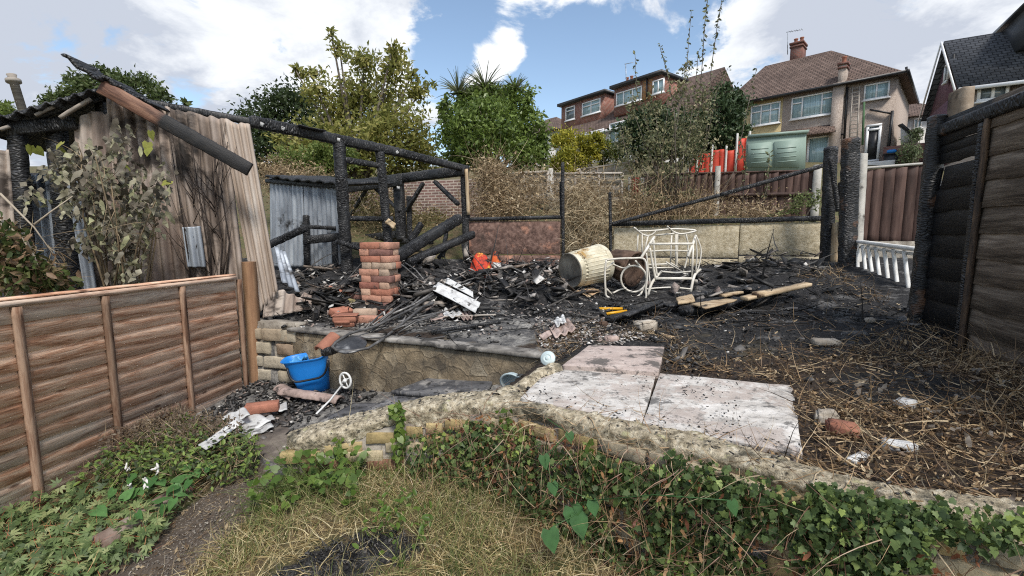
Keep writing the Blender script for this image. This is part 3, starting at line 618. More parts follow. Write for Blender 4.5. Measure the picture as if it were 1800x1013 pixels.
# --- pebbledash pair
h1 = Pl((15.1, 30.2), (20.3, 25.1)); bs = h1.at(1470, 290); hs = empty('pebbledash_house', (bs.x, bs.y, bs.z-1), 'two storey pebbledash house with a brown hipped roof and a ladder against its wall', 'house')
zE = h1.sz(1440, 157)[1]; sL = h1.sz(1290, 190)[0]; sR = h1.sz(1579, 134)[0]; sM = h1.sz(1377, 170)[0]; zB = h1.sz(1470, 300)[1]-2
def block(pl, s0, s1, z0, z1, mt, parent, name, off=0., depth=7., lcf=True):
    m = MB(); m.frame(pl.w((s0+s1)/2, (z0+z1)/2, off-depth/2), pl.e, pl.n, (0, 0, 1), (s1-s0)/2, depth/2, (z1-z0)/2, t=.5)
    return m.build(name, mt, parent)
block(h1, sM, sR, zB, zE, PEB, hs, 'wall', depth=7.2); tag(block(h1, sL-5, sM-.004, zB, zE, PEBY, hs, 'wall', depth=7.2), 'yellow rendered half of the wall')
zr = h1.sz(1461, 89, -3.6)[1]; sr1 = h1.sz(1461, 89, -3.6)[0]-sL; sr0 = h1.sz(1345, 118, -3.6)[0]-sL
m = MB(); hiproof(m, h1.w(sL-.5, 0), h1.e, h1.n, sR-sL+.5, 7.2, zE-.05, zr, sr0+.5, sr1+.5, over=.35); rf = m.build('roof', TILE, hs, solid=0)
m = MB(); m.bar(h1.w(sL-.8, zE-.04, .42), h1.w(sR+.4, zE-.04, .42), .1, .13); m.bar(h1.w(sR+.42, zE-.04, .5), h1.w(sR+.42, zE-.04, -7.5), .1, .16)
m.build('gutter', BLACKP, hs)
def chim(pl, q0, q1, off, mt, parent, pots=2, dp=.6, capm=None):
    a = pl.sz(*q0, off); b = pl.sz(*q1, off); s0, s1 = sorted((a[0], b[0])); z0, z1 = sorted((a[1], b[1])); m = MB()
    m.frame(pl.w((s0+s1)/2, (z0+z1)/2-.3, off-dp/2), pl.e, pl.n, (0, 0, 1), (s1-s0)/2, dp/2, (z1-z0)/2+.3); c = m.build('chimney', mt, parent)
    m = MB(); m.frame(pl.w((s0+s1)/2, z1+.05, off-dp/2), pl.e, pl.n, (0, 0, 1), (s1-s0)/2+.07, dp/2+.07, .06); m.frame(pl.w((s0+s1)/2, z1-.16, off-dp/2), pl.e, pl.n, (0, 0, 1), (s1-s0)/2+.05, dp/2+.05, .05)
    m.build('chimney_cap', capm or mt, c)
    for k in range(pots):
        m = MB(); p = pl.w(s0+(s1-s0)*(k+.5)/pots, z1+.1, off-dp/2); m.lathe(p, [(0, .0), (.12, 0), (.10, .12), (.10, .3), (.13, .33), (.13, .38), (.07, .38), (.07, .3)], sides=10); m.build('chimney_pot', TPOT, c)
    return s0, s1, z0, z1, c
TPOT = M_noise('terracotta', [(.3, (.22, .09, .06)), (.7, (.38, .17, .11))], 10, rough=.85, val=.1)
BK2 = M_brick('chimney_brick', (.20, .075, .055), (.13, .055, .045), (.16, .12, .10), .235, .085, .012)
chim(h1, (1388, 108), (1411, 74), -3.6, BK2, hs, 2, 1.0)
cs = chim(h1, (1472, 150), (1489, 112), .25, PEB, hs, 1, .55, BK2)
m = MB(); a = h1.sz(1466, 153)[0]; b = h1.sz(1486, 150)[0]; m.frame(h1.w((a+b)/2, (zB+zE+.1)/2, .13), h1.e, h1.n, (0, 0, 1), (b-a)/2, .15, (zE+.1-zB)/2); m.build('chimney_breast', PEB, hs)
m = MB(); m.tube([h1.at(1384.5, 96, -3.6), h1.at(1384.5, 56, -3.6)], .025, 5); m.tube([h1.at(1382, 57, -3.6), h1.at(1411, 52, -3.6)], .02, 5)
for k in range(6): f = k/5; p = h1.at(1388+22*f, 56-4*f, -3.6); m.tube([p-h1.n*.2, p+h1.n*.2], .01, 4)
m.build('tv_aerial', METAL_G, hs)
window(hs, h1, [(1391, 173), (1467, 160), (1467, 200), (1391, 211)], (.265, .72), (0, 2), .28)
window(hs, h1, [(1320, 187), (1372, 179), (1371, 215), (1320, 224)], (.36, .68), (0, 1, 2), .33)
window(hs, h1, [(1519, 151), (1564, 142), (1564, 170), (1519, 178)], (.5,), glass=GLC)
window(hs, h1, [(1419, 243), (1458, 237), (1458, 290), (1419, 294)], (), glass=GLC, name='patio_door', sill=False, fw=.1)
s0, s1, z0, z1 = window(hs, h1, [(1521, 221), (1549, 217), (1547, 284), (1521, 286)], (), (0,), .14, glass=GLD, name='door_frame', sill=False, fw=.12)
m = MB(); m.frame(h1.w((s0+s1)/2, z0+(z1-z0)*.42, .03), h1.e, h1.n, (0, 0, 1), (s1-s0)/2-.13, .02, (z1-z0)*.40); m.build('door', BLACKP, hs)
# lean-to roof
a = h1.at(1346, 238); b = h1.at(1466, 218); c = h1.at(1469, 231, .9); d = h1.at(1346, 247, .9); a.z = b.z = (a.z+b.z)/2; c.z = d.z = (c.z+d.z)/2
m = MB(); m.poly([d, c, b, a], .5); setlc(m, h1.e, (Vector((0, 0, 1))-h1.n).normalized()); m.build('lean_to_roof', TILE, hs, solid=.1)
m = MB(); m.tube([h1.at(1489.5, 153, .1), h1.at(1484, 246, .1)], .06, 6); m.tube([h1.at(1466, 232, .15), h1.at(1484, 237, .15)], .05, 6)
m.build('drainpipe', BLACKP, hs); m = MB(); m.tube([h1.at(1568.7, 195, .1), h1.at(1560, 282, .1)], .07, 6); m.tube([h1.at(1528.7, 193, .1), h1.at(1568, 200, .1)], .05, 6); m.build('drainpipe', BLACKP, hs); m = MB(); m.tube([h1.at(1596, 133, -.3), h1.at(1593, 118, -.3)], .06, 6)
m.build('drainpipe', BLACKP, hs)
m = MB(); 
la = [h1.at(1499, 153, .15), h1.at(1511, 151, .15), h1.at(1492.5, 252, .7), h1.at(1506.5, 250, .7)]
m.bar(la[0], la[2], .05, .05); m.bar(la[1], la[3], .05, .05)
for k in range(14): f = (k+.5)/14; m.tube([la[0].lerp(la[2], f), la[1].lerp(la[3], f)], .025, 5)
tag(m.build('ladder', GREYW), 'pale wooden ladder leaning against the pebbledash house', 'ladder')
# bins and low wall by the door
m = MB(); p = h1.at(1565, 296, 1.); bn = empty('wheelie_bin', (p.x, p.y, p.z), 'black wheelie bin outside the white framed back door', 'bin')
m.frame(p+Vector((0, 0, .35)), h1.e, h1.n, (0, 0, 1), .3, .28, .33, sub=(2, 2, 2), bev=.02); m.build('body', BLACKP, bn); m = MB(); m.frame(p+Vector((0, 0, .71)), h1.e, h1.n, (0, 0, 1), .33, .31, .03); m.build('lid', BLACKP, bn)
m = MB(); m.frame(p+Vector((0, 0, .84)), h1.e, h1.n, (0, 0, 1), .18, .16, .1, sub=(4, 4, 4), bev=.06, jit=.04, jf=9); tag(m.build('plastic_bag', M_noise('blue_plastic', [(.3, (.01, .13, .42)), (.7, (.03, .24, .60))], 6, rough=.4, val=0)), 'blue plastic bag lying on the black wheelie bin', 'bag')
m = MB(); m.frame(h1.at(1541, 290, 1.2), h1.e, h1.n, (0, 0, 1), .75, .15, .16, sub=(8, 2, 3), jit=.02); tag(m.build('patio_step', WREND), 'pale rough step below the white framed back door', 'step')
# --- small far houses
h5 = Pl((24.5, 31.2), (29, 27.8)); p = h5.at(1605, 260); hh = empty('far_house', tuple(p), 'small far house with a brown roof to the right of the pebbledash house', 'house')
m = MB(); z1 = h5.sz(1605, 206)[1]; m.frame(h5.w(h5.sz(1605, 206)[0], z1-2.5, -3), h5.e, h5.n, (0, 0, 1), 2.1, 3, 2.5); m.build('wall', WREND, hh)
m = MB(); hiproof(m, h5.w(h5.sz(1605, 206)[0]-2.1, 0), h5.e, h5.n, 4.2, 6, z1, z1+1.5, 0.2, 2.4, .3); m.build('roof', TILE, hh)
window(hh, h5, [(1606, 210), (1621, 207), (1621, 224), (1606, 227)], (.5,), glass=GLC)
m = MB(); q = [h1.at(1583, 221, 0), h1.at(1612, 246, -.5), h1.at(1583, 252, 0)]; m.prism(q, -h1.n*2); sh = m.build('outhouse', WREND); tag(sh, 'small white outhouse with a sloping dark roof edge beside the pebbledash house', 'outhouse')
m = MB(); m.bar(h1.at(1582, 219, .1), h1.at(1613, 246, -.4), .3, .08); m.build('verge', BLACKP, sh)
m = MB(); m.frame(h1.at(1600, 276, .8), h1.e, h1.n, (0, 0, 1), 1.1, .12, .62); setlc(m, h1.e, (0, 0, 1)); tag(m.build('brick_wall', BK2), 'short dark red brick wall behind the shrub near the pebbledash house', 'wall')
h4 = Pl((1.6, 48), (5.4, 44)); p = h4.at(968, 240); hh = empty('roofed_house', tuple(p), 'far house showing only a brown roof end behind the ivy covered tree', 'house')
z1 = h4.sz(981, 229)[1]; s1 = h4.sz(982, 229)[0]; m = MB(); m.frame(h4.w(s1-3.5, z1-3, -4), h4.e, h4.n, (0, 0, 1), 3.5, 4, 3); m.build('wall', WREND, hh)
m = MB(); hiproof(m, h4.w(s1-7, 0), h4.e, h4.n, 7, 8, z1, z1+2.6, 2, 3.2, .5); m.build('roof', TILE, hh)
# --- dormer houses
h2 = Pl((6.7, 34), (6.7+.618, 34-.786)); p = h2.at(1060, 260); hh = empty('dormer_house', tuple(p), 'long house with two red brick dormers and white lower walls', 'house')
def dorm(tl, tr, bl, br, off, side, parent):
    a = h2.sz(*tl, off); b = h2.sz(*tr, off); z1 = (a[1]+b[1])/2; z0 = (h2.sz(*bl, off)[1]+h2.sz(*br, off)[1])/2
    d = block(h2, a[0], b[0], z0-.4, z1, HB, parent, 'dormer', off, 4.)
    m = MB(); m.frame(h2.w((a[0]+b[0])/2, z1+.08, off-2+.1), h2.e, h2.n, (0, 0, 1), (b[0]-a[0])/2+.2, 2.2, .1); m.build('flat_roof', BLACKP, d); return a[0], b[0], z0, z1, d
for o_ in [0]:
    A = dorm((987, 188), (1064, 163), (987, 224), (1064, 212), 0, 0, hh); B = dorm((1080, 158), (1163, 129), (1080, 196), (1163, 170), .6, 0, hh)
window(hh, h2, [(995, 190), (1011, 186), (1011, 210), (995, 213)], (), (0,), .3, .0, GLD)
window(hh, h2, [(1024, 182), (1056, 173), (1056, 197), (1024, 205)], (.5,), (0, 1), .33, .0, GLC)
window(hh, h2, [(1084, 165), (1129, 151), (1129, 176), (1084, 187)], (.3, .65), (), .3, .6, GLC)
window(hh, h2, [(1148, 144), (1168, 137), (1168, 162), (1148, 167)], (.5,), (), .3, .75, GLC)
for x in (1134, 1144): 
    a = h2.sz(x, 140, .6); m = MB(); m.frame(h2.w(a[0], (B[2]+B[3])/2, .61), h2.e, h2.n, (0, 0, 1), .16, .03, (B[3]-B[2])/2-.1); m.build('quoin', HBo, hh)
m = MB(); m.tube([h2.at(1137, 138, .75), h2.at(1137, 176, .75)], .05, 6); m.build('drainpipe', BLACKP, hh)
zw = h2.sz(1060, 232, 1.6)[1]; sa = h2.sz(975, 250, 1.6)[0]; sb = h2.sz(1196, 200, 1.6)[0]
m = MB(); m.frame(h2.w((sa+sb)/2, zw-2.6, -2.6), h2.e, h2.n, (0, 0, 1), (sb-sa)/2, 4.1, 2.6); m.build('wall', WREND, hh)
m = MB(); zt = A[3]+.3
a = h2.w(sa-.3, zw, 1.8); b = h2.w(sb+.3, zw, 1.8); c = h2.w(sb+.3, zt, -2.6); d = h2.w(sa+1.2, zt, -2.6); a2 = h2.w(sa-.3, zw, -7); b2 = h2.w(sb+.3, zw, -7)
m.poly([a, b, c, d], .5); setlc(m, h2.e, (Vector((0, 0, 1))-h2.n).normalized()); m.poly([b2, a2, d, c], .5); m.poly([a2, a, d], .5); setlc(m, h2.n, (0, 0, 1)); m.poly([b, b2, c], .5); m.build('roof', TILE, hh)
m = MB(); m.bar(h2.w(sa-.3, zw-.05, 1.86), h2.w(sb, zw-.05, 1.86), .12, .14); m.build('gutter', WHITE, hh)
window(hh, h2, [(1072, 220), (1108, 208), (1108, 245), (1072, 252)], (.33, .66), (), .3, 1.62, GLC)
window(hh, h2, [(1022, 236), (1062, 226), (1062, 250), (1022, 258)], (.5,), (), .3, 1.62, GLC)
chim(h2, (1092, 160), (1108, 143), -1.2, BK2, hh, 2, .8)
m = MB(); m.tube([h2.at(1101, 150, -1.2), h2.at(1100, 112, -1.2)], .03, 5); m.tube([h2.at(1098, 113, -1.2), h2.at(1113, 110, -1.2)], .025, 5); m.build('tv_aerial', METAL_G, hh)
# gable of the right end
# --- grey roofed house
h3 = Pl((18.95, 20), (18.95+.86, 20-.51)); p = h3.at(1720, 240); hh = empty('grey_roofed_house', tuple(p), 'house with a grey tiled roof, purple gable and dark clad dormer behind the burnt fence', 'house')
z1 = h3.sz(1692, 154)[1]; dp = 5.4; sA = h3.sz(1692, 154)[0]; zr = h3.sz(1668, 73, -dp/2)[1]
m = MB(); m.frame(h3.w(sA+6, z1-3.2, -dp/2), h3.e, h3.n, (0, 0, 1), 5.95, dp/2-.1, 3.2); m.build('wall', PEB, hh)
m = MB(); m.prism([h3.w(sA+.06, z1, -.1), h3.w(sA+.06, zr-.15, -dp/2), h3.w(sA+.06, z1, -dp+.1)], h3.e*.2); m.prism([h3.w(sA+.06, z1-3, -.1), h3.w(sA+.06, z1, -.1), h3.w(sA+.06, z1, -dp+.1), h3.w(sA+.06, z1-3, -dp+.1)], -h3.e*.03)
m.build('gable', M_noise('dull_purple_paint', [(.3, (.10, .05, .07)), (.7, (.17, .085, .11))], 4, rough=.8, val=0), hh)
m = MB(); a = h3.w(sA-.2, z1-.15, .3); b = h3.w(sA+12, z1-.15, .3); c = h3.w(sA+12, zr, -dp/2); d = h3.w(sA-.2, zr, -dp/2); a2 = h3.w(sA-.2, z1-.15, -dp-.3); b2 = h3.w(sA+12, z1-.15, -dp-.3)
m.poly([a, b, c, d], .5); setlc(m, h3.e, (Vector((0, 0, 1))-h3.n).normalized()); m.poly([b2, a2, d, c], .5); m.build('roof', TILEG, hh, solid=.1)
m = MB(); m.bar(a-h3.e*.1, d-h3.e*.1, .05, .11); m.bar(d-h3.e*.1, a2-h3.e*.1, .05, .11); m.bar(a+h3.n*.06, b+h3.n*.06, .08, .14); m.build('bargeboard', WHITE, hh)
dc = h3.sz(1800, 40, -1.2); m = MB(); m.frame(h3.w(dc[0]+1.6, zr-.55, -2.0), h3.e, h3.n, (0, 0, 1), 1.75, 1.9, .75); setlc(m, h3.e, (0, 0, 1)); m.build('dormer', M_noise('dark_cladding', [(.3, (.02, .022, .026)), (.7, (.06, .065, .075))], 2, (30, 30, .3), .6, val=0), hh)
m = MB(); m.frame(h3.w(dc[0]+1.6, zr+.22, -1.9), h3.e, h3.n, (0, 0, 1), 1.95, 2.1, .06); m.build('flat_roof', BLACKP, hh)
window(hh, h3, [(1717, 152), (1773, 143), (1773, 172), (1717, 182)], (.5,), (), .3, .0, GLD, fw=.1)
m = MB(); m.tube([h3.at(1676, 96, -dp/2+1.2), h3.at(1675, 150, -dp/2+1.2)], .06, 6); m.build('drainpipe', BLACKP, hh)
q = [(1663, 118), (1669, 110), (1668, 142), (1663, 146)]
gp = Pl((h3.w(sA, 0).x, h3.w(sA, 0).y), (h3.w(sA, 0, -dp).x, h3.w(sA, 0, -dp).y)); window(hh, gp, q, (), (), .3, .05, GLD)
# ================================================================== fences
def lap_board(m, pl, s0, s1, z0, h, off, tilt=.026, wave=.006, n=40, th=.012, keep=None, zf=None, wf=14):
    sd_ = random.random()*50; x = np.linspace(s0, s1, n); lowv = wave*sn(np.stack([x, 0*x, 0*x], 1), wf, sd_)+wave*.5*sn(np.stack([x, 0*x, 0*x], 1), wf*3, sd_+4)
    bow = .004*sn(np.stack([x, 0*x, 0*x], 1), 4, sd_+9); rows = []
    for (zz_, oo) in ((0, tilt), (0, tilt-th), (h, -th*.3), (h, th*.7)):
        rows.append([tuple(pl.w(x[i], (zf(x[i]) if zf else 0)+z0+zz_+(lowv[i] if zz_ == 0 else 0), off+oo+bow[i])) for i in range(n)])
    V = np.array(rows[0]+rows[1]+rows[2]+rows[3]); Fc = []
    for i in range(n-1):
        if keep is not None and not keep((x[i]+x[i+1])/2): continue
        for a, b in ((3, 0), (0, 1), (1, 2)): Fc.append((a*n+i, a*n+i+1, b*n+i+1, b*n+i))
    if not Fc: return
    lc = np.stack([np.tile(x, 4)+sd_, np.repeat([0, .01, .02, .03], n), np.repeat([0, 0, h, h], n)], 1); m.add(V, Fc, random.random(), lc)
# --- left garden fence
fl = Pl((-3.1, 0), (-3.1+.18, 1)); EL = fl.e
def sY(pl, Y): return (Y-pl.a.y)/pl.e.y
zt = 1.365; zb = .22; f1 = empty('lap_fence', tuple(fl.w(sY(fl, 3.3), zb)), 'weathered red brown overlap fence panel on the left with its tall square post', 'fence')
sE = fl.sz(417, 600)[0]; sS = sY(fl, 1.2)
m = MB(); nb = 13; ex = (zt-.04-zb)/nb
for k in range(nb): lap_board(m, fl, sS, sE, zb+k*ex, ex+.024, .0, wave=.007, n=60, wf=9)
m.build('boards', WOOD_L, f1)
m = MB(); m.bar(fl.w(sS, zt-.02, .018), fl.w(sE, zt-.02, .018), .045, .03, seg=30, jit=.002, jf=8); m.bar(fl.w(sS, zt+.005, .0), fl.w(sE, zt+.005, .0), .07, .012, seg=30, jit=.002)
m.build('top_rail', WOOD_L, f1)
for u in (425, 322, 186, 28):
    s = fl.sz(u, 600)[0]-(.015 if u == 425 else 0); m = MB(); m.bar(fl.w(s, zb-.02, .03), fl.w(s, zt-.04, .028), .022, .042, up=EL, seg=20, jit=.0015, jf=9, t=.3+.1*(u % 3)); m.build('batten', WOOD_B, f1)
s = fl.sz(441, 600)[0]+.015; m = MB(); m.bar(fl.w(s, 0.1, .02), fl.w(s, zt+.11, .02), .085, .095, up=EL, seg=14, jit=.0015, bev=.005, t=.62); m.build('post', M_noise('post_timber', [(.3, (.17, .085, .045)), (.5, (.29, .165, .09)), (.7, (.40, .25, .15))], 1.6, (1.2, 9, 9), .7, .4, .003, 12, val=.05), f1)
m = MB(); m.bar(fl.w(sS, .16, -.01), fl.w(sE, .16, -.01), .03, .14, seg=30, jit=.004, jf=10); m.build('gravel_board', M_noise('orange_rotten_board', [(.3, (.09, .04, .02)), (.6, (.28, .13, .06))], 4, (1, 6, 6), .9, val=0), f1)

# --- right burnt fence
fr = Pl((1.99, 0), (1.99+.33, 1)); s_post = fr.sz(1637, 400)[0]; s_b = fr.sz(1727, 400)[0]; s_n = sY(fr, .9); zt2 = 2.45
f2 = empty('burnt_fence', tuple(fr.w(s_post-.6, 1.0)), 'tall burnt overlap fence on the right, blackened at its far end and brown nearer', 'fence')
def M_burnboard():
    n = NT('burnt_to_brown_boards'); s = n.n('ShaderNodeSeparateXYZ'); n.l(n.lc, s.inputs[0])
    f = n.noise(1.6, 9, .62, st=(1.5, 1, 14), dist=.6)
    br = n.ramp(n.math('ADD', n.math('MULTIPLY', f, .6), n.math('MULTIPLY', n.noise(1.5, 6, .7, st=(3, 1, 70)), .4)), [(.36, (.05, .038, .03)), (.5, (.18, .142, .112)), (.62, (.36, .30, .245))]); br = n.mix(1, br, n.ramp(n.rnd, [(0, .7), (1, 1.2)]), 'MULTIPLY')
    at = n.n('ShaderNodeAttribute'); at.attribute_name = 'mask'; k = n.ramp(n.math('ADD', at.outputs['Fac'], n.math('MULTIPLY', n.math('SUBTRACT', n.noise(5, 6, w=False), .5), .35)), [(.45, 0.), (.6, 1.)])
    bl = n.ramp(n.noise(6, 8, .7, st=(1, 1, 6)), [(.35, (.006, .0065, .008)), (.6, (.02, .021, .024)), (.78, (.055, .056, .06))])
    return n.fin(n.mix(k, br, bl), n.ramp(k, [(0, .8), (1, .5)]), n.bump(n.noise(24, 7, .7, st=(1, 1, 8)), .8, .006), 0, .4)
m = MB(); nb = 9; ex = (zt2-.05-.98)/nb; nrows = []
for k in range(nb+1):
    z0 = .98-ex*.35+k*ex
    hole = (lambda x: not (s_post-.62 < x < s_post-.18)) if k == nb-1 else None
    if k == nb-1:
        lap_board(m, fr, s_n, s_b+.02, z0+.0, ex+.02, 0, .02, .010, 40, wf=7); lap_board(m, fr, s_b+.02, s_post-.04, z0+.03, ex*.55, 0, .014, .016, 40, wf=11); lap_board(m, fr, s_b+.02, s_post-.04, z0+ex*.62, ex*.42, 0, .014, .006, 40, wf=11)
        continue
    kp = None
    if k == nb-2: kp = lambda x: x < s_post-.13 or x > s_post-.06
    lap_board(m, fr, s_n, s_post-.04, z0, ex+.03-(.03 if k == nb-2 else 0), 0, .024, .012, 70, keep=kp, wf=7)
V = np.concatenate(m.V); sv = (V-np.array(fr.a)) @ np.array(fr.e); bm_ = np.clip(.5+(sv-s_b)*2.6+.0*V[:, 2], 0, 1)
m.build('boards', M_burnboard(), f2, col=np.stack([bm_]*4, 1))
m = MB(); m.char(fr.w(s_n, zt2, .02), fr.w(s_post, zt2, .02), .06, .085, jit=.004); m.build('top_rail', CHARB, f2)
m = MB(); s = s_b; m.bar(fr.w(s, .95, .038), fr.w(s, zt2-.04, .033), .022, .035, up=fr.e, seg=24, jit=.004); m.build('batten', M_noise('half_burnt_batten', [(.35, (.015, .011, .009)), (.5, (.07, .045, .03)), (.7, (.22, .14, .08))], 3, (1.5, 8, 8), .7, val=.1), f2)
m = MB(); m.char(fr.w(s+.05, .98, .03), fr.w(s+.05, zt2-.05, .03), .03, .05, up=fr.e, jit=.004); m.build('batten', CHAR, f2)
m = MB(); m.char(fr.w(s_post, .9, .03), fr.w(s_post, zt2+.12, .03), .10, .105, up=fr.e, jit=.008); m.build('post', CHARB, f2)
m = MB(); so_ = fr.sz(1676, 180)[0]; m.bar(fr.w(so_, fr.sz(1676, 214)[1], -.04), fr.w(so_, fr.sz(1676, 159)[1], -.04), .08, .17, up=fr.e, seg=6, jit=.004, bev=.01); m.build('post_offcut', M_noise('smoke_browned_timber', [(.3, (.12, .085, .055)), (.5, (.26, .20, .145)), (.7, (.38, .31, .24))], 3, (2, 2, 2), .8, val=0, spots=[(3.5, .58, (.05, .037, .028))]), f2)
m = MB(); m.bar(fr.w(s_n, .96, .0), fr.w(s_b, .96, .0), .03, .1, seg=20, jit=.004); m.build('gravel_board', CONC, f2)
m = MB(); m.char(P(1612, 520, 3.7), P(1600, 560, 3.6), .07, .1); tag(m.build('timber_stub', CHAR), 'short black timber stub against the foot of the burnt fence post', 'timber')

# --- closeboard fences
def closeboard(name, label, pl, u0, u1, top, bot, wd, group=None, posts=(), mat=None, pmat=None, rail=None, cap=None, endtops=None, cat='fence', off=0, ph=.12):
    s0 = pl.sz(u0, top[0])[0]; s1 = pl.sz(u1, top[1])[0]; zt0 = pl.sz(u0, top[0])[1]; zt1 = pl.sz(u1, top[1])[1]; zb0 = pl.sz(u0, bot[0])[1]; zb1 = pl.sz(u1, bot[1])[1]
    if s1 < s0: s0, s1, zt0, zt1, zb0, zb1 = s1, s0, zt1, zt0, zb1, zb0
    f = empty(name, tuple(pl.w((s0+s1)/2, min(zb0, zb1))), label, cat, group); m = MB(); x = s0; k = 0
    while x < s1-.01:
        a = (x-s0)/(s1-s0); zt_ = zt0+(zt1-zt0)*a+random.uniform(-.006, .006); zb_ = zb0+(zb1-zb0)*a
        wj = min(wd, s1-x); m.frame(pl.w(x+wj/2, (zt_+zb_)/2, (.014*(k % 2) if wd < .15 else 0)+random.uniform(-.002, .002)), (pl.e+pl.n*.2).normalized(), (pl.n-pl.e*.2).normalized(), (random.uniform(-.004, .004), 0, 1), wj/2+.010, .009, (zt_-zb_)/2, sub=(1, 1, 8), jit=.0015, t=random.random()); x += wd*.97; k += 1
    m.build('boards', mat or CLOSEB, f)
    for r_ in (rail or ()):
        m = MB(); za = zt0+(zb0-zt0)*r_; zc = zt1+(zb1-zt1)*r_; m.bar(pl.w(s0, za, .04), pl.w(s1, zc, .04), .05, .06, seg=10, jit=.003); m.build('rail', mat or CLOSEB, f)
    if cap: m = MB(); m.bar(pl.w(s0, zt0+.02, .0), pl.w(s1, zt1+.02, .0), .07, .03, seg=10); m.build('capping', cap, f)
    for (u, v0, v1, w_) in posts:
        a = pl.sz(u, v0); b = pl.sz(u, v1); m = MB(); m.frame(pl.w(a[0], (a[1]+b[1])/2, .02), pl.e, pl.n, (0, 0, 1), w_/2, .05, abs(a[1]-b[1])/2, sub=(2, 2, 8), bev=.01, jit=.003); m.build('post', pmat or CONC, f)
    return f
cb = Pl((1.9, 9.6), (6.2, 8.2)); closeboard('closeboard_fence', 'long dark brown closeboard fence with concrete posts behind the cream wall', cb, 1128, 1434, (309, 302), (390, 388), .125, posts=((1262, 292, 390, .10), (1437, 290, 388, .13)), rail=(.45,), cap=CLOSEB)
cb2 = Pl((4.5, 6.6), (6.2, 6.0)); closeboard('brown_fence_panel', 'reddish brown closeboard fence panel above the white railing', cb2, 1513, 1632, (299, 290), (426, 440), .13, cap=CONC, posts=())
p = P(1512, 430, 5.7); m = MB(); m.bar(P(1505, 470, 5.7), P(1516, 270, 5.7), .085, .09, up=(1, 0, 0), seg=14, jit=.004, bev=.008); tag(m.build('concrete_post', CONC), 'pale concrete post leaning beside the thick black post at the garden corner', 'post')
REDP = M_noise('red_painted_boards', [(.3, (.38, .035, .02)), (.5, (.52, .055, .03)), (.7, (.60, .085, .05))], 3, (1, 1, 1), .6, val=.15)
rd = Pl((5.4, 13.5), (7.2, 13.0)); k = 0
for (a, b, t) in ((1211, 1225, 278), (1227, 1250, 268), (1253, 1275, 261), (1278, 1295, 262), (1297, 1317, 241), (1319, 1334, 237)):
    lab = ['lowest bright red fence panel, leftmost of the stepped row', 'second bright red panel up from the left of the stepped fence', 'third bright red panel in the stepped fence, half behind weeds', 'fourth bright red panel, just left of the tallest step', 'tall bright red fence panel next to the green storage box', 'bright red fence panel partly behind the green storage box'][k]
    closeboard('red_fence_panel', lab, rd, a, b, (t+3, t+1), (312, 312), .17, 'red fence panels stepping up the hill', posts=((a-1, t-6, 312, .06),), mat=REDP, pmat=WREND); k += 1
p = rd.sz(1115, 312); cpl = Pl((2.2, 9.2), (3.2, 9.1)); closeboard('red_post_panel', 'narrow dark red fence strip between two concrete posts', cpl, 1110, 1124, (312, 312), (386, 386), .1, posts=((1107, 311, 388, .06), (1128, 313, 388, .09)), mat=M_noise('dark_red_paint', [(.3, (.20, .015, .012)), (.7, (.34, .03, .02))], 5, rough=.7, val=.1))
# grey lap panels further up
gl = Pl((-.5, 11.2), (3, 10.6))
def lapgrey(u0, u1, t0, t1, hb, label, pl, group, nb=3, posts=True):
    s0, z0 = pl.sz(u0, t0); s1, z1 = pl.sz(u1, t1); f = empty('grey_lap_fence', tuple(pl.w((s0+s1)/2, min(z0, z1)-hb)), label, 'fence', group); m = MB()
    for k in range(nb): lap_board(m, pl, s0, s1, -hb+k*hb/nb, hb/nb+.02, 0, .02, .006, 16, zf=lambda x: z0+(z1-z0)*(x-s0)/(s1-s0))
    m.build('boards', GREYW, f); m = MB(); m.bar(pl.w(s0, z0, .02), pl.w(s1, z1, .02), .07, .05)
    nbt = max(2, int((s1-s0)/.45)); m.build('top_rail', GREYW, f)
    for k in range(nbt+1): x = s0+(s1-s0)*k/nbt; zz_ = z0+(z1-z0)*k/nbt; m = MB(); m.bar(pl.w(x, zz_-hb, .035), pl.w(x, zz_, .035), .03, .05, up=pl.e); m.build('batten', GREYW, f)
    if posts: m = MB(); m.frame(pl.w(s0-.05, z0-hb/2+.03, 0), pl.e, pl.n, (0, 0, 1), .05, .05, hb/2+.1); m.build('post', CONC, f)
lapgrey(880, 963, 307, 302, .75, 'pale grey lap fence panel just right of the ivy covered tree', gl, 'grey lap fences behind the brambles')
lapgrey(972, 1094, 306, 305, .78, 'pale grey lap fence panel with upright battens above the dead brambles', gl, 'grey lap fences behind the brambles')
gl2 = Pl((1.2, 15), (4, 13.6)); lapgrey(972, 1020, 306, 298, .35, 'low sloping fence behind the lap panels, lower half', gl2, 'sloping fences further back', 1, False); lapgrey(1022, 1112, 298, 285, .35, 'low sloping fence behind the lap panels, upper half', gl2, 'sloping fences further back', 1, False)
gl3 = Pl((1.5, 17), (4, 16.4)); lapgrey(1012, 1042, 281, 280, .5, 'small grey fence panel beneath the yellow hedge', gl3, 'sloping fences further back', 3, False)
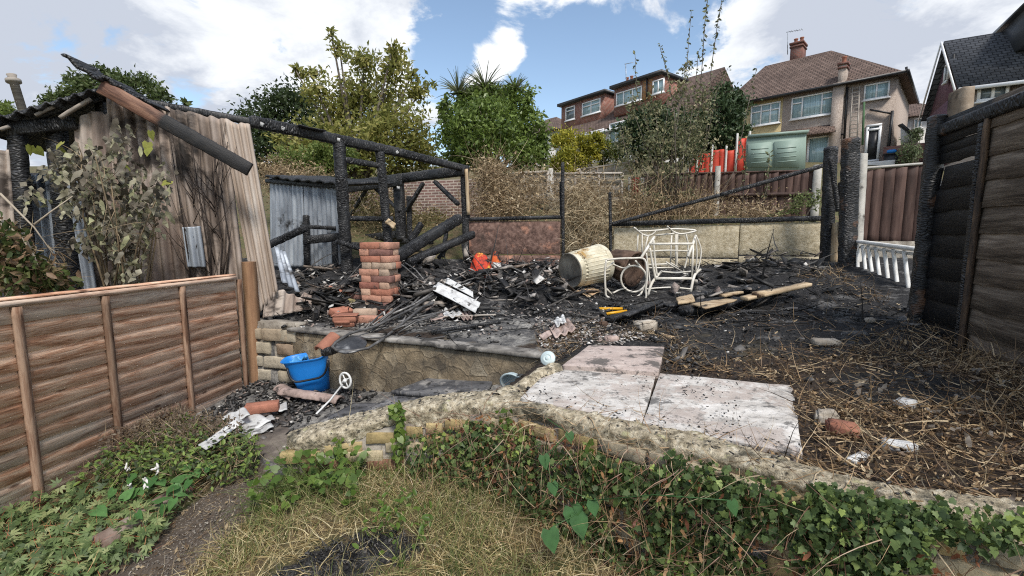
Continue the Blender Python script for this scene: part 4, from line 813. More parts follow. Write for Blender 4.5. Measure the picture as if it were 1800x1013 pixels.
# green plastic storage box
gp_ = Pl((6.2, 12.2), (7.8, 11.5)); GRN = M_noise('green_plastic', [(.3, (.19, .255, .215)), (.7, (.25, .325, .28))], 2, rough=.5, bump=.05, val=.03)
gb = empty('storage_box', tuple(gp_.at(1362, 306)), 'sage green plastic garden storage box standing above the brown fence', 'storage box')
def gquad(m, q, o0, o1): m.prism([gp_.at(u, v, o0) for u, v in q], gp_.n*(o1-o0))
m = MB(); gquad(m, [(1311, 250), (1410, 241), (1408, 306), (1309, 308)], -.6, 0.); m.build('body', GRN, gb)
m = MB(); gquad(m, [(1311, 251), (1312, 246), (1414, 238), (1412, 243)], -.65, .05); m.build('lid', GRN, gb)
for (a, b) in ((1315, 1356), (1361, 1405)):
    f0 = 250-(a-1311)*.09; f1_ = 250-(b-1311)*.09; m = MB(); gquad(m, [(a, f0+4), (b, f1_+4), (b, 294), (a, 295)], .0, .03)
    for k in range(4): vv = 262+k*8; gquad(m, [(a+5, vv-(a-1311)*.03), (b-5, vv-(b-1311)*.05), (b-5, vv+1.6-(b-1311)*.05), (a+5, vv+1.6-(a-1311)*.03)], .03, .036)
    m.build('door', GRN, gb)
# ================================================================== burnt structures
def gp(u, v, dz=0.):
    z = .9
    for _ in range(14): p = G(u, v, z); z = z*.4+.6*(Hs(p.x, p.y)+dz)
    return G(u, v, z)
def corr(m, q, nw, amp, rag0=0., rag1=0., holes=0., n=None, nv=34, hf=5., lean=0.):
    """corrugated sheet over the four corners q (tl, tr, br, bl)"""
    q = [Vector(p) for p in q]; nrm = (q[1]-q[0]).cross(q[3]-q[0]).normalized(); W_ = (q[1]-q[0]).length; L_ = (q[3]-q[0]).length; nu = int(nw*7); sd_ = random.random()*60
    def fn(a, b):
        r0 = rag0*(.5+.5*float(sn(np.array([a*W_, 0, 0]), 30, sd_))); r1 = rag1*(.5+.5*float(sn(np.array([a*W_, 0, 3.]), 26, sd_)))
        bb = b*(1-r0-r1)+r0; p = q[0].lerp(q[1], a).lerp(q[3].lerp(q[2], a), bb)
        return p+nrm*(amp*math.sin(a*nw*2*math.pi)+.006*float(sn(np.array(p), 4, sd_)))
    keep = None
    if holes: keep = lambda a, b: float(sn(np.array([a*W_, b*L_, 0]), hf, sd_))*.5+.5 > holes or min(b, 1-b) > .3 and False or float(sn(np.array([a*W_*1.4, b*L_, 0]), hf, sd_+3))*.5+.5 > holes
    m.grid(fn, nu, nv, random.random(), lambda a, b: (a*W_+sd_, 0, b*L_), keep)
spl = Pl((-3.66, 3.72), (-2.23, 4.28)); w0 = tuple(spl.w(1., .9)); shed = empty('burnt_corrugated_shed', w0, 'burnt out shed on the left walled with sooty brown corrugated sheets', 'shed')
def SQ(q, off=0.): return [spl.at(u, v, off) for u, v in q]
for (q, nw, mt, lb, off, r0, r1, ho) in (
        ([(186, 163), (300, 184), (350, 575), (222, 575)], 6, ASB, 'scorched rust brown sheet', 0., .03, 0, 0),
        ([(298, 186), (396, 205), (440, 575), (346, 575)], 5, ASBS, 'sooty brown sheet', .03, .02, 0, 0),
        ([(388, 203), (438, 214), (489, 512), (454, 556)], 4, None, 'pale brown sheet at the right end', .06, .035, .01, 0),
        ([(128, 200), (190, 166), (226, 560), (160, 560)], 3, ASB, None, -.05, .12, 0, 0),
        ([(112, 286), (134, 280), (172, 520), (150, 520)], 2, METAL_G, 'bare silvery sheet', .02, .1, 0, 0),
        ([(320, 400), (352, 398), (362, 470), (330, 470)], 2, METAL_G, 'small silvery sheet', .1, 0, 0, 0),
        ([(-40, 262), (18, 262), (34, 470), (-40, 470)], 4, ASB, None, -.02, .02, 0, 0),
        ([(36, 300), (100, 290), (120, 480), (60, 480)], 4, METAL_G, None, -.35, .1, 0, 0)):
    m = MB(); corr(m, SQ(q, off), nw, .030 if nw > 4 else .018, r0, r1, ho); 
    if mt is None: mt = M_noise('tan_corrugated_sheet', [(.25, (.15, .11, .085)), (.4, (.30, .235, .185)), (.55, (.44, .365, .305)), (.7, (.55, .49, .43))], 1.5, (6, 6, .6), .85, .5, .004, 12, val=.05, dist=.4, spots=[(1.6, .66, (.09, .07, .06))])
    o = m.build('corrugated_sheet', mt, shed, solid=.007)
    if lb: o['label'] = lb
m = MB(); m.frame(spl.w(.0, 1.55, -1.3), spl.e, spl.n, (0, 0, 1), .85, .02, .78, sub=(20, 1, 20), jit=.01); m.build('dark_backing', CHAR, shed)  # added black sheet: stands in for the dark interior, hides trees behind
for (a, b, w_, o_) in (((28, 212), (52, 520), .10, -.05), ((98, 214), (124, 520), .12, -.12), ((176, 172), (214, 520), .07, -.15), ((310, 190), (352, 520), .06, -.08)):
    m = MB(); m.char(spl.at(*a, o_), spl.at(*b, o_), w_, jit=.008); m.build('post', CHAR, shed)
for (a, b, w_, h_, o_) in (((10, 228), (132, 216), .06, .1, -.02), ((-60, 238), (176, 166), .05, .09, -.03), ((186, 168), (440, 214), .05, .06, -.07)):
    m = MB(); m.char(spl.at(*a, o_), spl.at(*b, o_), w_, h_); m.build('beam', CHAR, shed)
m = MB()
def rfn(a, b): p = spl.at(-60, 226, .1).lerp(spl.at(186, 152, .1), a); return p-spl.n*(b*2.2)+Vector((0, 0, .018*math.sin(a*60)+.05*b*math.sin(a*7)))
m.grid(rfn, 80, 8); m.build('roof_sheet', CHAR, shed, solid=.012)
for (a, b, w_) in (((106, 208), (160, 174), .04), ((62, 203), (96, 188), .035), ((0, 228), (18, 222), .05)):
    m = MB(); m.bar(spl.at(*a, .05), spl.at(*b, .03), w_, .02, seg=8, jit=.005); m.build('broken_slat', GREYW, shed)
m = MB(); a = spl.at(176, 151, .22); b = spl.at(440, 299, .40); m.bar(a, b, .035, .115, seg=60, cs=2, cs2=3, jit=.004, jf=40, bev=.006)
def M_fascia():
    n = NT('half_burnt_fascia'); s = n.n('ShaderNodeSeparateXYZ'); n.l(n.lc, s.inputs[0]); 
    at = n.n('ShaderNodeAttribute'); at.attribute_name = 'mask'
    f = n.noise(2, 9, .6, st=(1.5, 9, 9)); wd = n.ramp(f, [(.35, (.035, .017, .012)), (.5, (.13, .06, .036)), (.65, (.25, .135, .085))])
    bl = n.ramp(n.noise(9, 8, .7, st=(1, 3, 3)), [(.35, (.005, .005, .006)), (.6, (.018, .016, .015)), (.75, (.10, .07, .05))])
    k = n.ramp(n.math('ADD', at.outputs['Fac'], n.math('MULTIPLY', n.math('SUBTRACT', n.noise(5, 6, w=False), .5), .7)), [(.4, 0.), (.56, 1.)])
    return n.fin(n.mix(k, wd, bl), .6, n.bump(n.noise(26, 7, .7, st=(1, 5, 5)), .8, .006), 0, .4)
V = m.V[0]; f_ = ((V-np.array(a)) @ np.array((b-a).normalized()))/(b-a).length; mk = np.clip((f_-.1)*1.9, 0, 1); fas = m.build('fascia_board', M_fascia(), shed, col=np.stack([mk]*4, 1))
m = MB(); a = P(108, 101, 3.5); b = P(262, 182, 3.8)
def flp(x, y): p = a.lerp(b, x); return p+Vector((.02*y, .22*y, -.02*y))+Vector((0, 0, .013*math.sin(x*31)+.018*math.sin(x*13+1)))
m.grid(flp, 90, 10); m.build('loose_roof_sheet', CHAR, shed, solid=.022)
m = MB(); corr(m, [spl.at(470, 486, .05), P(548, 505, 4.5), P(548, 543, 4.4), P(462, 560, 4.15)], 5, .016, .6, .0, 0, nv=14); tag(m.build('sheet_fragment', ASB, solid=.008), 'ragged low strip of brown corrugated sheet standing on the sooty block wall', 'sheet')
m = MB(); corr(m, [P(482, 430, 4.6), P(500, 440, 4.7), P(528, 520, 4.5), P(496, 500, 4.3)], 3, .012, .1, .1, 0, nv=10); tag(m.build('sheet_fragment', METAL_G, solid=.004), 'thin silvery metal strip leaning behind the pale brown shed sheet', 'sheet')
m = MB(); m.lathe(P(43, 205, 6.), [(0, 0), (.045, 0), (.045, .42), (.075, .42), (.075, .46), (.04, .48), (.05, .52), (0, .53)], ax=(-.2, 0, 1), sides=10); tag(m.build('flue_pipe', GREYW), 'grey flue pipe with a small cap rising behind the left end of the burnt shed', 'pipe')

# ---- charred timber frame of the second shed
FA, FB, FC = Vector((-2.62, 4.6, 0)), Vector((-.74, 7.0, 0)), Vector((-3.3, 8.9, 0)); f1p = Pl(FA[:2], FB[:2]); f2p = Pl(FB[:2], FC[:2])
fm = empty('charred_shed_frame', tuple(f1p.w(1.6, 1.1)), 'standing charred black timber frame of a burnt shed in the middle', 'shed frame')
def fpart(pl, a, b, w_, h_=None, name='post', o=0., jit=.009):
    m = MB(); m.char(pl.at(*a, o), pl.at(*b, o), w_, h_, jit=jit); return m.build(name, CHAR, fm)
fpart(f1p, (438, 213), (700, 268), .085, .11, 'top_plate', jit=.012); fpart(f1p, (700, 268), (822, 298), .085, .10, 'top_plate', .0)
fpart(f1p, (596, 250), (613, 505), .115, .13, jit=.012); fpart(f1p, (668, 266), (684, 440), .10, .11); fpart(f1p, (816, 298), (822, 460), .12, .11)
fpart(f1p, (604, 281), (670, 292), .05, .07, 'rail'); fpart(f1p, (612, 384), (690, 385), .055, .06, 'rail'); fpart(f1p, (604, 432), (690, 432), .07, .08, 'rail', -.1)
fpart(f2p, (598, 327), (818, 300), .10, .15, 'top_plate'); fpart(f2p, (600, 331), (706, 316), .05, .2, 'top_plate', .14)
fpart(f2p, (700, 318), (707, 425), .17, .16); fpart(f2p, (719, 345), (721, 422), .08, .08); 
fpart(f2p, (744, 322), (714, 372), .07, .06, 'brace', .05); fpart(f2p, (764, 319), (806, 360), .07, .06, 'brace', .05); fpart(f2p, (645, 332), (615, 380), .06, .06, 'brace', .05); fpart(f2p, (660, 332), (704, 372), .06, .05, 'brace', .05)
fpart(f2p, (600, 424), (708, 412), .12, .14, 'rail'); fpart(f2p, (700, 424), (760, 425), .08, .09, 'rail')
m = MB(); m.bar(f1p.at(819.5, 297, .08), f1p.at(823.5, 378, .08), .05, .03, seg=10, jit=.004); m.build('pale_cladding_strip', WOOD_P, fm)
for (u, v, r_) in ((460, 219, 20), (497, 226, 30), (595, 246, 10), (698, 268, 50), (700, 330, 0)):
    m = MB(); p = f1p.at(u, v, .05); m.rbox(p, (.035, .008, .04), Matrix.Rotation(R(r_), 3, 'Y').to_quaternion()); m.build('metal_bracket', ASBW, fm)
m = MB(); m.bar(f1p.at(520, 222, .02), f1p.at(566, 233, .02), .16, .012, seg=14, jit=.012, jf=20); m.build('roof_scrap', CHAR, fm)
def M_torn():
    return WOOD_P
m = MB(); p = f1p.at(686, 393, .12); m.rbox(p, (.13, .01, .07), Matrix.Rotation(R(35), 3, 'Y').to_quaternion(), sub=(6, 1, 4), jit=.015, jf=30); tag(m.build('torn_board', WOOD_P), 'scrap of pale unburnt board caught on the charred rail', 'board')
# fallen beams
for (a, Ya, b, Yb, w_, h_, mt, lb) in (((808, 384), 6.6, (696, 452), 5.6, .13, .14, CHARG, 'thick silvery charred beam slanting down beside the brick pier'),
        ((832, 412), 6.7, (716, 462), 5.7, .11, .10, CHAR, 'dull black fallen beam lower right of the silvery one'),
        ((741, 393), 7.0, (722, 425), 6.8, .07, .10, CHARG, 'short charred beam end poking up behind the silvery beam'),
        ((470, 432), 5.6, (540, 400), 6.0, .06, .09, CHAR, 'black rail slanting up in front of the silvery corrugated wall'),
        ((540, 422), 5.7, (604, 416), 5.8, .06, .10, CHAR, 'black board lying level in front of the silvery corrugated wall'),
        ((528, 398), 6.1, (606, 402), 6.2, .04, .05, CHAR, 'thin black rail across the face of the silvery corrugated wall'),
        ((590, 424), 5.2, (640, 440), 5.4, .05, .05, CHAR, 'thin charred rail stub beside the tall charred post'),
        ((786, 398), 6.9, (778, 452), 6.6, .06, .06, CHAR, 'short burnt upright below the slanting beams'),
        ((790, 430), 6.4, (770, 455), 6.3, .05, .05, CHAR, 'small burnt prop leaning near the brown panel wall')):
    m = MB(); m.char(P(*a, Ya), P(*b, Yb), w_, h_, jit=.010); tag(m.build('fallen_beam', mt), lb, 'beam', 'burnt beams fallen inside the shed frame')
m = MB(); m.bar(P(815, 420, 6.7), P(819, 452, 6.6), .06, .10, seg=6, jit=.005); tag(m.build('pale_post_stub', GREYW), 'short grey unburnt post stub beside the charred corner post', 'post')
# galvanised wall of the far shed
gw = Pl((-2.75, 6.55), (-2.0, 5.95)); gs = empty('silver_corrugated_wall', tuple(P(540, 460, 6.3)), 'silvery grey corrugated metal wall with a charred roof edge left of the charred frame', 'wall')
gw = Pl((P(475, 400, 6.9).x, 6.9), (P(603, 400, 6.1).x, 6.1))
for q, nw in (([(474, 312), (533, 318), (536, 470), (476, 470)], 8), ([(530, 317), (603, 327), (604, 470), (534, 470)], 9)):
    m = MB(); corr(m, [gw.at(u, v) for u, v in q], nw, .014, .0, 0); m.build('corrugated_sheet', METAL_G, gs, solid=.004)
m = MB(); 
def gr(a, b): p = gw.at(466, 311, .08).lerp(gw.at(602, 324, .12), a); return p-gw.n*(b*.9)+Vector((0, 0, .10*b+.012*math.sin(a*45)+.02*float(sn(np.array([a, b, 0]), 12))))
m.grid(gr, 60, 8); m.build('roof_sheet', CHARG, gs, solid=.03); m = MB(); m.char(gw.at(468, 318, .03), gw.at(604, 328, .03), .05, .06); m.build('beam', CHAR, gs)
m = MB(); m.char(gw.at(538, 378, .1), gw.at(540, 470, .1), .08); m.build('post', CHAR, gs); m = MB(); m.char(gw.at(588, 425, .1), gw.at(590, 470, .1), .07); m.build('post', CHAR, gs)

# ---- low rear walls and posts
BRW = M_noise('scorched_pink_brown_render', [(.3, (.05, .03, .024)), (.45, (.115, .068, .054)), (.6, (.20, .125, .10)), (.75, (.32, .22, .18))], 20, rough=.95, bump=.8, bd=.012, bs=60, val=0, spots=[(1.3, .60, (.05, .036, .03)), (2.4, .60, (.42, .21, .14))])
CRW = M_noise('cream_roughcast', [(.3, (.26, .21, .13)), (.5, (.44, .37, .25)), (.7, (.60, .53, .40))], 26, rough=.95, bump=.9, bd=.015, bs=60, val=0, spots=[(1.0, .62, (.15, .12, .085)), (5, .68, (.06, .05, .04))])
rw = Pl((P(822, 430, 7.0).x, 7.0), (P(988, 430, 7.0).x, 7.0)); bw_ = empty('brown_panel_wall', tuple(rw.at(905, 476)), 'low wall of scorched pinkish brown rendered panels with a charred rail on top', 'wall')
def panel(pl, u0, u1, vt, vb, mt, parent, seam, th=.04):
    s0 = pl.sz(u0, vt)[0]; s1 = pl.sz(u1, vt)[0]; z1 = (pl.sz(u0, vt)[1]+pl.sz(u1, vt)[1])/2; z0 = pl.sz((u0+u1)/2, vb)[1]-.25; zs = pl.sz((u0+u1)/2, seam)[1]
    for a, b in ((z0, zs-.006), (zs+.006, z1)):
        m = MB(); m.frame(pl.w((s0+s1)/2, (a+b)/2), pl.e, pl.n, (0, 0, 1), (s1-s0)/2, th/2, (b-a)/2, sub=(30, 1, 8), jit=.003, bev=.006); m.build('panel', mt, parent)
    return s0, s1, z0, z1
panel(rw, 824, 986, 389, 476, BRW, bw_, 448); m = MB(); m.char(rw.at(826, 386, .02), rw.at(986, 382, .02), .06, .055); m.build('top_rail', CHAR, bw_)
m = MB(); m.char(rw.at(989, 286, .03), rw.at(990, 480, .03), .05, .06); m.char(rw.at(985, 320, .0), rw.at(986, 385, .0), .03, .03); o = m.build('post', CHAR, bw_)
cw = Pl((P(1076, 430, 6.9).x, 6.9), (P(1446, 420, 6.3).x, 6.3)); cwo = empty('cream_panel_wall', tuple(cw.at(1260, 462)), 'low cream roughcast panel wall with a charred rail on top', 'wall')
panel(cw, 1079, 1180, 400, 462, CRW, cwo, 452); panel(cw, 1181, 1300, 396, 460, CRW, cwo, 454); panel(cw, 1301, 1446, 391, 458, CRW, cwo, 450)
m = MB(); m.char(cw.at(1076, 394, .02), cw.at(1446, 384, .02), .06, .07, jit=.006); m.build('top_rail', CHAR, cwo)
m = MB(); m.char(cw.at(1072, 338, .02), cw.at(1074, 460, .02), .04, .05); m.build('post', CHAR, cwo)
m = MB(); m.char(cw.at(1076, 394, .08), cw.at(1266, 343, .3), .05, .05, jit=.006); m.char(cw.at(1266, 343, .3), cw.at(1452, 290, .12), .05, .055, jit=.006); tag(m.build('charred_pole', CHAR), 'long thin charred pole slanting up from the cream wall to the black post', 'pole')
def bpost(a, b, Y, w_, h_, lb, mt=CHAR, name='charred_post'):
    m = MB(); m.char(P(*a, Y), P(*b, Y), w_, h_, up=(1, 0, 0), jit=.010, step=.022); return tag(m.build(name, mt), lb, 'post', 'charred posts at the garden corner')
bpost((1461, 258), (1452, 462), 5.9, .12, .13, 'left charred post with flat top at the end of the cream wall')
bpost((1496, 243), (1489, 474), 5.35, .13, .17, 'thickest blackest charred post with deep cracks left of the railing', CHARB)
bpost((1479, 320), (1481, 470), 5.7, .05, .06, 'slim charred upright between the two thick corner posts')
bpost((1459, 276), (1474, 372), 5.7, .055, .05, 'short silvery burnt length hanging between the two thick corner posts', CHARG)
bpost((1508, 262), (1498, 420), 5.55, .035, .04, 'thin black upright hugging the pale concrete post')
m = MB(); m.bar(P(1469, 392, 5.8), P(1466, 466, 5.7), .10, .03, up=(1, 0, 0), seg=8, jit=.006); tag(m.build('pale_board', WOOD_P), 'pale half burnt board standing between the corner posts', 'board')
m = MB(); m.tube([P(1519, 180, 9.5), P(1516, 255, 9.5)], .02, 6); tag(m.build('garden_cane', M_noise('green_cane', [(.3, (.05, .12, .05)), (.7, (.12, .2, .1))], 5)), 'thin green cane rising in front of the pebbledash house', 'cane')
# white railing
WP = M_noise('peeling_white_paint', [(.3, (.42, .40, .37)), (.5, (.62, .61, .58)), (.7, (.78, .77, .75))], 9, (1, 3, 3), .6, .4, .003, 30, val=.05, spots=[(7, .66, (.16, .12, .09))])
wr = Pl((P(1500, 430, 5.4).x, 5.4), (P(1616, 440, 4.2).x, 4.2)); ro = empty('white_railing', tuple(wr.at(1560, 500)), 'peeling white wooden railing at the foot of the brown fence panel', 'railing')
m = MB(); m.bar(wr.at(1503, 424), wr.at(1618, 439), .06, .035, seg=10, jit=.002); m.build('top_rail', WP, ro)
m = MB(); m.bar(wr.at(1503, 433, -.03), wr.at(1618, 448, -.03), .02, .03, seg=10); m.build('lower_rail', WP, ro)
for (u0, v0, u1, v1) in ((1507, 430, 1508, 474), (1516, 431, 1522, 480), (1526, 432, 1534, 486), (1539, 434, 1547, 489), (1554, 436, 1562, 498), (1570, 438, 1578, 503), (1589, 441, 1598, 511)):
    m = MB(); m.bar(wr.at(u0, v0), wr.at(u1, v1+4), .022, .03, up=wr.n, seg=6, jit=.002); m.build('baluster', WP, ro)
m = MB(); m.frame(P(1565, 466, 6.2), Vector((.95, -.3, 0)), Vector((.3, .95, 0)), (0, 0, 1), 1.2, .06, .32, sub=(24, 1, 8), jit=.015); tag(m.build('block_kerb', MORTAR), 'low grey rubble wall behind the white railing', 'wall')
# brick wall behind
bk = Pl((P(600, 350, 10.4).x, 10.4), (P(880, 350, 9.4).x, 9.4)); m = MB(); s0 = bk.sz(560, 330)[0]; s1 = bk.sz(876, 316)[0]; z1 = bk.sz(800, 317)[1]
m.frame(bk.w((s0+s1)/2, z1-.9), bk.e, bk.n, (0, 0, 1), (s1-s0)/2, .11, .9); setlc(m, bk.e, (0, 0, 1)); tag(m.build('garden_brick_wall', M_brick('old_garden_brick', (.135, .07, .056), (.085, .052, .044), (.24, .20, .165), .165, .058, .012, soot=.55)), 'dull old red brick garden wall behind the charred frame', 'wall')
# ================================================================== things lying about
NOUP = (0, 0, 1)
def brickbox(m, c, rz, size=(.215, .102, .065), tilt=(0, 0), t=None):
    q = Matrix.Rotation(rz, 3, 'Z') @ Matrix.Rotation(tilt[0], 3, 'X') @ Matrix.Rotation(tilt[1], 3, 'Y'); m.rbox(c, size, q.to_quaternion(), sub=(9, 5, 4), bev=.003, jit=.003, jf=55, t=random.random() if t is None else t)
# brick pier
pb = Vector((P(671, 548, 4.6).x, 4.6, 0)); pb.z = Hs(pb.x, pb.y); m = MB(); rz = R(-14)
for k in range(10):
    z = pb.z+.02+k*.066+.033; dx = random.uniform(-.016, .016); sw_ = k % 2
    ca, sa = math.cos(rz), math.sin(rz)
    for (lx, ly, a) in (((-.105, 0, 1), (.06, -.055, 0), (.06, .055, 0)) if sw_ == 0 else ((.105, 0, 1), (-.06, -.055, 0), (-.06, .055, 0))):
        lx += dx; c = (pb.x+lx*ca-ly*sa, pb.y+lx*sa+ly*ca, z); brickbox(m, c, rz+(math.pi/2 if a else 0)+random.uniform(-.03, .03), tilt=(random.uniform(-.01, .01), 0))
tag(m.build('brick_pier', RBRICK), 'tall crooked pier of loose orange red bricks standing in the rubble', 'brick pier')
for (u, v, rz, dz, t, tl, lb) in ((631, 520, .3, .06, .8, (0, 0), 'sooty buff brick against the upper left side of the brick pier'),
        (645, 528, -.2, .0, .3, (0, 0), 'red brick under the buff one at the left side of the brick pier'),
        (596, 514, .5, .10, .05, (.3, .3), 'orange brick on top of the white debris left of the pier'),
        (600, 549, 1.1, .03, .1, (.4, 0), 'upended orange brick behind the tapered clay block'),
        (643, 549, .1, .035, .9, (0, 0), 'buff brick with a sooty corner at the foot of the brick pier'),
        (650, 562, -.1, .0, .4, (0, 0), 'red brick half buried below the buff brick at the pier foot'),
        (679, 552, -.3, .0, .5, (0, 0), 'pinkish brick lying under the front of the brick pier')):
    m = MB(); p = gp(u, v, .03+dz); brickbox(m, p, rz, tilt=tl, t=t); tag(m.build('loose_brick', RBRICK), lb, 'brick', 'loose bricks round the pier')
# tapered clay block
p = gp(608, 574, .0); m = MB(); cb_ = empty('clay_block', tuple(p), 'terracotta tapered clay block with stepped sides at the left terrace edge', 'block')
for (z, w_, d_) in ((.03, .085, .055), (.075, .1, .065), (.105, .11, .07)): m.box((p.x, p.y, p.z+z), (w_*2, d_*2, .055 if z < .1 else .012), rz=.15, sub=(3, 3, 2), bev=.006, t=.5)
m.build('body', TPOT, cb_); m = MB(); m.box((p.x-.01, p.y-.062, p.z+.05), (.13, .012, .03), rz=.15); m.build('recess_band', TPOT, cb_)
m = MB(); a = gp(584, 530, .05); b = gp(622, 536, .04); m.tube([a, a.lerp(b, .3)+Vector((0, 0, .01)), a.lerp(b, .7), b], [.05, .058, .06, .055], 10); m.V[0] = m.V[0]+.006*sn(m.V[0], 30)[:, None]
tag(m.build('log', M_noise('mossy_bark', [(.3, (.10, .07, .04)), (.5, (.25, .21, .10)), (.7, (.42, .36, .24))], 9, rough=.9, bump=1, bd=.01, val=0)), 'short mossy log lying left of the brick pier', 'log')
# chair frame of bent tubes hanging over the terrace edge
TUBE = M_noise('scorched_steel_tube', [(.3, (.035, .034, .034)), (.5, (.12, .115, .11)), (.7, (.30, .285, .27))], 9, (1, 1, 1), .45, .3, .003, 40, val=.35, metal=.3)
cf = empty('burnt_chair_frame', tuple(gp(660, 600, .02)), 'burnt bent steel tube chair frame with a dark round seat hanging over the terrace edge', 'chair frame')
m = MB(); Y0 = 3.45
m.tube([P(762, 518, 4.4), P(720, 545, 4.1), P(660, 574, 3.75), P(616, 586, 3.5), P(590, 602, 3.38), P(584, 610, 3.33), P(592, 616, 3.3), P(620, 617.5, 3.3), P(648, 612, 3.35), P(672, 597, 3.5), P(700, 575, 3.75), P(742, 540, 4.1), P(762, 533, 4.25)], .0115, 8); m.build('tube_frame', TUBE, cf)
m = MB(); m.tube([P(616, 590, 3.5), P(640, 593, 3.5), P(670, 595, 3.52)], .009, 6); m.build('cross_bar', TUBE, cf)
m = MB(); p = P(616, 605, 3.38); m.lathe(p, [(0, .006), (.09, .004), (.118, .0), (.12, -.008), (0, -.012)], ax=(.05, -.35, 1), sides=28); m.build('seat', M_noise('sooty_glossy_seat', [(.35, (.015, .015, .016)), (.55, (.05, .05, .052)), (.72, (.26, .26, .26))], 9, rough=.3, bump=.2, bd=.003, val=0), cf)
tb = [((760, 515), 4.5, (690, 552), 4.0), ((748, 512), 4.6, (700, 560), 4.0), ((770, 555), 3.9, (700, 585), 3.62), ((768, 552), 3.95, (690, 580), 3.65), ((735, 520), 4.5, (668, 566), 3.9), ((722, 524), 4.5, (655, 572), 3.85), ((752, 560), 3.9, (712, 574), 3.7), ((700, 530), 4.5, (640, 580), 3.8), ((740, 540), 4.2, (690, 562), 4.0), ((716, 538), 4.3, (708, 566), 3.9), ((726, 540), 4.3, (735, 556), 4.0), ((690, 455), 5.0, (735, 490), 4.6), ((712, 462), 5.1, (745, 492), 4.8), ((780, 548), 4.1, (700, 566), 3.9), ((700, 545), 4.2, (650, 585), 3.7)]
dsc = ['topmost', 'long straight', 'lowest long', 'second lowest', 'steep', 'outer left', 'short lower', 'far left', 'short middle', 'nearly upright', 'stubby upright', 'upper pale', 'short upper pale', 'longest level', 'leftmost low']
for k, (a, Ya, b, Yb) in enumerate(tb):
    m = MB(); pa = P(*a, Ya); pb_ = P(*b, Yb); md = pa.lerp(pb_, .5)+Vector((random.uniform(-.02, .02), 0, random.uniform(-.015, .02))); m.tube([pa, md, pb_], random.uniform(.007, .011), 6)
    tag(m.build('steel_tube', TUBE), 'scorched steel tube, %s one in the heap right of the brick pier' % dsc[k], 'tube', 'scorched tubes beside the brick pier')
# blue mop bucket
BLUE = M_noise('blue_bucket_plastic', [(.3, (.008, .15, .50)), (.7, (.02, .22, .64))], 2, rough=.38, bump=.03, val=0, spots=[(6, .70, (.20, .27, .36))])
p = gp(556, 684); bk_ = empty('mop_bucket', tuple(p), 'blue plastic mop bucket full of debris in the sunken yard', 'bucket'); bk_.rotation_euler = (R(4), R(-6), 0)
m = MB(); ez = R(10)
def brim(an, r): x = math.cos(an); y = math.sin(an); x = math.copysign(abs(x)**.38, x); y = math.copysign(abs(y)**.38, y); return x*.152*r, y*.11*r
prof = [(.0, 0, .76), (0.001, 0, .78), (.10, 0, .85), (.22, 0, .93), (.285, 0, .98), (.298, 0, 1.06), (.30, 0, 1.09), (.293, 0, 1.09), (.28, 0, .96), (.20, 0, .88), (.08, 0, .80)]
V = []; ns = 48
for (z, _, r) in prof:
    for k in range(ns):
        an = 2*math.pi*k/ns; x, y = brim(an, max(r, .001)); sp = max(0, math.cos(an))**6*.0+max(0, -math.cos(an))**3*.05*(z/.26); x2 = x-sp; z2 = z+max(0, math.cos(an))**2*.03*(z/.26)**3
        V.append((p.x+x2*math.cos(ez)-y*math.sin(ez), p.y+x2*math.sin(ez)+y*math.cos(ez), p.z+z2))
Fb = [(i*ns+k, i*ns+(k+1) % ns, (i+1)*ns+(k+1) % ns, (i+1)*ns+k) for i in range(len(prof)-1) for k in range(ns)]
m.add(V, Fb, .5); m.F.append(np.array([list(range(ns))[::-1]])); m.build('body', BLUE, bk_, smooth=True)
m = MB(); 
def bq(a, b):
    an = R(130)+a*R(100); x, y = brim(an, .95); return Vector((p.x+x*(1-b*.55), p.y+y*(1-b*.2), p.z+.285-.05*math.sin(b*3.1)+.01*math.sin(a*30)))
m.grid(bq, 20, 8); m.build('wringer', M_noise('pale_blue_wringer', [(.3, (.02, .20, .50)), (.7, (.12, .38, .68))], 8, rough=.4, val=0), bk_, solid=.008)
m = MB(); pts = []
for k in range(13): f = k/12; an = R(-35)-f*R(120); x, y = brim(an, 1.13+.05*math.sin(f*3.1)); pts.append(Vector((p.x+x*math.cos(ez)-y*math.sin(ez), p.y+x*math.sin(ez)+y*math.cos(ez), p.z+.27-.13*math.sin(f*math.pi)-.02*f)))
m.tube(pts, .009, 8); m.build('handle', BLACKP, bk_)
m = MB(); m.box((p.x+.04, p.y, p.z+.235), (.19, .15, .06), rz=ez, sub=(10, 8, 2), jit=.02, jf=25); tag(m.build('bucket_rubble', M_noise('grey_rubble', [(.35, (.03, .03, .03)), (.6, (.2, .19, .18)), (.7, (.5, .48, .45))], 20, rough=.9, val=0)), 'grey rubble and ash lying inside the blue mop bucket', 'rubble')
# half round orange ridge tile and black roll
a = P(590, 592, 3.5); b = P(563, 618, 3.38); ax = (b-a).normalized(); sx = ax.cross(Vector((0, 0, 1))).normalized(); up_ = sx.cross(ax); m = MB()
m.grid(lambda x, y: a.lerp(b, x)+sx*(.055*math.cos(math.pi*y))+up_*(.045*math.sin(math.pi*y)), 8, 12); tag(m.build('ridge_tile', TPOT, solid=.012), 'orange half round clay tile leaning over the blue bucket', 'tile')
m = MB(); m.tube([P(565, 619, 3.36), P(580, 617, 3.38), P(596, 612, 3.42)], [.034, .036, .03], 10); m.V[0] = m.V[0]+.005*sn(m.V[0], 40)[:, None]; tag(m.build('burnt_roll', CHAR), 'black burnt roll resting across the top of the blue bucket', 'roll')
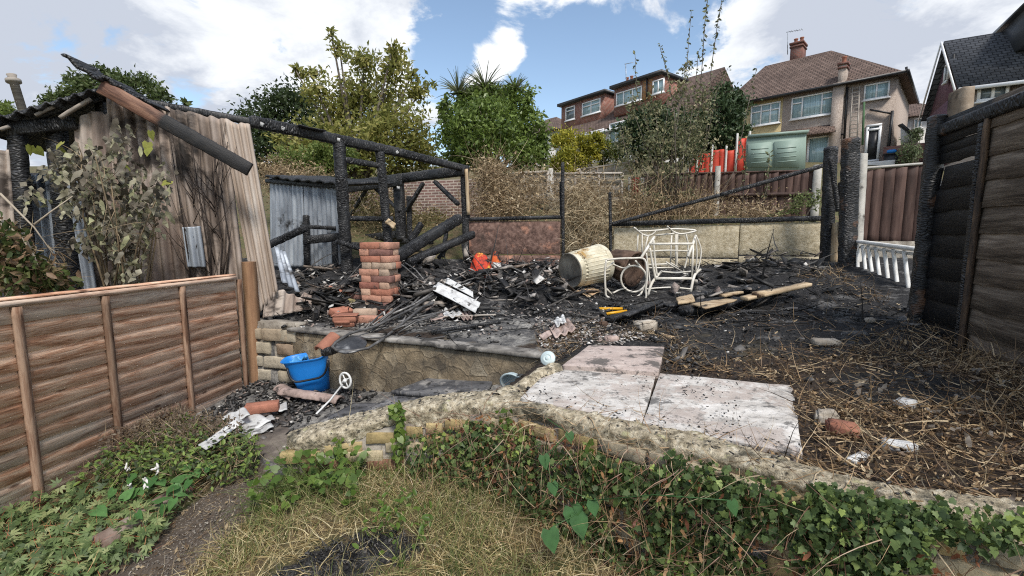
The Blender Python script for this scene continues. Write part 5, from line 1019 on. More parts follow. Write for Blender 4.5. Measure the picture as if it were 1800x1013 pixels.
# small white wheel on a rod
WPL = M_noise('white_plastic', [(.3, (.55, .55, .53)), (.7, (.75, .75, .73))], 6, rough=.5, bump=.1, val=.05, spots=[(9, .66, (.2, .19, .18))])
p = P(607, 669, 3.35); wh = empty('trolley_wheel', tuple(p), 'small white spoked plastic wheel on a rod beside the blue bucket', 'wheel'); wx = Vector((.9, -.35, .1)).normalized(); wz = Vector((-.1, .1, 1)).normalized()
m = MB(); m.tube([p+wx*(.052*math.cos(t))+wz*(.058*math.sin(t)) for t in np.linspace(0, 2*math.pi, 25)[:-1]], .009, 6, closed=True); m.build('rim', WPL, wh)
m = MB(); m.tube([p-Vector((0, .02, 0)), p+Vector((0, .02, 0))], .015, 8)
for t in (0, 1.57, 3.14, 4.71): m.tube([p, p+wx*(.052*math.cos(t+.4))+wz*(.058*math.sin(t+.4))], .006, 4)
m.build('hub', WPL, wh); m = MB(); m.tube([P(602, 676, 3.33), P(580, 704, 3.15), P(556, 728, 3.0)], .007, 6); m.build('rod', WPL, wh)
# sheets, planks, fragments
def frag(q, mt, lb, nw=3, amp=.01, rag=.15, dz=.03, th=.008, name='sheet_fragment', cat='sheet', grp='broken sheet fragments', lift=(0, 0, 0, 0), kind='c'):
    c = [gp(u, v, dz+l) for (u, v), l in zip(q, lift)]; m = MB()
    if kind == 'c': corr(m, c, nw, amp, rag, rag, 0, nv=12)
    else:
        m.grid(lambda a, b: c[0].lerp(c[1], a).lerp(c[3].lerp(c[2], a), b)+Vector((0, 0, .012*float(sn(np.array([a, b, 0.]), 9, c[0].x)))), 12, 8, random.random())
        V = m.V[0]; m.V[0] = V+.006*sn(V, 50)[:, None]*np.array([1, 1, .3])
    return tag(m.build(name, mt, solid=th), lb, cat, grp)
frag([(757, 508), (770, 496), (846, 534), (836, 550)], ASBW, 'long white corrugated strip lying aslant right of the tube heap', 2, .008, .02, .08, lift=(.14, .16, 0, 0))
frag([(776, 494), (786, 488), (838, 518), (840, 527)], ASBW, 'second narrow white strip touching the long white corrugated one', 1, .012, .2, .10, lift=(.10, .12, 0, 0))
frag([(736, 474), (826, 490), (824, 504), (734, 502)], ASBP, 'long brownish board face behind the white corrugated strip', 1, .004, .05, .06, lift=(.12, .1, 0, 0), kind='f')
frag([(788, 458), (812, 452), (838, 462), (806, 472)], ASBP, 'tan curled board lying before the brown panel wall', 1, .01, .1, .10, lift=(.08, .06, 0, 0), kind='f')
frag([(712, 500), (738, 498), (738, 514), (716, 512)], ASBW, 'white crinkled scrap just right of the brick pier', 2, .008, .2, .06)
frag([(772, 532), (800, 534), (815, 556), (783, 562)], ASBW, 'white wavy sheet scrap in front of the long white strip', 3, .009, .3, .04)
frag([(800, 545), (822, 540), (834, 562), (818, 566)], ASBP, 'grey wavy scrap right of the white wavy one', 3, .014, .3, .03)
frag([(752, 556), (785, 546), (790, 556), (758, 566)], ASBP, 'flat pinkish scrap beside the white wavy sheet', 1, .003, .1, .03, kind='f')
frag([(965, 575), (998, 560), (1016, 582), (978, 598)], ASBP, 'pinkish wavy tile fragment near the terrace edge in the middle', 3, .012, .2, .04)
frag([(972, 562), (990, 552), (996, 570), (980, 576)], ASBW, 'small white cracked piece on the pinkish wavy fragment', 2, .01, .3, .07)
frag([(946, 588), (966, 580), (972, 590), (956, 598)], ASBP, 'small pink scrap left of the pinkish wavy fragment', 1, .005, .2, .03)
frag([(1012, 512), (1040, 505), (1056, 512), (1034, 523)], M_noise('tan_cardboard', [(.3, (.30, .17, .10)), (.5, (.48, .33, .19)), (.7, (.60, .47, .30))], 9, val=0), 'tan piece of board with a pink corner in front of the dustbin', 1, .003, .05, .04, kind='f', name='board_scrap', cat='board')
frag([(930, 478), (958, 480), (950, 490), (925, 487)], ASBW, 'white scrap in the ash left of the dustbin', 2, .01, .2, .03)
frag([(895, 482), (908, 476), (912, 488), (898, 492)], ASBW, 'small white scrap just right of the red burnt cloth', 1, .01, .2, .05)
# left heap of white sheets on the step
p0 = dict(grp='white sheets heaped by the fence post', name='white_sheet')
frag([(348, 783), (418, 735), (430, 742), (362, 791)], ASBW, 'long thin white strip sticking out over the leafy bed', 1, .004, .02, .2, **p0)
frag([(392, 748), (450, 724), (478, 740), (420, 768)], ASBW, 'broad white ribbed sheet in the middle of the heap', 2, .006, .07, .06, **p0)
frag([(415, 757), (470, 736), (482, 752), (430, 775)], ASBW, 'lowest white ribbed sheet of the heap, at the slab edge', 2, .006, .08, .03, **p0)
frag([(388, 733), (430, 717), (440, 730), (398, 748)], ASBW, 'upper left white sheet tucked under the brick', 2, .006, .07, .12, **p0)
frag([(489, 712), (504, 708), (505, 721), (490, 724)], ASBW, 'small square white sheet right of the sooty brick', 1, .004, .05, .05, **p0)
frag([(462, 735), (478, 730), (484, 738), (466, 742)], ASBW, 'small white scrap right of the half pipe', 1, .004, .05, .05, **p0)
frag([(550, 815), (566, 806), (570, 812), (556, 822)], ASBW, 'small white chip at the left foot of the curved wall', 1, .003, .05, .03, **p0)
m = MB(); brickbox(m, gp(461, 716, .09), .35, size=(.22, .10, .06), t=.1); tag(m.build('loose_brick', RBRICK), 'sooty orange brick lying on top of the white sheets', 'brick', 'loose bricks away from the pier')
def halfpipe(a, b, r, mt, lb, amp=0.):
    ax = (b-a).normalized(); sx = ax.cross(Vector((0, 0, 1))).normalized(); u_ = sx.cross(ax); m = MB()
    m.grid(lambda x, y: a.lerp(b, x)+sx*(r*math.cos(math.pi*y)+amp*float(sn(np.array([x, y, 0.]), 30)))+u_*(r*.7*math.sin(math.pi*y)), 26, 10, random.random()); return tag(m.build('ridge_piece', mt, solid=.012), lb, 'ridge piece', 'curved ridge pieces')
halfpipe(gp(436, 733, .03), gp(478, 724, .03), .055, ASBP, 'brown half round piece under the sooty orange brick')
halfpipe(gp(497, 690, .06), gp(598, 706, .03), .05, ASBP, 'long ragged grey half round ridge piece in front of the blue bucket', .3*.05)
halfpipe(gp(492, 684, .05), gp(520, 700, .02), .055, ASBP, 'brown curved scrap at the foot of the fence post')
# timbers on the right half
def plank(a, b, w_, h_, mt, lb, dz=.04, dz2=None, char=False, name='plank', grp='planks on the ash'):
    pa, pb_ = gp(*a, dz), gp(*b, dz if dz2 is None else dz2); m = MB()
    if char: m.char(pa, pb_, w_, h_, jit=.009)
    else: m.bar(pa, pb_, w_, h_, seg=30, jit=.004, jf=25, bev=.004, cs=2)
    return tag(m.build(name, mt), lb, 'plank', grp)
HALF = M_noise('half_burnt_plank', [(.35, (.015, .013, .012)), (.47, (.10, .06, .035)), (.56, (.42, .31, .19)), (.7, (.58, .47, .32))], 2.2, (1, 4, 4), .75, .6, .006, 14, val=.05)
plank((1308, 525), (1420, 500), .10, .035, WOOD_P, 'split pale plank, brightest one, in front of the heap', .13, .13)
plank((1330, 518), (1535, 482), .09, .05, HALF, 'longest plank running toward the thick corner post', .16, .12)
plank((1270, 520), (1440, 488), .07, .03, HALF, 'thin brown plank behind the longest one', .15, .12)
plank((1300, 505), (1440, 478), .06, .05, CHAR, 'black plank behind the brown ones', .04, .03, True)
plank((1190, 522), (1330, 508), .10, .06, CHAR, 'thick black plank running right of the garden chair frames', .05, .07, True)
plank((1068, 562), (1165, 536), .07, .05, CHAR, 'black plank just below the yellow handles', .05, .05, True)
plank((1098, 556), (1160, 530), .07, .03, CHARG, 'grey ashy plank lying over the black one by the yellow handles', .09, .08, True)
plank((1200, 548), (1300, 530), .16, .09, CHAR, 'broad burnt log like beam under the white flake', .05, .05, True)
plank((1170, 538), (1290, 524), .12, .04, CHAR, 'black plank under the pale flakes', .06, .08, True)
plank((758, 584), (880, 566), .03, .03, CHARG, 'thin dark pole on the terrace slab', .03, .03, True)
plank((740, 559), (872, 553), .02, .015, GREYW, 'thin pale stick on the terrace slab', .03, .05)
plank((700, 535), (1000, 523), .012, .012, GREYW, 'long thin pale rod across the ash in the centre', .04, .05)
plank((1290, 548), (1420, 556), .02, .02, CHAR, 'thin black stick in the ash on the right', .02, .02, True)
frag([(1214, 534), (1262, 527), (1296, 528), (1240, 543)], WOOD_P, 'jagged white flake on the broad burnt beam', 1, .002, .1, .12, kind='f', name='board_scrap', cat='board', th=.012)
frag([(1188, 524), (1216, 518), (1222, 530), (1192, 534)], WOOD_P, 'tan flake left of the jagged white one', 1, .002, .1, .11, kind='f', name='board_scrap', cat='board', th=.02)
# yellow handled shears: two handles
YEL = M_noise('yellow_plastic', [(.3, (.62, .30, .01)), (.7, (.72, .38, .02))], 4, rough=.4, bump=.05, val=0)
p = gp(1075, 545); sh_ = empty('garden_shears', tuple(p), 'long handled shears with two yellow grips lying in the ash', 'shears')
for (a, b, c_) in (((1053, 543), (1094, 543), (1130, 546)), ((1066, 552), (1101, 547), (1132, 545))):
    m = MB(); m.tube([gp(*a, .035), gp(*b, .035)], .014, 8); g_ = m.build('grip', YEL, sh_)
    m = MB(); m.tube([gp(*b, .035), gp(*c_, .04)], .009, 6); m.build('shank', CHARG, sh_); m = MB(); m.tube([gp(a[0]-12, a[1], .03), gp(*a, .035)], .015, 8); m.build('end_cap', BLACKP, sh_)
# red burnt cloth
def cloth(u, v, w_, h_, mt, lb, hh=.1):
    p = gp(u, v, .0)+Vector((0, 0, .21)); m = MB(); sd_ = random.random()*40
    def fn(a, b):
        x = (a-.5)*w_; y = (b-.5)*h_; r = math.hypot((a-.5)*2, (b-.5)*2); q = np.array([x, y, sd_]); n_ = float(sn(q, 22))
        return Vector((p.x+x+.02*n_, p.y+y+.02*float(sn(q, 26, 5)), p.z+max(-.18, hh*(1.2-r*r*1.6)+.035*n_+.02*float(sn(q, 60, 3)))))
    m.grid(fn, 30, 24, random.random()); return tag(m.build('burnt_cloth', mt), lb, 'cloth', 'scraps of burnt cloth')
CR = lambda n, a, b, sp: M_noise(n, [(.3, a), (.7, b)], 14, rough=.7, bump=.4, bd=.005, bs=50, val=0, spots=[(9, .56, (.015, .012, .012)), (6, .62, sp)])
cloth(845, 500, .30, .26, CR('red_cloth', (.42, .03, .015), (.62, .06, .02), (.60, .36, .05)), 'bright red burnt cloth with yellow patches, the largest scrap', .17)
cloth(870, 492, .15, .14, CR('orange_red_cloth', (.50, .06, .02), (.65, .14, .03), (.6, .4, .06)), 'smaller orange red scrap right of the largest one', .13)
cloth(811, 484, .17, .13, CR('magenta_cloth', (.42, .01, .10), (.60, .03, .16), (.3, .02, .05)), 'magenta burnt scrap left of the bright red cloth', .10)
# dustbin on its side
BINM = M_noise('scorched_galvanised_bin', [(.3, (.36, .32, .22)), (.5, (.56, .51, .38)), (.7, (.70, .66, .54))], 5, rough=.6, bump=.3, bd=.004, bs=40, val=0, metal=.15, spots=[(3.2, .58, (.36, .22, .07)), (7, .64, (.16, .11, .06))])
a = P(1001, 476, 5.0); b = P(1061, 462, 5.28); ax = (b-a).normalized(); Lb = .47; db = empty('dustbin', tuple(a-Vector((0, 0, .2))), 'scorched ribbed cream coloured metal dustbin lying on its side', 'dustbin')
def lath(prof, rib=0, nrib=0, sides=210): m = MB(); m.lathe(a, prof, ax=ax, sides=sides, rib=rib, nrib=nrib); return m
m = lath([(.192, .07), (.196, .1), (.21, Lb-.05)], .0065, 30); m.build('ribbed_body', BINM, db)
m = lath([(.188, .0), (.192, .01), (.192, .06), (.200, .065), (.194, .075)], sides=48); m.build('base_band', BINM, db, smooth=True)
m = lath([(.21, Lb-.06), (.224, Lb-.05), (.218, Lb-.03), (.226, Lb-.01), (.222, Lb), (.212, Lb-.005), (.2, .1)], sides=48); m.build('rim', BINM, db, smooth=True)
m = lath([(0, .03), (.15, .03), (.176, .012), (.192, .0), (.196, .006), (.192, .014)], sides=48); m.build('base', M_noise('sooty_bin_base', [(.3, (.05, .045, .04)), (.5, (.2, .18, .15)), (.7, (.45, .42, .36))], 4, rough=.6, val=0, metal=.2), db, smooth=True)
# rusty bin behind the chairs
a = P(1104, 470, 5.3)
RUST = M_noise('rusty_sheet', [(.3, (.025, .017, .013)), (.5, (.09, .055, .038)), (.7, (.19, .125, .09))], 7, rough=.85, val=0, bump=.5)
rbn = empty('rusty_bin', tuple(a-Vector((0, 0, .18))), 'brown rusty crumpled bin on its side behind the white frame', 'bin')
m = MB(); m.lathe(a, [(0, -.06), (.15, -.07), (.19, -.10), (.2, .0), (.16, .22), (.11, .3), (0, .31)], ax=(-.5, .6, .15), sides=60, rib=.007, nrib=15); m.V[0] = m.V[0]+.02*sn(m.V[0], 9)[:, None]; m.build('body', RUST, rbn)
m = MB(); m.lathe(a, [(.175, -.09), (.205, -.11), (.21, -.09), (.19, -.07)], ax=(-.5, .6, .15), sides=40); m.build('rim', RUST, rbn)
# white garden chair frames
CW = M_noise('scorched_white_metal', [(.3, (.45, .41, .34)), (.5, (.62, .58, .50)), (.7, (.74, .71, .65))], 10, rough=.5, bump=.2, bd=.003, val=.1, spots=[(9, .66, (.22, .17, .12))])
def zp(x, y, Y): return P(1040+x/6.755, 390+y/6.755, Y)
def zframe(nm, lb, groups, base):
    o = empty(nm, tuple(base), lb, 'garden furniture')
    for (part, Y, r, lines) in groups:
        m = MB()
        for ln in lines:
            pts = [zp(q[0], q[1], Y+(q[2] if len(q) > 2 else 0)) for q in ln]
            if len(pts) > 2:
                ps = []
                for i in range(len(pts)-1):
                    p0_, p1, p2, p3 = pts[max(i-1, 0)], pts[i], pts[i+1], pts[min(i+2, len(pts)-1)]
                    for t in (0, .25, .5, .75): ps.append(.5*((2*p1)+(p2-p0_)*t+(2*p0_-5*p1+4*p2-p3)*t*t+(3*p1-p0_-3*p2+p3)*t**3))
                pts = ps+[pts[-1]]
            m.tube(pts, r*1.25, 8)
        m.build(part, CW, o, smooth=True)
    return o
b1 = zp(950, 900, 5.0)
zframe('garden_chair_frame', 'bare white metal garden chair frame standing upright, nearest the cream wall centre', [
    ('arm', 4.95, .012, [[(745, 180, .1), (590, 425, -.1)]]), ('arm', 4.95, .012, [[(1238, 165, .1), (1145, 415, -.1)]]),
    ('back_rail', 4.95, .011, [[(690, 265), (1200, 262)]]), ('cross_rail', 4.95, .007, [[(660, 355), (900, 340), (1160, 350)]]),
    ('side_hoop', 4.98, .006, [[(1240, 165), (1288, 280), (1300, 380), (1270, 540), (1235, 600)], [(1235, 200), (1252, 400), (1235, 590)]]),
    ('leg', 4.95, .009, [[(1205, 280), (1190, 690)]]), ('leg', 4.95, .009, [[(735, 220), (750, 440), (775, 640)]]), ('leg', 4.95, .010, [[(690, 310), (735, 560), (760, 680)]]), ('leg', 4.95, .006, [[(650, 370), (668, 520), (690, 700), (690, 790)]]),
    ('seat_side', 4.9, .012, [[(830, 590, .3), (720, 720, .0), (665, 880, -.02)]]), ('seat_side', 4.9, .012, [[(1290, 570, .3), (1220, 640, .05), (1175, 835, -.02)]]), ('seat_rail', 4.93, .012, [[(760, 675), (1185, 675)]]), ('seat_rail', 5.1, .008, [[(830, 590), (1000, 605), (1180, 590)]]),
    ('stretcher', 4.88, .007, [[(640, 800), (920, 780), (1180, 800)]])], b1)
zframe('garden_chair_frame', 'second white metal chair frame tipped over behind the upright one', [
    ('top_hoop', 5.45, .008, [[(505, 70, -.1), (590, 140), (660, 165), (720, 150), (760, 115)], [(560, 110), (750, 105), (950, 85), (1100, 90), (1240, 105), (1110, 140), (1030, 140), (960, 110), (900, 55, -.1)], [(760, 160), (980, 140)]]),
    ('upright', 5.45, .007, [[(550, 150), (540, 390)], [(600, 150), (600, 400)]]), ('upright', 5.45, .007, [[(670, 170), (610, 420)]]), ('upright', 5.45, .008, [[(950, 160), (935, 470)], [(1000, 150), (1000, 530)], [(1020, 150), (1010, 500), (980, 530)]]),
    ('upright', 5.45, .008, [[(1120, 150), (1145, 280), (1130, 450), (1090, 590)]]),
    ('base_rail', 5.45, .008, [[(600, 515), (930, 500)], [(600, 550), (985, 545)], [(885, 480, -.2), (1070, 590)], [(940, 490, -.1), (1030, 545)], [(600, 400), (600, 550)], [(1145, 625), (1085, 615)]])], zp(850, 640, 5.45))
cir = [(500+152*math.cos(t), 678+155*math.sin(t), .02*math.sin(t)) for t in np.linspace(0, 2*math.pi, 14)]
zframe('small_table_frame', 'white metal table frame with a round ring, on its side next to the dustbin', [
    ('outer_frame', 4.85, .009, [[(175, 455), (158, 600), (165, 800), (190, 895), (380, 935), (625, 925), (642, 800), (658, 640), (630, 450), (480, 435), (300, 440), (175, 455)]]),
    ('ring', 4.95, .009, [cir]), ('brace', 4.9, .007, [[(175, 560, -.05), (260, 480)], [(255, 505, .15), (350, 545, .2), (410, 545, .1), (450, 505, .05)]]), ('brace', 4.9, .008, [[(180, 800, -.05), (285, 910, .1)], [(250, 850, .1), (330, 810, .1), (410, 790, .05)]]),
    ('leg', 4.95, .009, [[(500, 915, -.05), (580, 860), (615, 780, .1)]]), ('leg', 4.9, .008, [[(520, 465, -.05), (620, 580, .15)]]), ('foot', 4.9, .006, [[(660, 800), (770, 835)]])], zp(400, 940, 4.9))
# light fitting: white lamp disc and bowl
LMP = M_noise('pale_blue_enamel', [(.3, (.38, .46, .47)), (.7, (.55, .62, .62))], 8, rough=.4, bump=.1, val=0, spots=[(9, .7, (.25, .26, .25))])
p = gp(963, 636, .06)+Vector((0, 0, .02)); m = MB(); m.lathe(p, [(0, .02), (.008, .022), (.012, .014), (.02, .012), (.024, .018), (.03, .010), (.042, .008), (.047, .002), (.045, -.006), (0, -.008)], ax=(-.3, -.85, .45), sides=32)
tag(m.build('enamel_plate', LMP, smooth=True), 'pale blue ringed round lid standing on edge at the end of the mossy kerb', 'lid')
p = P(903, 671, 2.72); m = MB(); m.lathe(p, [(0, -.04), (.04, -.035), (.065, -.01), (.075, .02), (.083, .022), (.083, .028), (.07, .026), (.06, -.002), (.035, -.026), (0, -.03)], ax=(-.35, -.75, -.35), sides=32)
tag(m.build('enamel_bowl', LMP, smooth=True), 'pale blue metal bowl tipped against the mossy kerb in the sunken yard', 'bowl')
# stones and brick bits on the soil
STN = M_noise('pale_stone', [(.3, (.20, .17, .13)), (.5, (.38, .33, .27)), (.7, (.58, .53, .45))], 12, rough=.95, bump=.8, bd=.01, val=0)
def stone(u, v, sx, sy, sz_, mt, lb, rz=0., dz=None, name='stone', cat='stone', grp='stones and rubble on the soil'):
    m = MB(); p = gp(u, v, 0); p.z = Hs(p.x, p.y)+sz_*.3; m.box(tuple(p), (sx, sy, sz_), rz=rz, sub=(7, 6, 5), bev=min(sx, sy, sz_)*.28, jit=min(sx, sz_)*.13, jf=22/max(.1, sx*6)); return tag(m.build(name, mt), lb, cat, grp)
stone(1134, 580, .15, .12, .10, STN, 'rounded tan stone in the ash above the pinkish slab', .3)
stone(1165, 592, .04, .20, .03, WOOD_P, 'thin white splinter right of the rounded tan stone', .5, name='splinter', cat='splinter')
stone(1452, 606, .17, .09, .05, STN, 'flat pale stone in the black soil on the right', -.2)
stone(1530, 566, .07, .05, .04, STN, 'small white stone near the foot of the white railing', 0)
stone(1480, 762, .11, .07, .06, TPOT, 'broken orange brick end in the litter right of the largest slab', -.5, name='brick_end', cat='brick')
stone(1452, 742, .08, .07, .06, STN, 'lump of mortar stuck beside the broken orange brick end', -.4)
stone(1590, 715, .08, .06, .04, ASBW, 'white chip of rubble in the dead litter', .4)
stone(1580, 790, .10, .04, .04, ASBW, 'greyish white crumpled lump in the dead litter', -.5)
stone(1075, 600, .10, .07, .05, ASBP, 'pink lump at the back corner of the pinkish slab', .2)
stone(1060, 575, .07, .06, .06, RUST, 'brown rough lump left of the rounded tan stone', .2)
stone(1510, 808, .11, .035, .02, WP, 'white flat chip on the wall top at the right', .5, name='board_scrap', cat='board')
for (u, v, s_) in ((540, 466, .5), (510, 444, .34), (478, 470, .35)):
    m = MB(); p = gp(u, v+20, 0); p.z += .04; m.box(tuple(p), (s_*1.1, s_*.9, s_*.9), rz=random.random(), sub=(18, 16, 12), bev=s_*.3, jit=s_*.11, jf=8); m.V[0] = m.V[0]+.012*sn(m.V[0], 45)[:, None]
    tag(m.build('ash_mound', CHARG), {540: 'largest rounded mound of grey ash and rubble below the silvery wall', 510: 'smaller ash mound left of the largest one', 478: 'ash mound right behind the pale brown shed sheet'}[u], 'ash mound', 'mounds of ash behind the shed')

# dark slate paving of the sunken yard
SLT = M_noise('sooty_slate', [(.3, (.035, .036, .04)), (.5, (.10, .10, .105)), (.7, (.21, .205, .20))], 6, (1, 1.7, 1), .7, .6, .008, 30, val=.15, spots=[(4, .58, (.27, .255, .235)), (14, .6, (.03, .03, .03))])
for q_, lb in (([(640, 738), (700, 700), (800, 690), (770, 706)], 'dark slate slab lying just behind the lowest dip of the curved wall top'), ([(688, 706), (760, 668), (868, 664), (850, 700)], 'large dark slate slab in front of the stone faced terrace wall'), ([(560, 752), (620, 716), (690, 708), (640, 742)], 'dark slate slab left of the others beside the white wheel')):
    c = [gp(u, v, .03) for u, v in q_]; cz_ = sum(p.z for p in c)/4+.02; m = MB(); c = [Vector((p.x, p.y, cz_+(p.z-cz_)*.5)) for p in c]; m.grid(lambda a, b: c[0].lerp(c[3], a).lerp(c[1].lerp(c[2], a), b)+Vector((0, 0, .004*float(sn(np.array([a*3, b*3, cz_]), 3)))), 12, 12, random.random()); tag(m.build('slate_slab', SLT, solid=.03), lb, 'slab', 'slate slabs of the sunken yard')
# ================================================================== vegetation and litter
def strands(m, B, D, L_, W_, nseg=5, curl=.35, grav=0., t=None, taper=True, floor=None):
    B = np.array(B, float); n = len(B)
    if n == 0: return
    D = np.array(D, float); D /= np.linalg.norm(D, axis=1)[:, None]; L_ = np.broadcast_to(L_, (n,)); W_ = np.broadcast_to(W_, (n,))
    bend = rng.normal(size=(n, 3))*curl; S = np.cross(D, rng.normal(size=(n, 3))); S /= np.linalg.norm(S, axis=1)[:, None]+1e-9; V = np.zeros((n, nseg+1, 2, 3)); p = B.copy(); d = D.copy()
    for k in range(nseg+1):
        w_ = W_*(1-.85*k/nseg if taper else 1.)/2; V[:, k, 0] = p-S*w_[:, None]; V[:, k, 1] = p+S*w_[:, None]
        d = d+bend/nseg+rng.normal(size=(n, 3))*curl*.35/nseg; d[:, 2] -= grav/nseg; d /= np.linalg.norm(d, axis=1)[:, None]; p = p+d*(L_/nseg)[:, None]
        if floor is not None: p[:, 2] = np.maximum(p[:, 2], floor)
    q = 2*(nseg+1); f = np.array([(2*k, 2*k+1, 2*k+3, 2*k+2) for k in range(nseg)]); Fc = (f[None]+(np.arange(n)*q)[:, None, None]).reshape(-1, 4)
    t = rng.uniform(0, 1, n) if t is None else np.clip(t, 0, 1)
    m.add(V.reshape(-1, 3), Fc, np.repeat(np.broadcast_to(t, (n,)), q))
def chips(m, C, S, flat=.25, t=None, tilt=.35, asp=(.25, .7)):
    C = np.array(C, float); n = len(C); Q, Fc = cubegrid(1, 1, 1); k = len(Q); az = rng.uniform(0, 6.28, n); sx = S*rng.uniform(.5, 1.2, n)/2; sy = S*rng.uniform(asp[0], asp[1], n)/2; sz_ = S*flat*rng.uniform(.4, 1., n)/2
    loc = Q[None]*np.stack([sx, sy, sz_], 1)[:, None]*(1+rng.uniform(-.45, .15, (n, k, 3))); ax = np.stack([np.cos(az), np.sin(az), rng.normal(0, tilt, n)], 1); ax /= np.linalg.norm(ax, axis=1)[:, None]
    up = np.stack([rng.normal(0, tilt, n), rng.normal(0, tilt, n), np.ones(n)], 1); Rm = basis(up, ax); V = C[:, None]+np.einsum('nkj,nji->nki', loc, Rm)
    m.add(V.reshape(-1, 3), (Fc[None]+(np.arange(n)*k)[:, None, None]).reshape(-1, 4), np.repeat(rng.uniform(0, 1, n) if t is None else t, k))
def tree(name, label, Y, clumps, base, n, size, mt, bark, cat='tree', group=None, spread=.45, sub=14, tp=TP_LEAF, depth=1., trunk_r=.12, shell=.0, twigs=True, droop=0.):
    """clumps: (u, v, ru, rv) in the photo, given real radii at distance Y; every clump gets its own depth"""
    b0 = P(base[0], base[1], Y); b0.z = min(b0.z, upper(b0.x, b0.y)); root = empty(name, tuple(b0), label, cat, group); m = MB(); k = MB(); CC = []; 
    tot = sum(c[2]*c[3] for c in clumps)
    fork = b0.lerp(P(clumps[0][0], clumps[0][1], Y), .35)
    for c in clumps:
        rx, rz_ = c[2]*Y/F, c[3]*Y/F; yo = (c[4] if len(c) > 4 else random.uniform(-.5, .5)*rx*1.2)*depth; ctr = P(c[0], c[1], Y+yo); ry = rx*.8; nn = int(n*(c[2]*c[3])/tot); ns = max(3, int(sub*math.sqrt(c[2]*c[3]/400.)))
        d = rng.normal(size=(ns, 3)); d /= np.linalg.norm(d, axis=1)[:, None]; r = rng.uniform(shell, 1, ns)**.5; sc = np.array(ctr)+d*r[:, None]*np.array([rx, ry, rz_])*.85
        ti = rng.uniform(-.22, .22, ns); idx = rng.integers(0, ns, nn); sp = spread*min(rx, rz_)*rng.uniform(.5, 1.1, ns)
        pts = sc[idx]+rng.normal(size=(nn, 3))*sp[idx][:, None]*np.array([1, 1, .75]); Rm = rquat(nn)
        if droop: N_ = rng.normal(size=(nn, 3)); T = rng.normal(size=(nn, 3)); T[:, 2] -= droop; Rm = basis(N_+1e-3, T/np.linalg.norm(T, axis=1)[:, None])
        add_leaves(m, pts, size*rng.uniform(.6, 1.3, nn), Rm, tp, t=rng.uniform(.12, .88, nn)*.7+.15+ti[idx])
        if twigs:
            lim = [fork, fork.lerp(ctr, .5)+Vector((random.uniform(-.1, .1)*rx, 0, random.uniform(0, .2)*rz_)), ctr]; k.tube(lim, [trunk_r*.42, trunk_r*.25, trunk_r*.10], 6)
            for q in sc[:10]: k.tube([ctr, ctr.lerp(Vector(q), .6)+Vector((0, 0, .05*rz_)), Vector(q)], [trunk_r*.15, trunk_r*.1, trunk_r*.04], 4)
    m.build('crown', mt, root); k.tube([b0-Vector((0, 0, .3)), b0.lerp(fork, .5)+Vector((trunk_r*.4, 0, 0)), fork], [trunk_r, trunk_r*.8, trunk_r*.6], 8); k.build('trunk', bark, root); return root
BARK = M_noise('grey_bark', [(.3, (.05, .04, .03)), (.5, (.12, .10, .08)), (.7, (.22, .19, .15))], 8, (4, 4, 1), .9, 1., .01, 20)
def LF(n, *c, **k):
    g = k.pop('g', 1.); return M_leaf(n, [(i/(len(c)-1), tuple(min(.8, y*g) for y in x)) for i, x in enumerate(c)], **k)
L_OLV = LF('olive_leaves', (.07, .075, .02), (.13, .14, .035), (.21, .20, .06), (.30, .25, .10), trans=.5, g=1.65)
L_DRK = LF('dark_green_leaves', (.025, .042, .015), (.05, .075, .028), (.085, .11, .045))
L_LIM = LF('light_green_leaves', (.06, .09, .02), (.12, .16, .04), (.20, .23, .07), trans=.45, g=1.3)
L_IVY = LF('ivy_tree_leaves', (.03, .048, .010), (.075, .115, .022), (.145, .20, .045), (.24, .30, .10), rough=.4, spec=.4, g=1.3)
L_YEL = LF('golden_hedge_leaves', (.08, .10, .015), (.26, .25, .03), (.45, .38, .06), trans=.4, g=1.25)
L_CON = LF('conifer_leaves', (.022, .04, .02), (.045, .075, .03), (.085, .12, .05), trans=.2)
L_DED = LF('withered_shrub_leaves', (.055, .06, .03), (.10, .11, .055), (.18, .175, .09), (.29, .24, .15), trans=.3, g=1.35)
L_TAN = LF('dead_bramble_stems', (.10, .065, .035), (.23, .155, .085), (.36, .265, .15), (.46, .37, .24), trans=.1)
tree('maple_tree', 'tall loose olive green tree rising above the charred frame', 12.5, [(600, 200, 70, 55), (560, 255, 75, 50), (660, 180, 80, 55), (690, 120, 32, 36), (690, 85, 14, 14), (640, 110, 34, 26), (597, 88, 18, 16), (583, 62, 9, 12), (545, 128, 26, 15), (520, 124, 12, 8), (740, 160, 26, 26), (725, 130, 12, 14), (705, 230, 70, 55), (640, 260, 100, 50), (560, 165, 26, 26), (730, 280, 60, 40), (700, 330, 80, 30), (620, 320, 70, 30), (500, 235, 30, 18)], (650, 400), 15000, .15, L_OLV, BARK, spread=.33, sub=16, trunk_r=.16)
tree('dark_tree', 'dark green tree between the burnt shed and the tall olive tree', 17, [(500, 170, 36, 28), (470, 195, 40, 34), (530, 190, 40, 34), (460, 240, 50, 50), (520, 245, 55, 50), (430, 205, 16, 12), (440, 275, 50, 34), (570, 240, 40, 40)], (500, 380), 9000, .17, L_DRK, BARK, spread=.4)
tree('shed_back_tree', 'green bushy tree top showing above the roof of the burnt shed', 11, [(190, 160, 55, 26), (150, 150, 30, 20), (235, 150, 38, 22), (115, 165, 34, 18), (275, 170, 26, 18), (180, 132, 24, 12), (100, 185, 30, 18), (325, 182, 12, 6)], (190, 300), 4200, .12, LF('mid_green_leaves', (.04, .065, .02), (.08, .11, .035), (.13, .16, .06)), BARK, spread=.42)
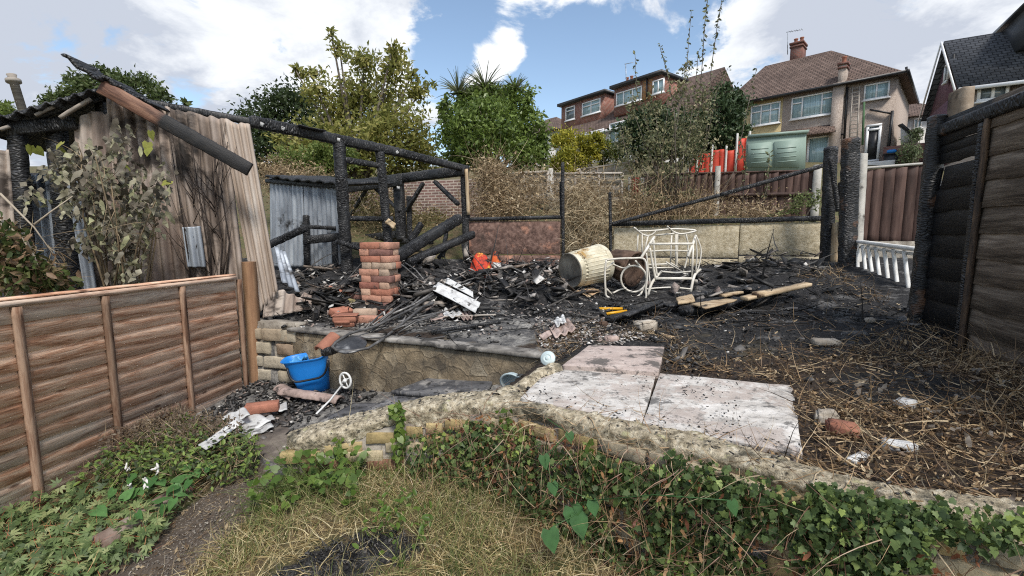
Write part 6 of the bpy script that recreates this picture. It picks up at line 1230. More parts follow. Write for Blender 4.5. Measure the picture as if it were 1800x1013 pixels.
tree('edge_tree', 'small piece of green tree at the left edge beside the flue pipe', 14, [(0, 195, 26, 18), (22, 198, 12, 10)], (0, 300), 500, .15, L_LIM, BARK, twigs=False)
tree('light_bush', 'light green bush behind the silvery corrugated wall', 9.3, [(530, 285, 46, 26), (575, 300, 34, 26), (600, 275, 26, 22), (560, 265, 30, 14)], (550, 400), 4500, .075, L_LIM, BARK, cat='bush', trunk_r=.05)
tree('undergrowth_bush', 'tangled yellowish green undergrowth seen through the charred frame', 9.2, [(640, 350, 46, 36), (690, 385, 50, 26), (620, 400, 36, 22), (750, 390, 50, 24), (585, 335, 20, 20)], (650, 430), 4500, .06, LF('yellow_green_leaves', (.07, .075, .025), (.15, .14, .05), (.25, .21, .09), (.33, .26, .14)), BARK, cat='bush', trunk_r=.04)
iv = tree('ivy_covered_tree', 'dense bright green ivy covered mass topped by spiky palm heads', 11.5, [(865, 215, 80, 62, 0), (830, 188, 36, 30, -.3), (905, 180, 40, 28, -.2), (930, 240, 38, 56, 0), (800, 245, 30, 48, -.1), (870, 272, 85, 36, -.5), (950, 265, 18, 34, .2), (860, 168, 50, 18, 0), (784, 190, 12, 30, .3), (850, 230, 60, 50, -.9)], (865, 350), 21000, .115, L_IVY, BARK, spread=.22, sub=34, shell=.55, trunk_r=.15, droop=.5)
for (u, v, s_) in ((806, 165, 1.), (853, 157, 1.1), (906, 160, .7), (862, 172, .8)):
    m = MB(); p = np.array(P(u, v, 11.2)); n_ = 70; D = rng.normal(size=(n_, 3)); D[:, 2] = np.abs(D[:, 2])*1.2+.1; strands(m, np.repeat(p[None], n_, 0), D, .6*s_, .045, 4, .1, .7); m.build('palm_head', LF('palm_blades', (.06, .075, .035), (.13, .15, .07), (.24, .24, .14)), iv)
tree('golden_hedge', 'yellow leaved rounded hedge in front of the dormer house', 15, [(1010, 262, 40, 34), (1040, 250, 26, 18), (1000, 285, 34, 26), (985, 250, 16, 14), (1050, 258, 14, 26)], (1010, 310), 9500, .10, L_YEL, BARK, cat='hedge', spread=.26, shell=.6, trunk_r=.08, twigs=False)
tree('clipped_hedge', 'green clipped hedge right of the yellow one', 15.5, [(1075, 262, 26, 20), (1095, 270, 24, 24), (1065, 280, 18, 16)], (1080, 310), 3000, .085, LF('hedge_leaves', (.04, .06, .012), (.10, .13, .025), (.22, .22, .05)), BARK, cat='hedge', spread=.3, shell=.4, twigs=False)
tree('conifer_tree', 'dark green conifer just left of the pebbledash house', 14, [(1290, 190, 24, 34), (1270, 170, 16, 24), (1300, 225, 18, 26), (1255, 210, 40, 40), (1230, 245, 50, 36), (1282, 250, 26, 26)], (1265, 310), 9000, .11, L_CON, BARK, spread=.3, shell=.3, droop=-.6, tp=TP_OVAL)
tree('conifer_tree', 'dark conifer behind the withered shrub below the dormer house', 13.5, [(1150, 210, 36, 34), (1125, 240, 40, 40), (1180, 230, 40, 40), (1140, 270, 50, 24), (1200, 265, 40, 26)], (1155, 320), 8000, .11, L_CON, BARK, spread=.3, shell=.3, droop=-.6, tp=TP_OVAL)
tree('house_shrub', 'pale green shrub by the brick wall right of the pebbledash house', 16, [(1605, 262, 14, 26), (1614, 235, 10, 16), (1595, 280, 14, 14)], (1605, 320), 1500, .09, LF('grey_green_leaves', (.06, .085, .04), (.13, .16, .08), (.22, .25, .13)), BARK, cat='shrub')
tree('wall_shrub', 'small leafy green plant climbing at the right end of the brown fence', 7.6, [(1410, 352, 20, 16), (1395, 370, 16, 12), (1428, 360, 10, 16), (1360, 378, 16, 8), (1440, 340, 6, 12)], (1410, 392), 900, .045, LF('fresh_leaves', (.07, .10, .03), (.16, .20, .07), (.26, .29, .12)), BARK, cat='shrub', trunk_r=.015)
# withered tall shrub
ws = tree('withered_shrub', 'tall half dead shrub with long spires reaching above the roofs', 8.2, [(1160, 250, 55, 50), (1210, 230, 50, 60), (1120, 290, 40, 40), (1225, 270, 34, 40), (1170, 310, 50, 34), (1150, 190, 30, 28), (1235, 180, 24, 34), (1130, 350, 45, 26), (1200, 345, 40, 20), (1205, 120, 12, 20), (1195, 160, 20, 30), (1110, 190, 12, 30), (1095, 250, 18, 30)], (1180, 390), 4300, .058, L_DED, BARK, cat='shrub', spread=.36, sub=16, trunk_r=.03, droop=.6, tp=TP_OVAL)
m = MB(); k = MB()
for (pts, nl) in (([(1185, 385), (1200, 260), (1205, 140), (1214, 20)], 26), ([(1200, 380), (1225, 230), (1236, 110), (1240, 40), (1248, -20)], 34), ([(1210, 380), (1240, 240), (1252, 120), (1260, 50), (1272, -12)], 34), ([(1170, 380), (1150, 250), (1120, 160), (1116, 96)], 22), ([(1190, 380), (1185, 200), (1172, 130), (1160, 80)], 22), ([(1230, 300), (1262, 160), (1278, 120)], 14), ([(1180, 380), (1210, 250), (1222, 150), (1227, 90)], 20), ([(1150, 385), (1110, 300), (1090, 220)], 10), ([(1240, 385), (1290, 300), (1312, 200), (1330, 120)], 16), ([(1160, 390), (1165, 250), (1180, 160)], 10), ([(1330, 385), (1350, 330), (1352, 270)], 22), ([(1300, 385), (1310, 300), (1300, 240)], 18)):
    Yk = 8.2+random.uniform(-.5, .5); w3 = [P(u+random.uniform(-2, 2), v, Yk) for u, v in pts]; k.tube(w3, .011, 5, r2=.004); A = np.array([tuple(p) for p in w3]); sp = np.linspace(.35, 1, nl)*(len(w3)-1); i0 = np.minimum(sp.astype(int), len(w3)-2); f_ = (sp-i0)[:, None]; pp = A[i0]*(1-f_)+A[i0+1]*f_
    pp = np.repeat(pp, 2, 0); nn = len(pp); T = rng.normal(size=(nn, 3))*.7; T[:, 2] -= .5; add_leaves(m, pp+rng.normal(size=(nn, 3))*.01, rng.uniform(.05, .085, nn), basis(rng.normal(size=(nn, 3)), T), TP_OVAL, t=rng.uniform(.1, .6, nn))
m.build('spire_leaves', L_DED, ws); k.build('spire_stems', BARK, ws)
m = MB(); b = [np.array(P(random.uniform(1090, 1250), random.uniform(375, 390), random.uniform(7.2, 8.8))) for _ in range(200)]; D = rng.normal(size=(200, 3))*.35; D[:, 2] = 1; strands(m, b, D, rng.uniform(.4, 1.3, 200), .010, 6, .5, .2, t=rng.uniform(.1, .6, 200)); m.build('thin_stems', L_TAN, ws)
# dead bramble heap behind the rear wall
def heap(name, label, spots, n, Ls, mt, cat, size=.05, lf=900, lfm=None, w_=.008, kind=None):
    m = MB(); B = []
    for _ in range(n):
        u, v, ru, rv, Y, dY = random.choice(spots); a = random.gauss(0, .45); b = random.gauss(0, .45); B.append(np.array(P(u+a*ru, v+b*rv, Y+random.uniform(-dY, dY))))
    B = np.array(B); D = rng.normal(size=(n, 3)); D[:, 2] = D[:, 2]*.6+.1; strands(m, B, D, rng.uniform(.3, 1., n)*Ls, w_, 7, 1.5, .5)
    o = m.build(name, mt); tag(o, label, cat, kind=kind); 
    if lf:
        l = MB(); idx = rng.integers(0, n, lf); add_leaves(l, B[idx]+rng.normal(size=(lf, 3))*.15, size*rng.uniform(.6, 1.3, lf), None, TP_CURL); l.build('dead_leaves', lfm or L_TAN, o)
    return o
heap('dead_bramble', 'tan dead bramble thicket behind the brown panel wall', [(870, 345, 50, 44, 7.9, .5), (930, 340, 60, 40, 8.2, .5), (880, 370, 60, 20, 7.6, .3), (1030, 345, 50, 40, 8.3, .6), (860, 310, 16, 26, 8., .3)], 3200, .75, L_TAN, 'bramble', lf=3500)
heap('dead_bramble', 'mound of dead straw coloured stems in the gap between the rear walls', [(1035, 400, 38, 60, 7.7, .4), (1030, 440, 36, 34, 7.35, .25), (1050, 370, 44, 40, 8., .5), (1010, 370, 30, 50, 7.9, .4)], 3000, .75, LF('straw_stems', (.16, .11, .06), (.32, .24, .14), (.47, .38, .24), (.58, .50, .35), trans=.1), 'bramble', lf=900)
heap('dead_bramble', 'brown dead stems along the foot of the brown closeboard fence', [(1150, 365, 60, 26, 8., .5), (1230, 365, 60, 26, 8., .4), (1320, 372, 60, 16, 7.8, .4), (1110, 360, 26, 34, 8., .4)], 1500, .55, L_TAN, 'bramble', lf=1500)
heap('dead_bramble', 'dead stems under the far beam between the charred posts', [(740, 400, 60, 26, 8.8, .5), (660, 400, 60, 30, 8.6, .4), (690, 360, 40, 30, 9., .4)], 1500, .6, LF('olive_stems', (.09, .085, .035), (.20, .17, .08), (.33, .27, .15)), 'bramble', lf=1500)
heap('dead_bramble', 'dead growth on the bank left of the silvery corrugated wall', [(500, 300, 40, 14, 8.8, .4), (475, 310, 16, 30, 8.6, .3), (540, 312, 40, 10, 8.6, .3)], 900, .5, L_TAN, 'bramble', lf=900)

# scorched shrub in front of the burnt shed
SH = empty('scorched_shrub', tuple(P(235, 520, 3.55)), 'scorched shrub with drooping grey green leaves against the burnt shed', 'shrub'); k = MB(); m = MB()
stems = []
for _ in range(17):
    u0 = random.uniform(190, 260); u1 = u0+random.uniform(-110, 60); v1 = random.uniform(250, 400); Yb = random.uniform(3.35, 3.7); a = P(u0, 540, Yb); c = P(u1, v1, Yb-random.uniform(0, .35)); b = a.lerp(c, .55)+Vector((random.uniform(-.08, .08), 0, .06)); k.tube([a, a.lerp(b, .5), b, c], [.009, .007, .005, .003], 6); stems.append((a, b, c))
for _ in range(3): pass
cl = [(150, 270, 34, 26), (175, 320, 44, 30), (120, 290, 26, 30), (210, 250, 26, 30), (230, 310, 40, 40), (180, 380, 44, 40), (130, 340, 30, 30), (250, 360, 36, 40), (220, 430, 40, 50), (280, 330, 20, 40), (100, 300, 20, 20), (230, 480, 30, 26), (90, 260, 12, 8), (60, 330, 14, 26), (150, 420, 20, 20)]
pts = []
for (u, v, ru, rv) in cl:
    for _ in range(int(ru*rv*.052)): pts.append(np.array(P(u+random.gauss(0, .5)*ru, v+random.gauss(0, .5)*rv, 3.45+random.uniform(-.22, .2))))
pts = np.array(pts); nn = len(pts); T = rng.normal(size=(nn, 3))*.45; T[:, 2] -= 1.; add_leaves(m, pts, rng.uniform(.05, .13, nn), basis(rng.normal(size=(nn, 3))*np.array([1, .8, .3]), T), TP_DROOP)
m.build('withered_leaves', LF('scorched_grey_leaves', (.05, .043, .032), (.11, .095, .072), (.17, .155, .115), (.20, .20, .11), (.27, .245, .19), trans=.2, rough=.6, g=1.5), SH)
B = np.array([np.array(s[1].lerp(s[2], random.random())) for s in stems for _ in range(6)]); D = rng.normal(size=(len(B), 3)); strands(k, B, D, rng.uniform(.15, .4, len(B)), .006, 5, .8, .3); k.build('stems', M_noise('pale_stems', [(.3, (.09, .065, .04)), (.6, (.22, .165, .10))], 10), SH)
m = MB(); q = np.array([tuple(P(u, v, 3.35)) for (u, v) in ((54, 166+90), (62, 172+88), (110, 250), (106, 260), (260, 250), (265, 230), (222, 290), (300, 318), (262, 260), (48, 255))]); nn = len(q); T = rng.normal(size=(nn, 3))*.4; T[:, 2] -= 1; add_leaves(m, q, .075, basis(rng.normal(size=(nn, 3))*.5+np.array([0, -1, 0]), T), TP_HEART); m.build('yellow_green_leaves', LF('yellowing_leaves', (.22, .24, .05), (.38, .36, .08)), SH)
# black climbing stems on the shed
k = MB(); 
for _ in range(46):
    u0 = random.choice((340, 378, 392, 372)); u1 = u0+random.uniform(-70, 40); v0 = random.uniform(300, 520); L1 = random.uniform(50, 120); a = spl.at(u0, v0, .05+random.random()*.05); b = spl.at(u0+(u1-u0)*.5, v0-L1*.4, .08); c = spl.at(u1, v0-L1, .07); k.tube([a, b, c], .004, 4, r2=.0015)
for (u0, u1) in ((376, 336), (372, 352), (392, 400), (340, 300), (385, 380)): k.tube([spl.at(u0, 530, .07), spl.at((u0+u1)/2+8, 430, .09), spl.at((u0+u1)/2-8, 330, .08), spl.at(u1, 250, .07)], .008, 5, r2=.003)
tag(k.build('burnt_climber', M_noise('burnt_stem', [(.3, (.012, .009, .008)), (.7, (.06, .042, .032))], 9)), 'leafless burnt black climber spread over the brown corrugated sheets', 'climber')
# bush at far left over the fence
def leafmass(name, label, cat, spots, n, size, mt, tp, up=None, group=None, kind=None):
    m = MB(); C = []
    w_ = np.array([s[2]*s[3] for s in spots], float); w_ /= w_.sum()
    for i in rng.choice(len(spots), n, p=w_): u, v, ru, rv, Y, dY = spots[i]; C.append(np.array(P(u+random.gauss(0, .5)*ru, v+random.gauss(0, .5)*rv, Y+random.uniform(-dY, dY))))
    C = np.array(C); N_ = rng.normal(size=(n, 3))*.7+(np.array(up) if up is not None else 0); add_leaves(m, C, size*rng.uniform(.5, 1.3, n), basis(N_, rng.normal(size=(n, 3))), tp); return tag(m.build(name, mt), label, cat, group, kind)
lb_ = leafmass('left_bush', 'brown and green bush behind the left end of the overlap fence', 'bush', [(20, 470, 40, 40, 3.0, .2), (70, 485, 40, 26, 3.1, .2), (5, 430, 30, 36, 3.0, .2), (100, 500, 30, 10, 3.1, .1)], 1900, .06, LF('bush_leaves', (.04, .06, .02), (.09, .12, .035), (.20, .14, .08), (.30, .19, .12)), TP_OVAL)
lb_.name = 'fence_bush'
m = MB(); 
for (a, b, c) in (((0, 385), (40, 420), (92, 510)), ((0, 340), (60, 400), (110, 470)), ((60, 395), (90, 372), (128, 345)), ((45, 420), (62, 455), (80, 500))): m.tube([P(*a, 2.95), P(*b, 3.), P(*c, 3.05)], .007, 6, r2=.003)
m.build('bare_stems', M_noise('bleached_stem', [(.3, (.3, .24, .17)), (.7, (.5, .43, .34))], 8), lb_)
m = MB(); B = np.array([np.array(P(random.gauss(30, 40), random.gauss(470, 30), 3.05)) for _ in range(300)]); strands(m, B, rng.normal(size=(300, 3)), rng.uniform(.08, .25, 300), .006, 5, 1.); m.build('twigs', L_TAN, lb_)

# ---- ivy on the front wall
def wallpt(n, s0, s1, z0, z1, o0=.10, o1=.16):
    s = rng.uniform(s0, s1, n); c = np.stack([np.interp(s, fws, fwc[:, k]) for k in range(3)], 1); N_ = np.stack([np.interp(s, fws, NRM[:, k]) for k in range(3)], 1); d = rng.uniform(z0, z1, n); p = c+N_*rng.uniform(o0, o1, n)[:, None]; p[:, 2] = np.maximum(c[:, 2]-d, .3+rng.uniform(0, .1, n)); return p, N_, s, d
def su(u): i = np.argmin([abs((900+p[0]/p[1]*F*.955)-u) for p in fwc]); return fws[i]
L_IV2 = LF('ivy_leaves', (.016, .028, .010), (.032, .052, .018), (.06, .088, .03), (.11, .145, .045), (.20, .25, .06), trans=.25, rough=.5, spec=.25, g=1.7)
ivy = empty('wall_ivy', tuple(fwpt(su(1250))[0]-np.array([0, 0, .5])), 'dark green ivy covering the front of the curved brick wall', 'ivy')
m = MB(); s = su; P_ = []; N_ = []
for (a, b, z0, z1, n) in ((730, 860, .10, .42, 900), (830, 960, .07, .5, 1200), (930, 1080, .12, .55, 1500), (1060, 1200, .09, .6, 1900), (1180, 1330, .03, .6, 1900), (1300, 1480, .02, .62, 2100), (1450, 1570, .03, .30, 900), (1440, 1600, -.06, .06, 700), (1600, 1790, -.07, .03, 420), (1200, 1500, -.01, .10, 420), (1550, 1620, .0, .22, 260), (1480, 1580, .45, .6, 20)):
    p, n_, sv, d = wallpt(n, s(a), s(b), z0, z1); keep = sn(np.stack([sv, d, 0*d], 1), 11, 4.) > -.42; P_.append(p[keep]); N_.append(n_[keep])
P_ = np.concatenate(P_); N_ = np.concatenate(N_); nn = len(P_); T = rng.normal(size=(nn, 3))*.55; T[:, 2] -= .9; tt = rng.beta(1.6, 2.6, nn); cl_ = sn(P_, 7, 2.); tt = np.where(cl_ > .42, np.clip(tt+.42, 0, 1), tt)
add_leaves(m, P_+N_*(.03*rng.uniform(-.5, 1.6, nn))[:, None], (.009+.024*rng.random(nn)**1.4), basis(N_+rng.normal(size=(nn, 3))*.62+np.array([0, 0, .3]), T), TP_IVY, t=np.clip(tt*.8+rng.uniform(0, .28, nn), 0, 1)); m.build('leaves', L_IV2, ivy)
m = MB(); p, n_, sv, d = wallpt(1500, s(740), s(1750), .0, .6, .10, .2); D = rng.normal(size=(1500, 3))*.6; D[:, 2] -= .3; strands(m, p, D, rng.uniform(.05, .3, 1500), .0032, 6, .9, .2); m.build('stems', LF('ivy_stems', (.09, .045, .03), (.22, .12, .08), (.38, .28, .19), trans=.05), ivy)
m = MB(); p, n_, sv, d = wallpt(1100, s(760), s(1700), .04, .6, .11, .2); T = rng.normal(size=(1100, 3))*.5; T[:, 2] -= 1; add_leaves(m, p, rng.uniform(.012, .036, 1100), basis(n_+rng.normal(size=(1100, 3))*.6, T), TP_CURL); m.build('dead_leaves', LF('rust_leaves', (.14, .05, .03), (.30, .12, .06), (.42, .22, .10), (.46, .33, .18)), ivy)
L_BR = LF('bright_green_leaves', (.06, .11, .02), (.12, .19, .035), (.22, .29, .07), trans=.4, rough=.4)
bv = empty('bright_creeper', tuple(fwpt(su(712))[0]-np.array([0, 0, .35])), 'bright green creeper trailing over the wall top near its left end', 'creeper'); m = MB(); 
for (a, z0, z1, n) in ((712, -.05, .34, 90), (706, -.08, -.02, 40), (612, .02, .14, 22), (870, .12, .3, 10), (1062, .05, .26, 60), (1125, .12, .3, 34), (910, .0, .16, 22)):
    p, n_, sv, d = wallpt(n, s(a)-.03, s(a)+.03, z0, z1, .10, .15); T = rng.normal(size=(n, 3))*.6; T[:, 2] -= .7; add_leaves(m, p, rng.uniform(.02, .045, n), basis(n_+rng.normal(size=(n, 3))*.45+np.array([0, 0, .4]), T), TP_HEART)
m.build('leaves', L_BR, bv)
m = MB(); 
for (u, v, Y, sz_) in ((1005, 890, 1.62, .10), (1015, 905, 1.6, .09), (965, 930, 1.55, .085), (1000, 760, 1.9, .05), (955, 800, 1.8, .06), (1040, 880, 1.6, .06), (970, 848, 1.7, .055), (1285, 880, 1.35, .05)):
    p = np.array([tuple(P(u, v, Y))]); add_leaves(m, p, sz_, basis(np.array([[.2, -.9, .5]]), np.array([[.15, -.1, -1.]])), TP_HEART, t=.2)
m.tube([P(960, 735, 1.95), P(1000, 762, 1.9), P(958, 802, 1.8), P(970, 848, 1.7), P(1040, 880, 1.6), P(1005, 888, 1.62), P(1015, 903, 1.6), P(965, 930, 1.55)], .002, 4); m.tube([P(1040, 880, 1.6), P(1150, 870, 1.5), P(1285, 880, 1.35)], .002, 4)
tag(m.build('bindweed', LF('bindweed_leaves', (.05, .13, .04), (.10, .2, .07), trans=.4, rough=.4)), 'large heart shaped green bindweed leaves hanging in front of the ivy', 'bindweed')

m = MB(); p, n_, sv, d = wallpt(420, s(700), s(1700), .3, .62, .12, .34); D = n_*.3+rng.normal(size=(420, 3))*.45; D[:, 2] = np.abs(D[:, 2])+.5; strands(m, p, D, rng.uniform(.08, .36, 420), rng.uniform(.0022, .0045, 420), 6, .7, .5)
p, n_, sv, d = wallpt(700, s(900), s(1750), -.04, .10, -.12, .12); D = n_*.5+rng.normal(size=(700, 3))*.7; D[:, 2] = np.abs(D[:, 2])*.3; strands(m, p, D, rng.uniform(.05, .25, 700), rng.uniform(.002, .005, 700), 6, 1., .6)
tag(m.build('dry_stems', LF('wall_dry_stems', (.20, .11, .06), (.36, .25, .14), (.52, .42, .28), trans=.1)), 'thin dry stems tangled along the curved wall', 'stems', kind='stuff')
# ---- ground cover in front
def onlow(n, x0, x1, y0, y1, f=None):
    x = rng.uniform(x0, x1, n*3); y = rng.uniform(y0, y1, n*3); k = ~inpoly(x, y, upoly) & ~inpoly(x, y, spoly) & (x > -3.05+.18*y)
    if f is not None: k &= f(x, y)
    x, y = x[k][:n], y[k][:n]; return np.stack([x, y, H(x, y)], 1)
def px2(x, y): return x, y
pathx = lambda y: -1.55+.12*(y-2.3)+.08*np.sin(y*3)
isburn = lambda x, y: np.hypot((x+.70)/.36, (y-1.74-.35*(x+.7))/.15) < .85+.35*sn(np.stack([x, y, 0*x], 1), 12, 2)
GRS = LF('dry_grass', (.20, .14, .06), (.40, .30, .14), (.58, .47, .25), (.70, .61, .38), trans=.25)
GRG = LF('green_grass', (.07, .10, .03), (.14, .18, .055), (.26, .27, .10), (.42, .38, .18), trans=.35)
m = MB(); B = onlow(23000, -1.45, 1.6, .75, 2.7, lambda x, y: (x > pathx(y)+.30+.08*np.sin(y*9)) & ~(isburn(x, y) & (rng.random(len(x)) < .8))); D = rng.normal(size=(len(B), 3))*.9; D[:, 2] = np.abs(D[:, 2])*.5+.28; strands(m, B, D, rng.uniform(.04, .15, len(B)), rng.uniform(.0022, .0042, len(B)), 4, .8, .6); tag(m.build('dry_grass', GRS), 'straw coloured dry matted grass in the foreground', 'grass', kind='stuff')
m = MB(); B = onlow(4000, -1.3, 1.3, .8, 2.6, lambda x, y: (x > pathx(y)+.36) & (sn(np.stack([x, y, 0*x], 1), 5, 3) > -.05+.5*isburn(x, y)) & (np.hypot(x+.6, y-2.3) < 1.1)); D = rng.normal(size=(len(B), 3))*.5; D[:, 2] = 1; strands(m, B, D, rng.uniform(.06, .22, len(B)), rng.uniform(.0025, .005, len(B)), 5, .5, .9); tag(m.build('green_grass', GRG), 'long green grass at the foot of the curved wall', 'grass', kind='stuff')
m = MB(); c = np.array([(-1.13, 2.28), (-1.05, 2.2), (-.95, 2.22), (-1.2, 2.15)]); B = np.repeat(c, 160, 0)+rng.normal(size=(640, 2))*.06; B = np.c_[B, H(B[:, 0], B[:, 1])]; D = rng.normal(size=(640, 3))*.7; D[:, 2] = 1; strands(m, B, D, rng.uniform(.1, .3, 640), .005, 6, .3, 1.3, t=rng.uniform(.05, .5, 640)); tag(m.build('grass_tuft', GRG), 'lush green grass tuft beside the left end of the curved wall', 'grass tuft')
# creeper beds along the fence
def bed(name, label, cat, C, size, mt, tp, hgt=.1, t=None, stems=None):
    m = MB(); n = len(C); C = C+np.c_[rng.normal(size=(n, 2))*.0, rng.uniform(.02, hgt, n)]; add_leaves(m, C, size*rng.uniform(.5, 1.25, n), basis(rng.normal(size=(n, 3))*.4+np.array([.15, -.5, 1.1]), rng.normal(size=(n, 3))), tp, t); o = m.build(name, mt); tag(o, label, cat, kind='stuff' if name == 'nettle_clump' else None)
    if stems is not None: k = MB(); strands(k, C[:n//2]-np.array([0, 0, .04]), rng.normal(size=(n//2, 3))+np.array([0, 0, .8]), .12, .003, 4, .5, .3); k.build('stems', stems, o)
    return o
REDS = LF('red_stems', (.25, .06, .03), (.42, .12, .06), (.5, .3, .15), trans=.1)
C = onlow(2100, -2.75, -1.25, 1.35, 2.75, lambda x, y: (x < pathx(y)-.24+.1*np.sin(y*7)) & (y < 2.55)); C = C[rng.random(len(C)) < np.where(C[:, 1] > 2.25, .35, 1)]
bed('creeper_bed', 'low green creeper with five part leaves along the left fence', 'creeper', C, .046, LF('creeper_leaves', (.05, .075, .03), (.09, .13, .045), (.15, .20, .075), (.25, .27, .12), trans=.4, g=1.35), TP_PALM, .11, None, REDS)
C = onlow(3200, -2.5, -1.5, 2.45, 3.5, lambda x, y: (x < -1.45-.35*(y-2.45)+.05*np.sin(y*15)) & (x > -2.5+.1*(y-2.3)))
bed('bramble_patch', 'dense small leaved bramble at the fence foot by the white sheets', 'bramble', C, .034, LF('small_leaves', (.03, .035, .02), (.06, .09, .025), (.12, .18, .04), (.20, .27, .06), trans=.3), TP_OVAL, .22, None, L_TAN)
C = onlow(1200, -2.6, -1.6, 2.7, 3.6, lambda x, y: (x < -1.6-.35*(y-2.45)))
bed('withered_patch', 'brown withered bramble tops just left of the long white strip', 'bramble', C+np.array([0, 0, .14]), .026, LF('brown_tops', (.06, .045, .03), (.14, .10, .07), (.20, .16, .11)), TP_CURL, .14, None, L_TAN)
m = MB(); C = onlow(26, -2.2, -1.75, 2.15, 2.6); add_leaves(m, C+np.array([0, 0, .13]), rng.uniform(.05, .09, len(C)), basis(rng.normal(size=(len(C), 3))*.3+np.array([0, -.6, 1]), rng.normal(size=(len(C), 3))), TP_HEART); tag(m.build('bindweed', LF('bindweed_bright', (.07, .17, .05), (.13, .26, .08), trans=.4)), 'bright green bindweed leaves on top of the creeper by the fence', 'bindweed', kind='stuff')
C = onlow(260, -1.28, -.75, 1.98, 2.42); bed('nettle_clump', 'leafy green weeds against the left end of the curved wall', 'weeds', C[:190], .042, L_BR, TP_HEART, .2, rng.uniform(0, .7, len(C[:190])), L_BR)
C = onlow(120, -.62, -.35, 1.7, 2.0); bed('nettle_clump', 'small leafy green weed patch in the grass left of centre', 'weeds', C[:80], .035, L_BR, TP_OVAL, .16, rng.uniform(0, .7, len(C[:80])), L_BR)
m = MB()
for (x, y) in ((-.5, 2.55), (-.93, 2.5), (-.62, 2.62), (-1.1, 2.9)): b = np.array([(x, y, Hs(x, y))]*3); D = rng.normal(size=(3, 3))*.25; D[:, 2] = 1; strands(m, b, D, rng.uniform(.2, .35, 3), .004, 5, .2)
tag(m.build('seed_stalks', GRS), 'thin dry seed stalks standing in the sunken yard', 'weeds')
m = MB(); C = onlow(900, -1.9, -1.2, 1.3, 2.75, lambda x, y: abs(x-pathx(y)) < .36); chips(m, C, rng.uniform(.006, .018, len(C)), .5); tag(m.build('path_gravel', M_noise('pale_pebbles', [(.3, (.09, .075, .06)), (.6, (.27, .24, .20))], 30, val=.5)), kind='stuff')
def kerbst(u, v, sx, sy, lb, rz):
    m = MB(); p = G(u, v, .25); m.box((p.x, p.y, .235), (sx, sy, .07), rz=rz, sub=(10, 5, 4), bev=.006, jit=.006, jf=22); tag(m.build('edging_stone', M_noise('reddish_edging', [(.3, (.14, .09, .07)), (.5, (.26, .19, .15)), (.7, (.40, .34, .29))], 9, rough=.9)), lb, 'edging stone', 'edging stones along the path')
kerbst(236, 917, .34, .09, 'longer reddish edging stone between creeper and gravel path', R(75)); kerbst(290, 880, .26, .09, 'shorter edging stone further up the gravel path', R(72))
for i, (u, v) in enumerate(((228, 858), (255, 848), (278, 825), (222, 826))):
    m = MB(); p = P(u, v, 2.35); add_leaves(m, np.array([tuple(p)]*5)+rng.normal(size=(5, 3))*.006, rng.uniform(.018, .034, 5), None, TP_CURL); tag(m.build('paper_scrap', WREND, solid=.002), ['lowest left white scrap caught in the creeper', 'white crumpled scrap in the middle of the creeper', 'white scrap highest up and rightmost in the creeper', 'white scrap nearest the fence in the creeper'][i], 'scrap', 'white scraps in the creeper')

# ---- litter on the upper garden
def onup(n, x0, x1, y0, y1, f=None, poly=None):
    x = rng.uniform(x0, x1, n*4); y = rng.uniform(y0, y1, n*4); k = inpoly(x, y, poly or upoly) & (x < 2.05+.33*y)
    if f is not None: k &= f(x, y)
    x, y = x[k][:n], y[k][:n]; return np.stack([x, y, H(x, y)+.005], 1)
slabq = [(.62, 1.55), (1.75, 1.6), (1.75, 2.95), (.1, 3.2), (-.05, 2.4)]
offslab = lambda x, y: ~inpoly(x, y, [tuple(G(u, v, .9)[:2]) for u, v in ((905, 700), (968, 640), (1035, 600), (1172, 605), (1165, 655), (1395, 675), (1415, 800), (1130, 745))])
BLK = NT('black_crumbs'); cc_ = BLK.ramp(BLK.rnd, [(0, (.006, .006, .006)), (.6, (.022, .021, .020)), (.88, (.055, .05, .046)), (1, (.13, .12, .11))]); BLK = BLK.fin(cc_, .6, None, 0, .5)
RUB = NT('light_rubble'); cc_ = RUB.ramp(RUB.rnd, [(0, (.10, .09, .08)), (.3, (.20, .18, .16)), (.5, (.24, .17, .14)), (.75, (.40, .375, .345)), (1, (.66, .64, .60))]); cc_ = RUB.mix(RUB.ramp(RUB.noise(20, 6, .7), [(.5, 0.), (.6, .7)]), cc_, (.06, .055, .05)); RUB = RUB.fin(cc_, .85)
m = MB(); C = onup(15000, -2.6, 4.2, 2.2, 7., lambda x, y: offslab(x, y) & ((y > 2.75+.3*(x-1.2)) | (rng.random(len(x)) < .25)) & ((y > 4.2) | (x > .3) | (rng.random(len(x)) < .18))); chips(m, C+np.array([0, 0, .004]), np.where(C[:, 0] > 1.3, .55, 1.)*rng.uniform(.012, .05, len(C))*np.where(rng.random(len(C)) < .04, 3.2, 1), .25, tilt=.5); tag(m.build('charred_debris', BLK), kind='stuff')
# tangled heap round the pier and inside the frame
heapc = [(-1.0, 4.75, .45, 240), (-.5, 5.15, .5, 300), (-1.7, 5.2, .5, 240), (-.1, 5.8, .6, 240), (-1.3, 6.0, .7, 260), (-2.3, 5.5, .4, 140), (-.5, 6.5, .5, 160), (-1.9, 4.6, .35, 130), (2.3, 5.0, .7, 60), (.5, 6.3, .6, 130), (3.2, 5.6, .6, 60), (.3, 4.9, .5, 90)]
PB = NT('burnt_timber_bits'); cc_ = PB.ramp(PB.rnd, [(0, (.008, .008, .008)), (.5, (.03, .028, .027)), (.75, (.09, .08, .072)), (.86, (.20, .15, .115)), (1, (.36, .32, .28))]); cc_ = PB.mix(PB.ramp(PB.noise(14, 7, .7), [(.45, 0.), (.6, .7)]), cc_, (.008, .008, .008)); PB = PB.fin(cc_, .6, PB.bump(PB.noise(40, 6, .7), .7, .006), 0, .4)
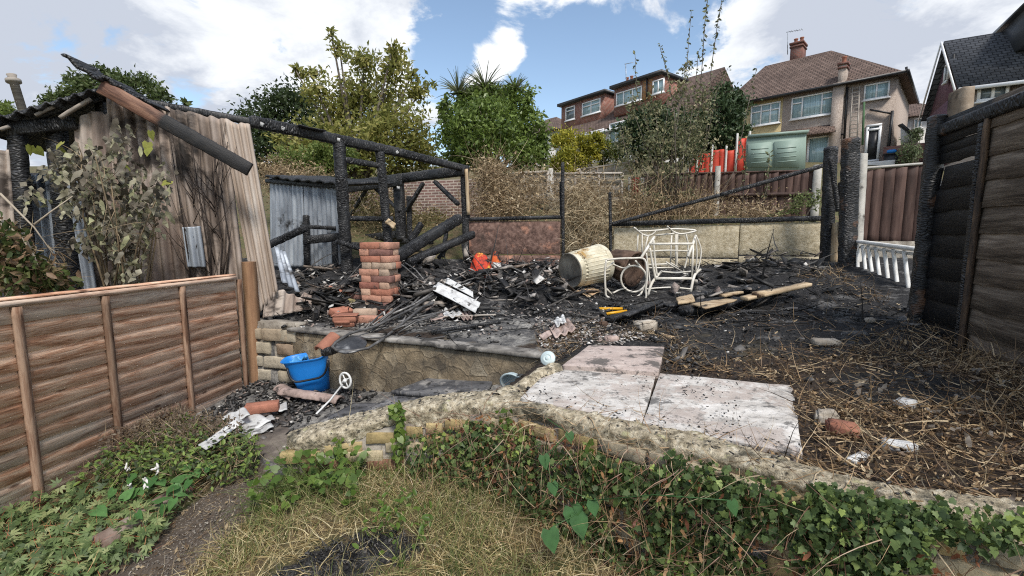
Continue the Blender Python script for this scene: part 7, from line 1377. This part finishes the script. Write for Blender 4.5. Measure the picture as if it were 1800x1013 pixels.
m = MB(); m2 = MB(); k = MB()
for (x0, y0, r0, nn) in heapc:
    q = rng.normal(size=(nn, 2))*r0*.55; hh_ = np.exp(-(q**2).sum(1)/r0**2)*rng.random(nn)*.22; C = np.c_[q+np.array([x0, y0]), hh_]; C[:, 2] += H(C[:, 0], C[:, 1])+.03; C = C[C[:, 1] > 4.0-.42*(C[:, 0]+1.9)+.1]
    a_ = int(len(C)*.66); chips(m, C[:a_], rng.uniform(.05, .34, a_)*rng.uniform(.4, 1.4, a_), .09, tilt=.45, asp=(.07, .45)); chips(m2, C[a_:]+np.array([0, 0, .015]), rng.uniform(.03, .15, len(C)-a_), .12, tilt=.55)
    c3 = C[::3]; D = rng.normal(size=(len(c3), 3)); D[:, 2] = np.abs(D[:, 2])*.4; strands(k, c3, D, rng.uniform(.15, .6, len(c3)), rng.uniform(.008, .025, len(c3)), 4, .3, .3)
tag(m.build('burnt_timber_heap', PB), 'dense tangled heap of burnt timber bits', 'debris', kind='stuff'); tag(k.build('burnt_laths', BLK), 'burnt laths and wires in the heaps', 'debris', kind='stuff')
p, n_, sv, d = wallpt(260, 0.02, fws[-1]*.86, -.055, -.03, -.1, .09); c9 = MB(); chips(c9, p, rng.uniform(.006, .018, 260), .4); tag(c9.build('wall_crumbs', BLK), kind='stuff')
tag(m2.build('sheet_rubble', RUB), 'broken pale sheet bits in the heaps', 'debris', kind='stuff')
m = MB(); C = onup(1300, -2.4, .9, 3.4, 6.2, lambda x, y: sn(np.stack([x, y, 0*x], 1), 3, 1) > -.1); chips(m, C+np.array([0, 0, .012]), rng.uniform(.012, .055, len(C)), .3)
C = onup(320, .8, 3.4, 2.8, 6.6); chips(m, C+np.array([0, 0, .012]), rng.uniform(.008, .03, len(C)), .4); C = onup(700, .2, 1.1, 3.2, 4.1, lambda x, y: sn(np.stack([x, y, 0*x], 1), 4, 6) > .1); chips(m, C+np.array([0, 0, .012]), rng.uniform(.01, .04, len(C)), .35)
tag(m.build('light_rubble', RUB), kind='stuff')
m = MB(); C = onup(1500, -2.6, 3.6, 3.5, 7., offslab); D = rng.normal(size=(len(C), 3)); D[:, 2] = D[:, 2]*.15+.05; strands(m, C+np.array([0, 0, .02]), D, rng.uniform(.1, .5, len(C)), rng.uniform(.005, .02, len(C)), 4, .25, .1); tag(m.build('charred_sticks', BLK), kind='stuff')
LIT = LF('dead_litter', (.025, .018, .013), (.08, .05, .03), (.20, .125, .065), (.38, .26, .14), (.56, .45, .29), trans=.15)
m = MB(); 
lit = lambda x, y: offslab(x, y) & (rng.random(len(x)) < np.clip(1.25-(y-1.9-.25*(x-1.5))*1.1, .06, 1)) & ~((np.hypot((x-1.9)/.4, (y-2.2)/.3) < 1) & (rng.random(len(x)) < .75))
C = onup(4600, .3, 3.4, 1.0, 4.2, lit); D = rng.normal(size=(len(C), 3)); D[:, 2] = np.abs(D[:, 2])*.22; strands(m, C+np.array([0, 0, .012]), D, rng.uniform(.05, .26, len(C)), rng.uniform(.0025, .0065, len(C)), 7, 1.5, .25)
C = onup(50, 1.0, 3.2, 1.2, 3.4, lit); D = rng.normal(size=(len(C), 3)); D[:, 2] = np.abs(D[:, 2])*.3; strands(m, C+np.array([0, 0, .03]), D, rng.uniform(.2, .5, len(C)), .007, 12, 2.0, .3, t=rng.uniform(.5, 1, len(C)))
C = onup(3000, .5, 3.4, 1.0, 4.0, lit); add_leaves(m, C+np.array([0, 0, .018]), rng.uniform(.010, .034, len(C)), basis(rng.normal(size=(len(C), 3))*.5+np.array([0, 0, 1]), rng.normal(size=(len(C), 3))), TP_CURL)
tag(m.build('dead_litter', LIT), 'dead stems, roots and curled leaves on the soil', 'litter', kind='stuff')
m = MB(); C = onup(150, 1.6, 2.7, 1.3, 2.4); add_leaves(m, C+np.array([0, 0, .03]), rng.uniform(.02, .05, len(C)), basis(rng.normal(size=(len(C), 3))*.6+np.array([0, 0, 1]), rng.normal(size=(len(C), 3))), TP_CURL); tag(m.build('shrivelled_leaves', LF('grey_shrivelled', (.10, .085, .07), (.20, .17, .14), (.30, .27, .23))), 'large grey shrivelled leaves in the litter near the right fence', 'litter', kind='stuff')
m = MB(); C = onup(1500, .2, 1.3, 2.9, 3.7, lambda x, y: offslab(x, y)); D = rng.normal(size=(len(C), 3)); D[:, 2] = np.abs(D[:, 2])*.4+.1; strands(m, C, D, rng.uniform(.04, .12, len(C)), .003, 5, 1.2, .3); C = onup(350, 3.2, 4.2, 4.0, 5.2); D = rng.normal(size=(len(C), 3)); D[:, 2] = np.abs(D[:, 2])*.4+.1; strands(m, C, D, rng.uniform(.06, .2, len(C)), .006, 5, 1.2, .3); tag(m.build('dead_roots', LIT), 'fine dead roots fringing the ash', 'litter', kind='stuff')
# debris in the sunken yard
xs = rng.uniform(-2.4, .1, 5000); ys = rng.uniform(2.5, 4.0, 5000); kk = inpoly(xs, ys, spoly) & ((ys > 2.75+.9*(xs+1.9)) | (rng.random(5000) < .06)); C = np.stack([xs[kk], ys[kk], H(xs[kk], ys[kk])+.01], 1)
m = MB(); chips(m, C[::2], rng.uniform(.015, .07, len(C[::2])), .35, tilt=.6); tag(m.build('yard_debris', BLK), kind='stuff'); m = MB(); c2 = C[1::9]; chips(m, c2+np.array([0, 0, .01]), rng.uniform(.01, .045, len(c2)), .35); tag(m.build('yard_rubble', RUB), kind='stuff')

# things that keep the path, the burnt patch and the slabs from looking swept
m = MB(); C = onlow(1300, -2.0, -1.15, 1.3, 2.75, lambda x, y: (abs(x-pathx(y)) < .42) & (rng.random(len(x)) < .25+1.6*abs(x-pathx(y)))); D = rng.normal(size=(len(C), 3)); D[:, 2] = np.abs(D[:, 2])*.2; strands(m, C+np.array([0, 0, .006]), D, rng.uniform(.03, .12, len(C)), rng.uniform(.002, .004, len(C)), 4, 1.2, .3)
C = onlow(260, -2.0, -1.15, 1.3, 2.75, lambda x, y: abs(x-pathx(y)) < .42); add_leaves(m, C+np.array([0, 0, .012]), rng.uniform(.012, .035, len(C)), basis(rng.normal(size=(len(C), 3))*.4+np.array([0, 0, 1]), rng.normal(size=(len(C), 3))), TP_CURL)
tag(m.build('path_litter', LF('path_litter_bits', (.10, .065, .04), (.22, .15, .09), (.40, .30, .18), (.5, .42, .28))), kind='stuff')
m = MB(); C = onlow(900, -1.15, -.3, 1.4, 2.1, lambda x, y: isburn(x, y)); chips(m, C, rng.uniform(.006, .028, len(C)), .4, tilt=.6); D = rng.normal(size=(len(C), 3)); D[:, 2] = np.abs(D[:, 2])*.5; strands(m, C, D, rng.uniform(.03, .12, len(C)), .003, 4, .8, .4); tag(m.build('burnt_grass', BLK), kind='stuff')
m = MB(); C = onup(420, 0, 1.8, 1.6, 3.3, lambda x, y: ~offslab(x, y) & (sn(np.stack([x, y, 0*x], 1), 7, 3) > -.05)); C[:, 2] = .915; chips(m, C, rng.uniform(.004, .016, len(C)), .35); tag(m.build('slab_crumbs', BLK), kind='stuff')
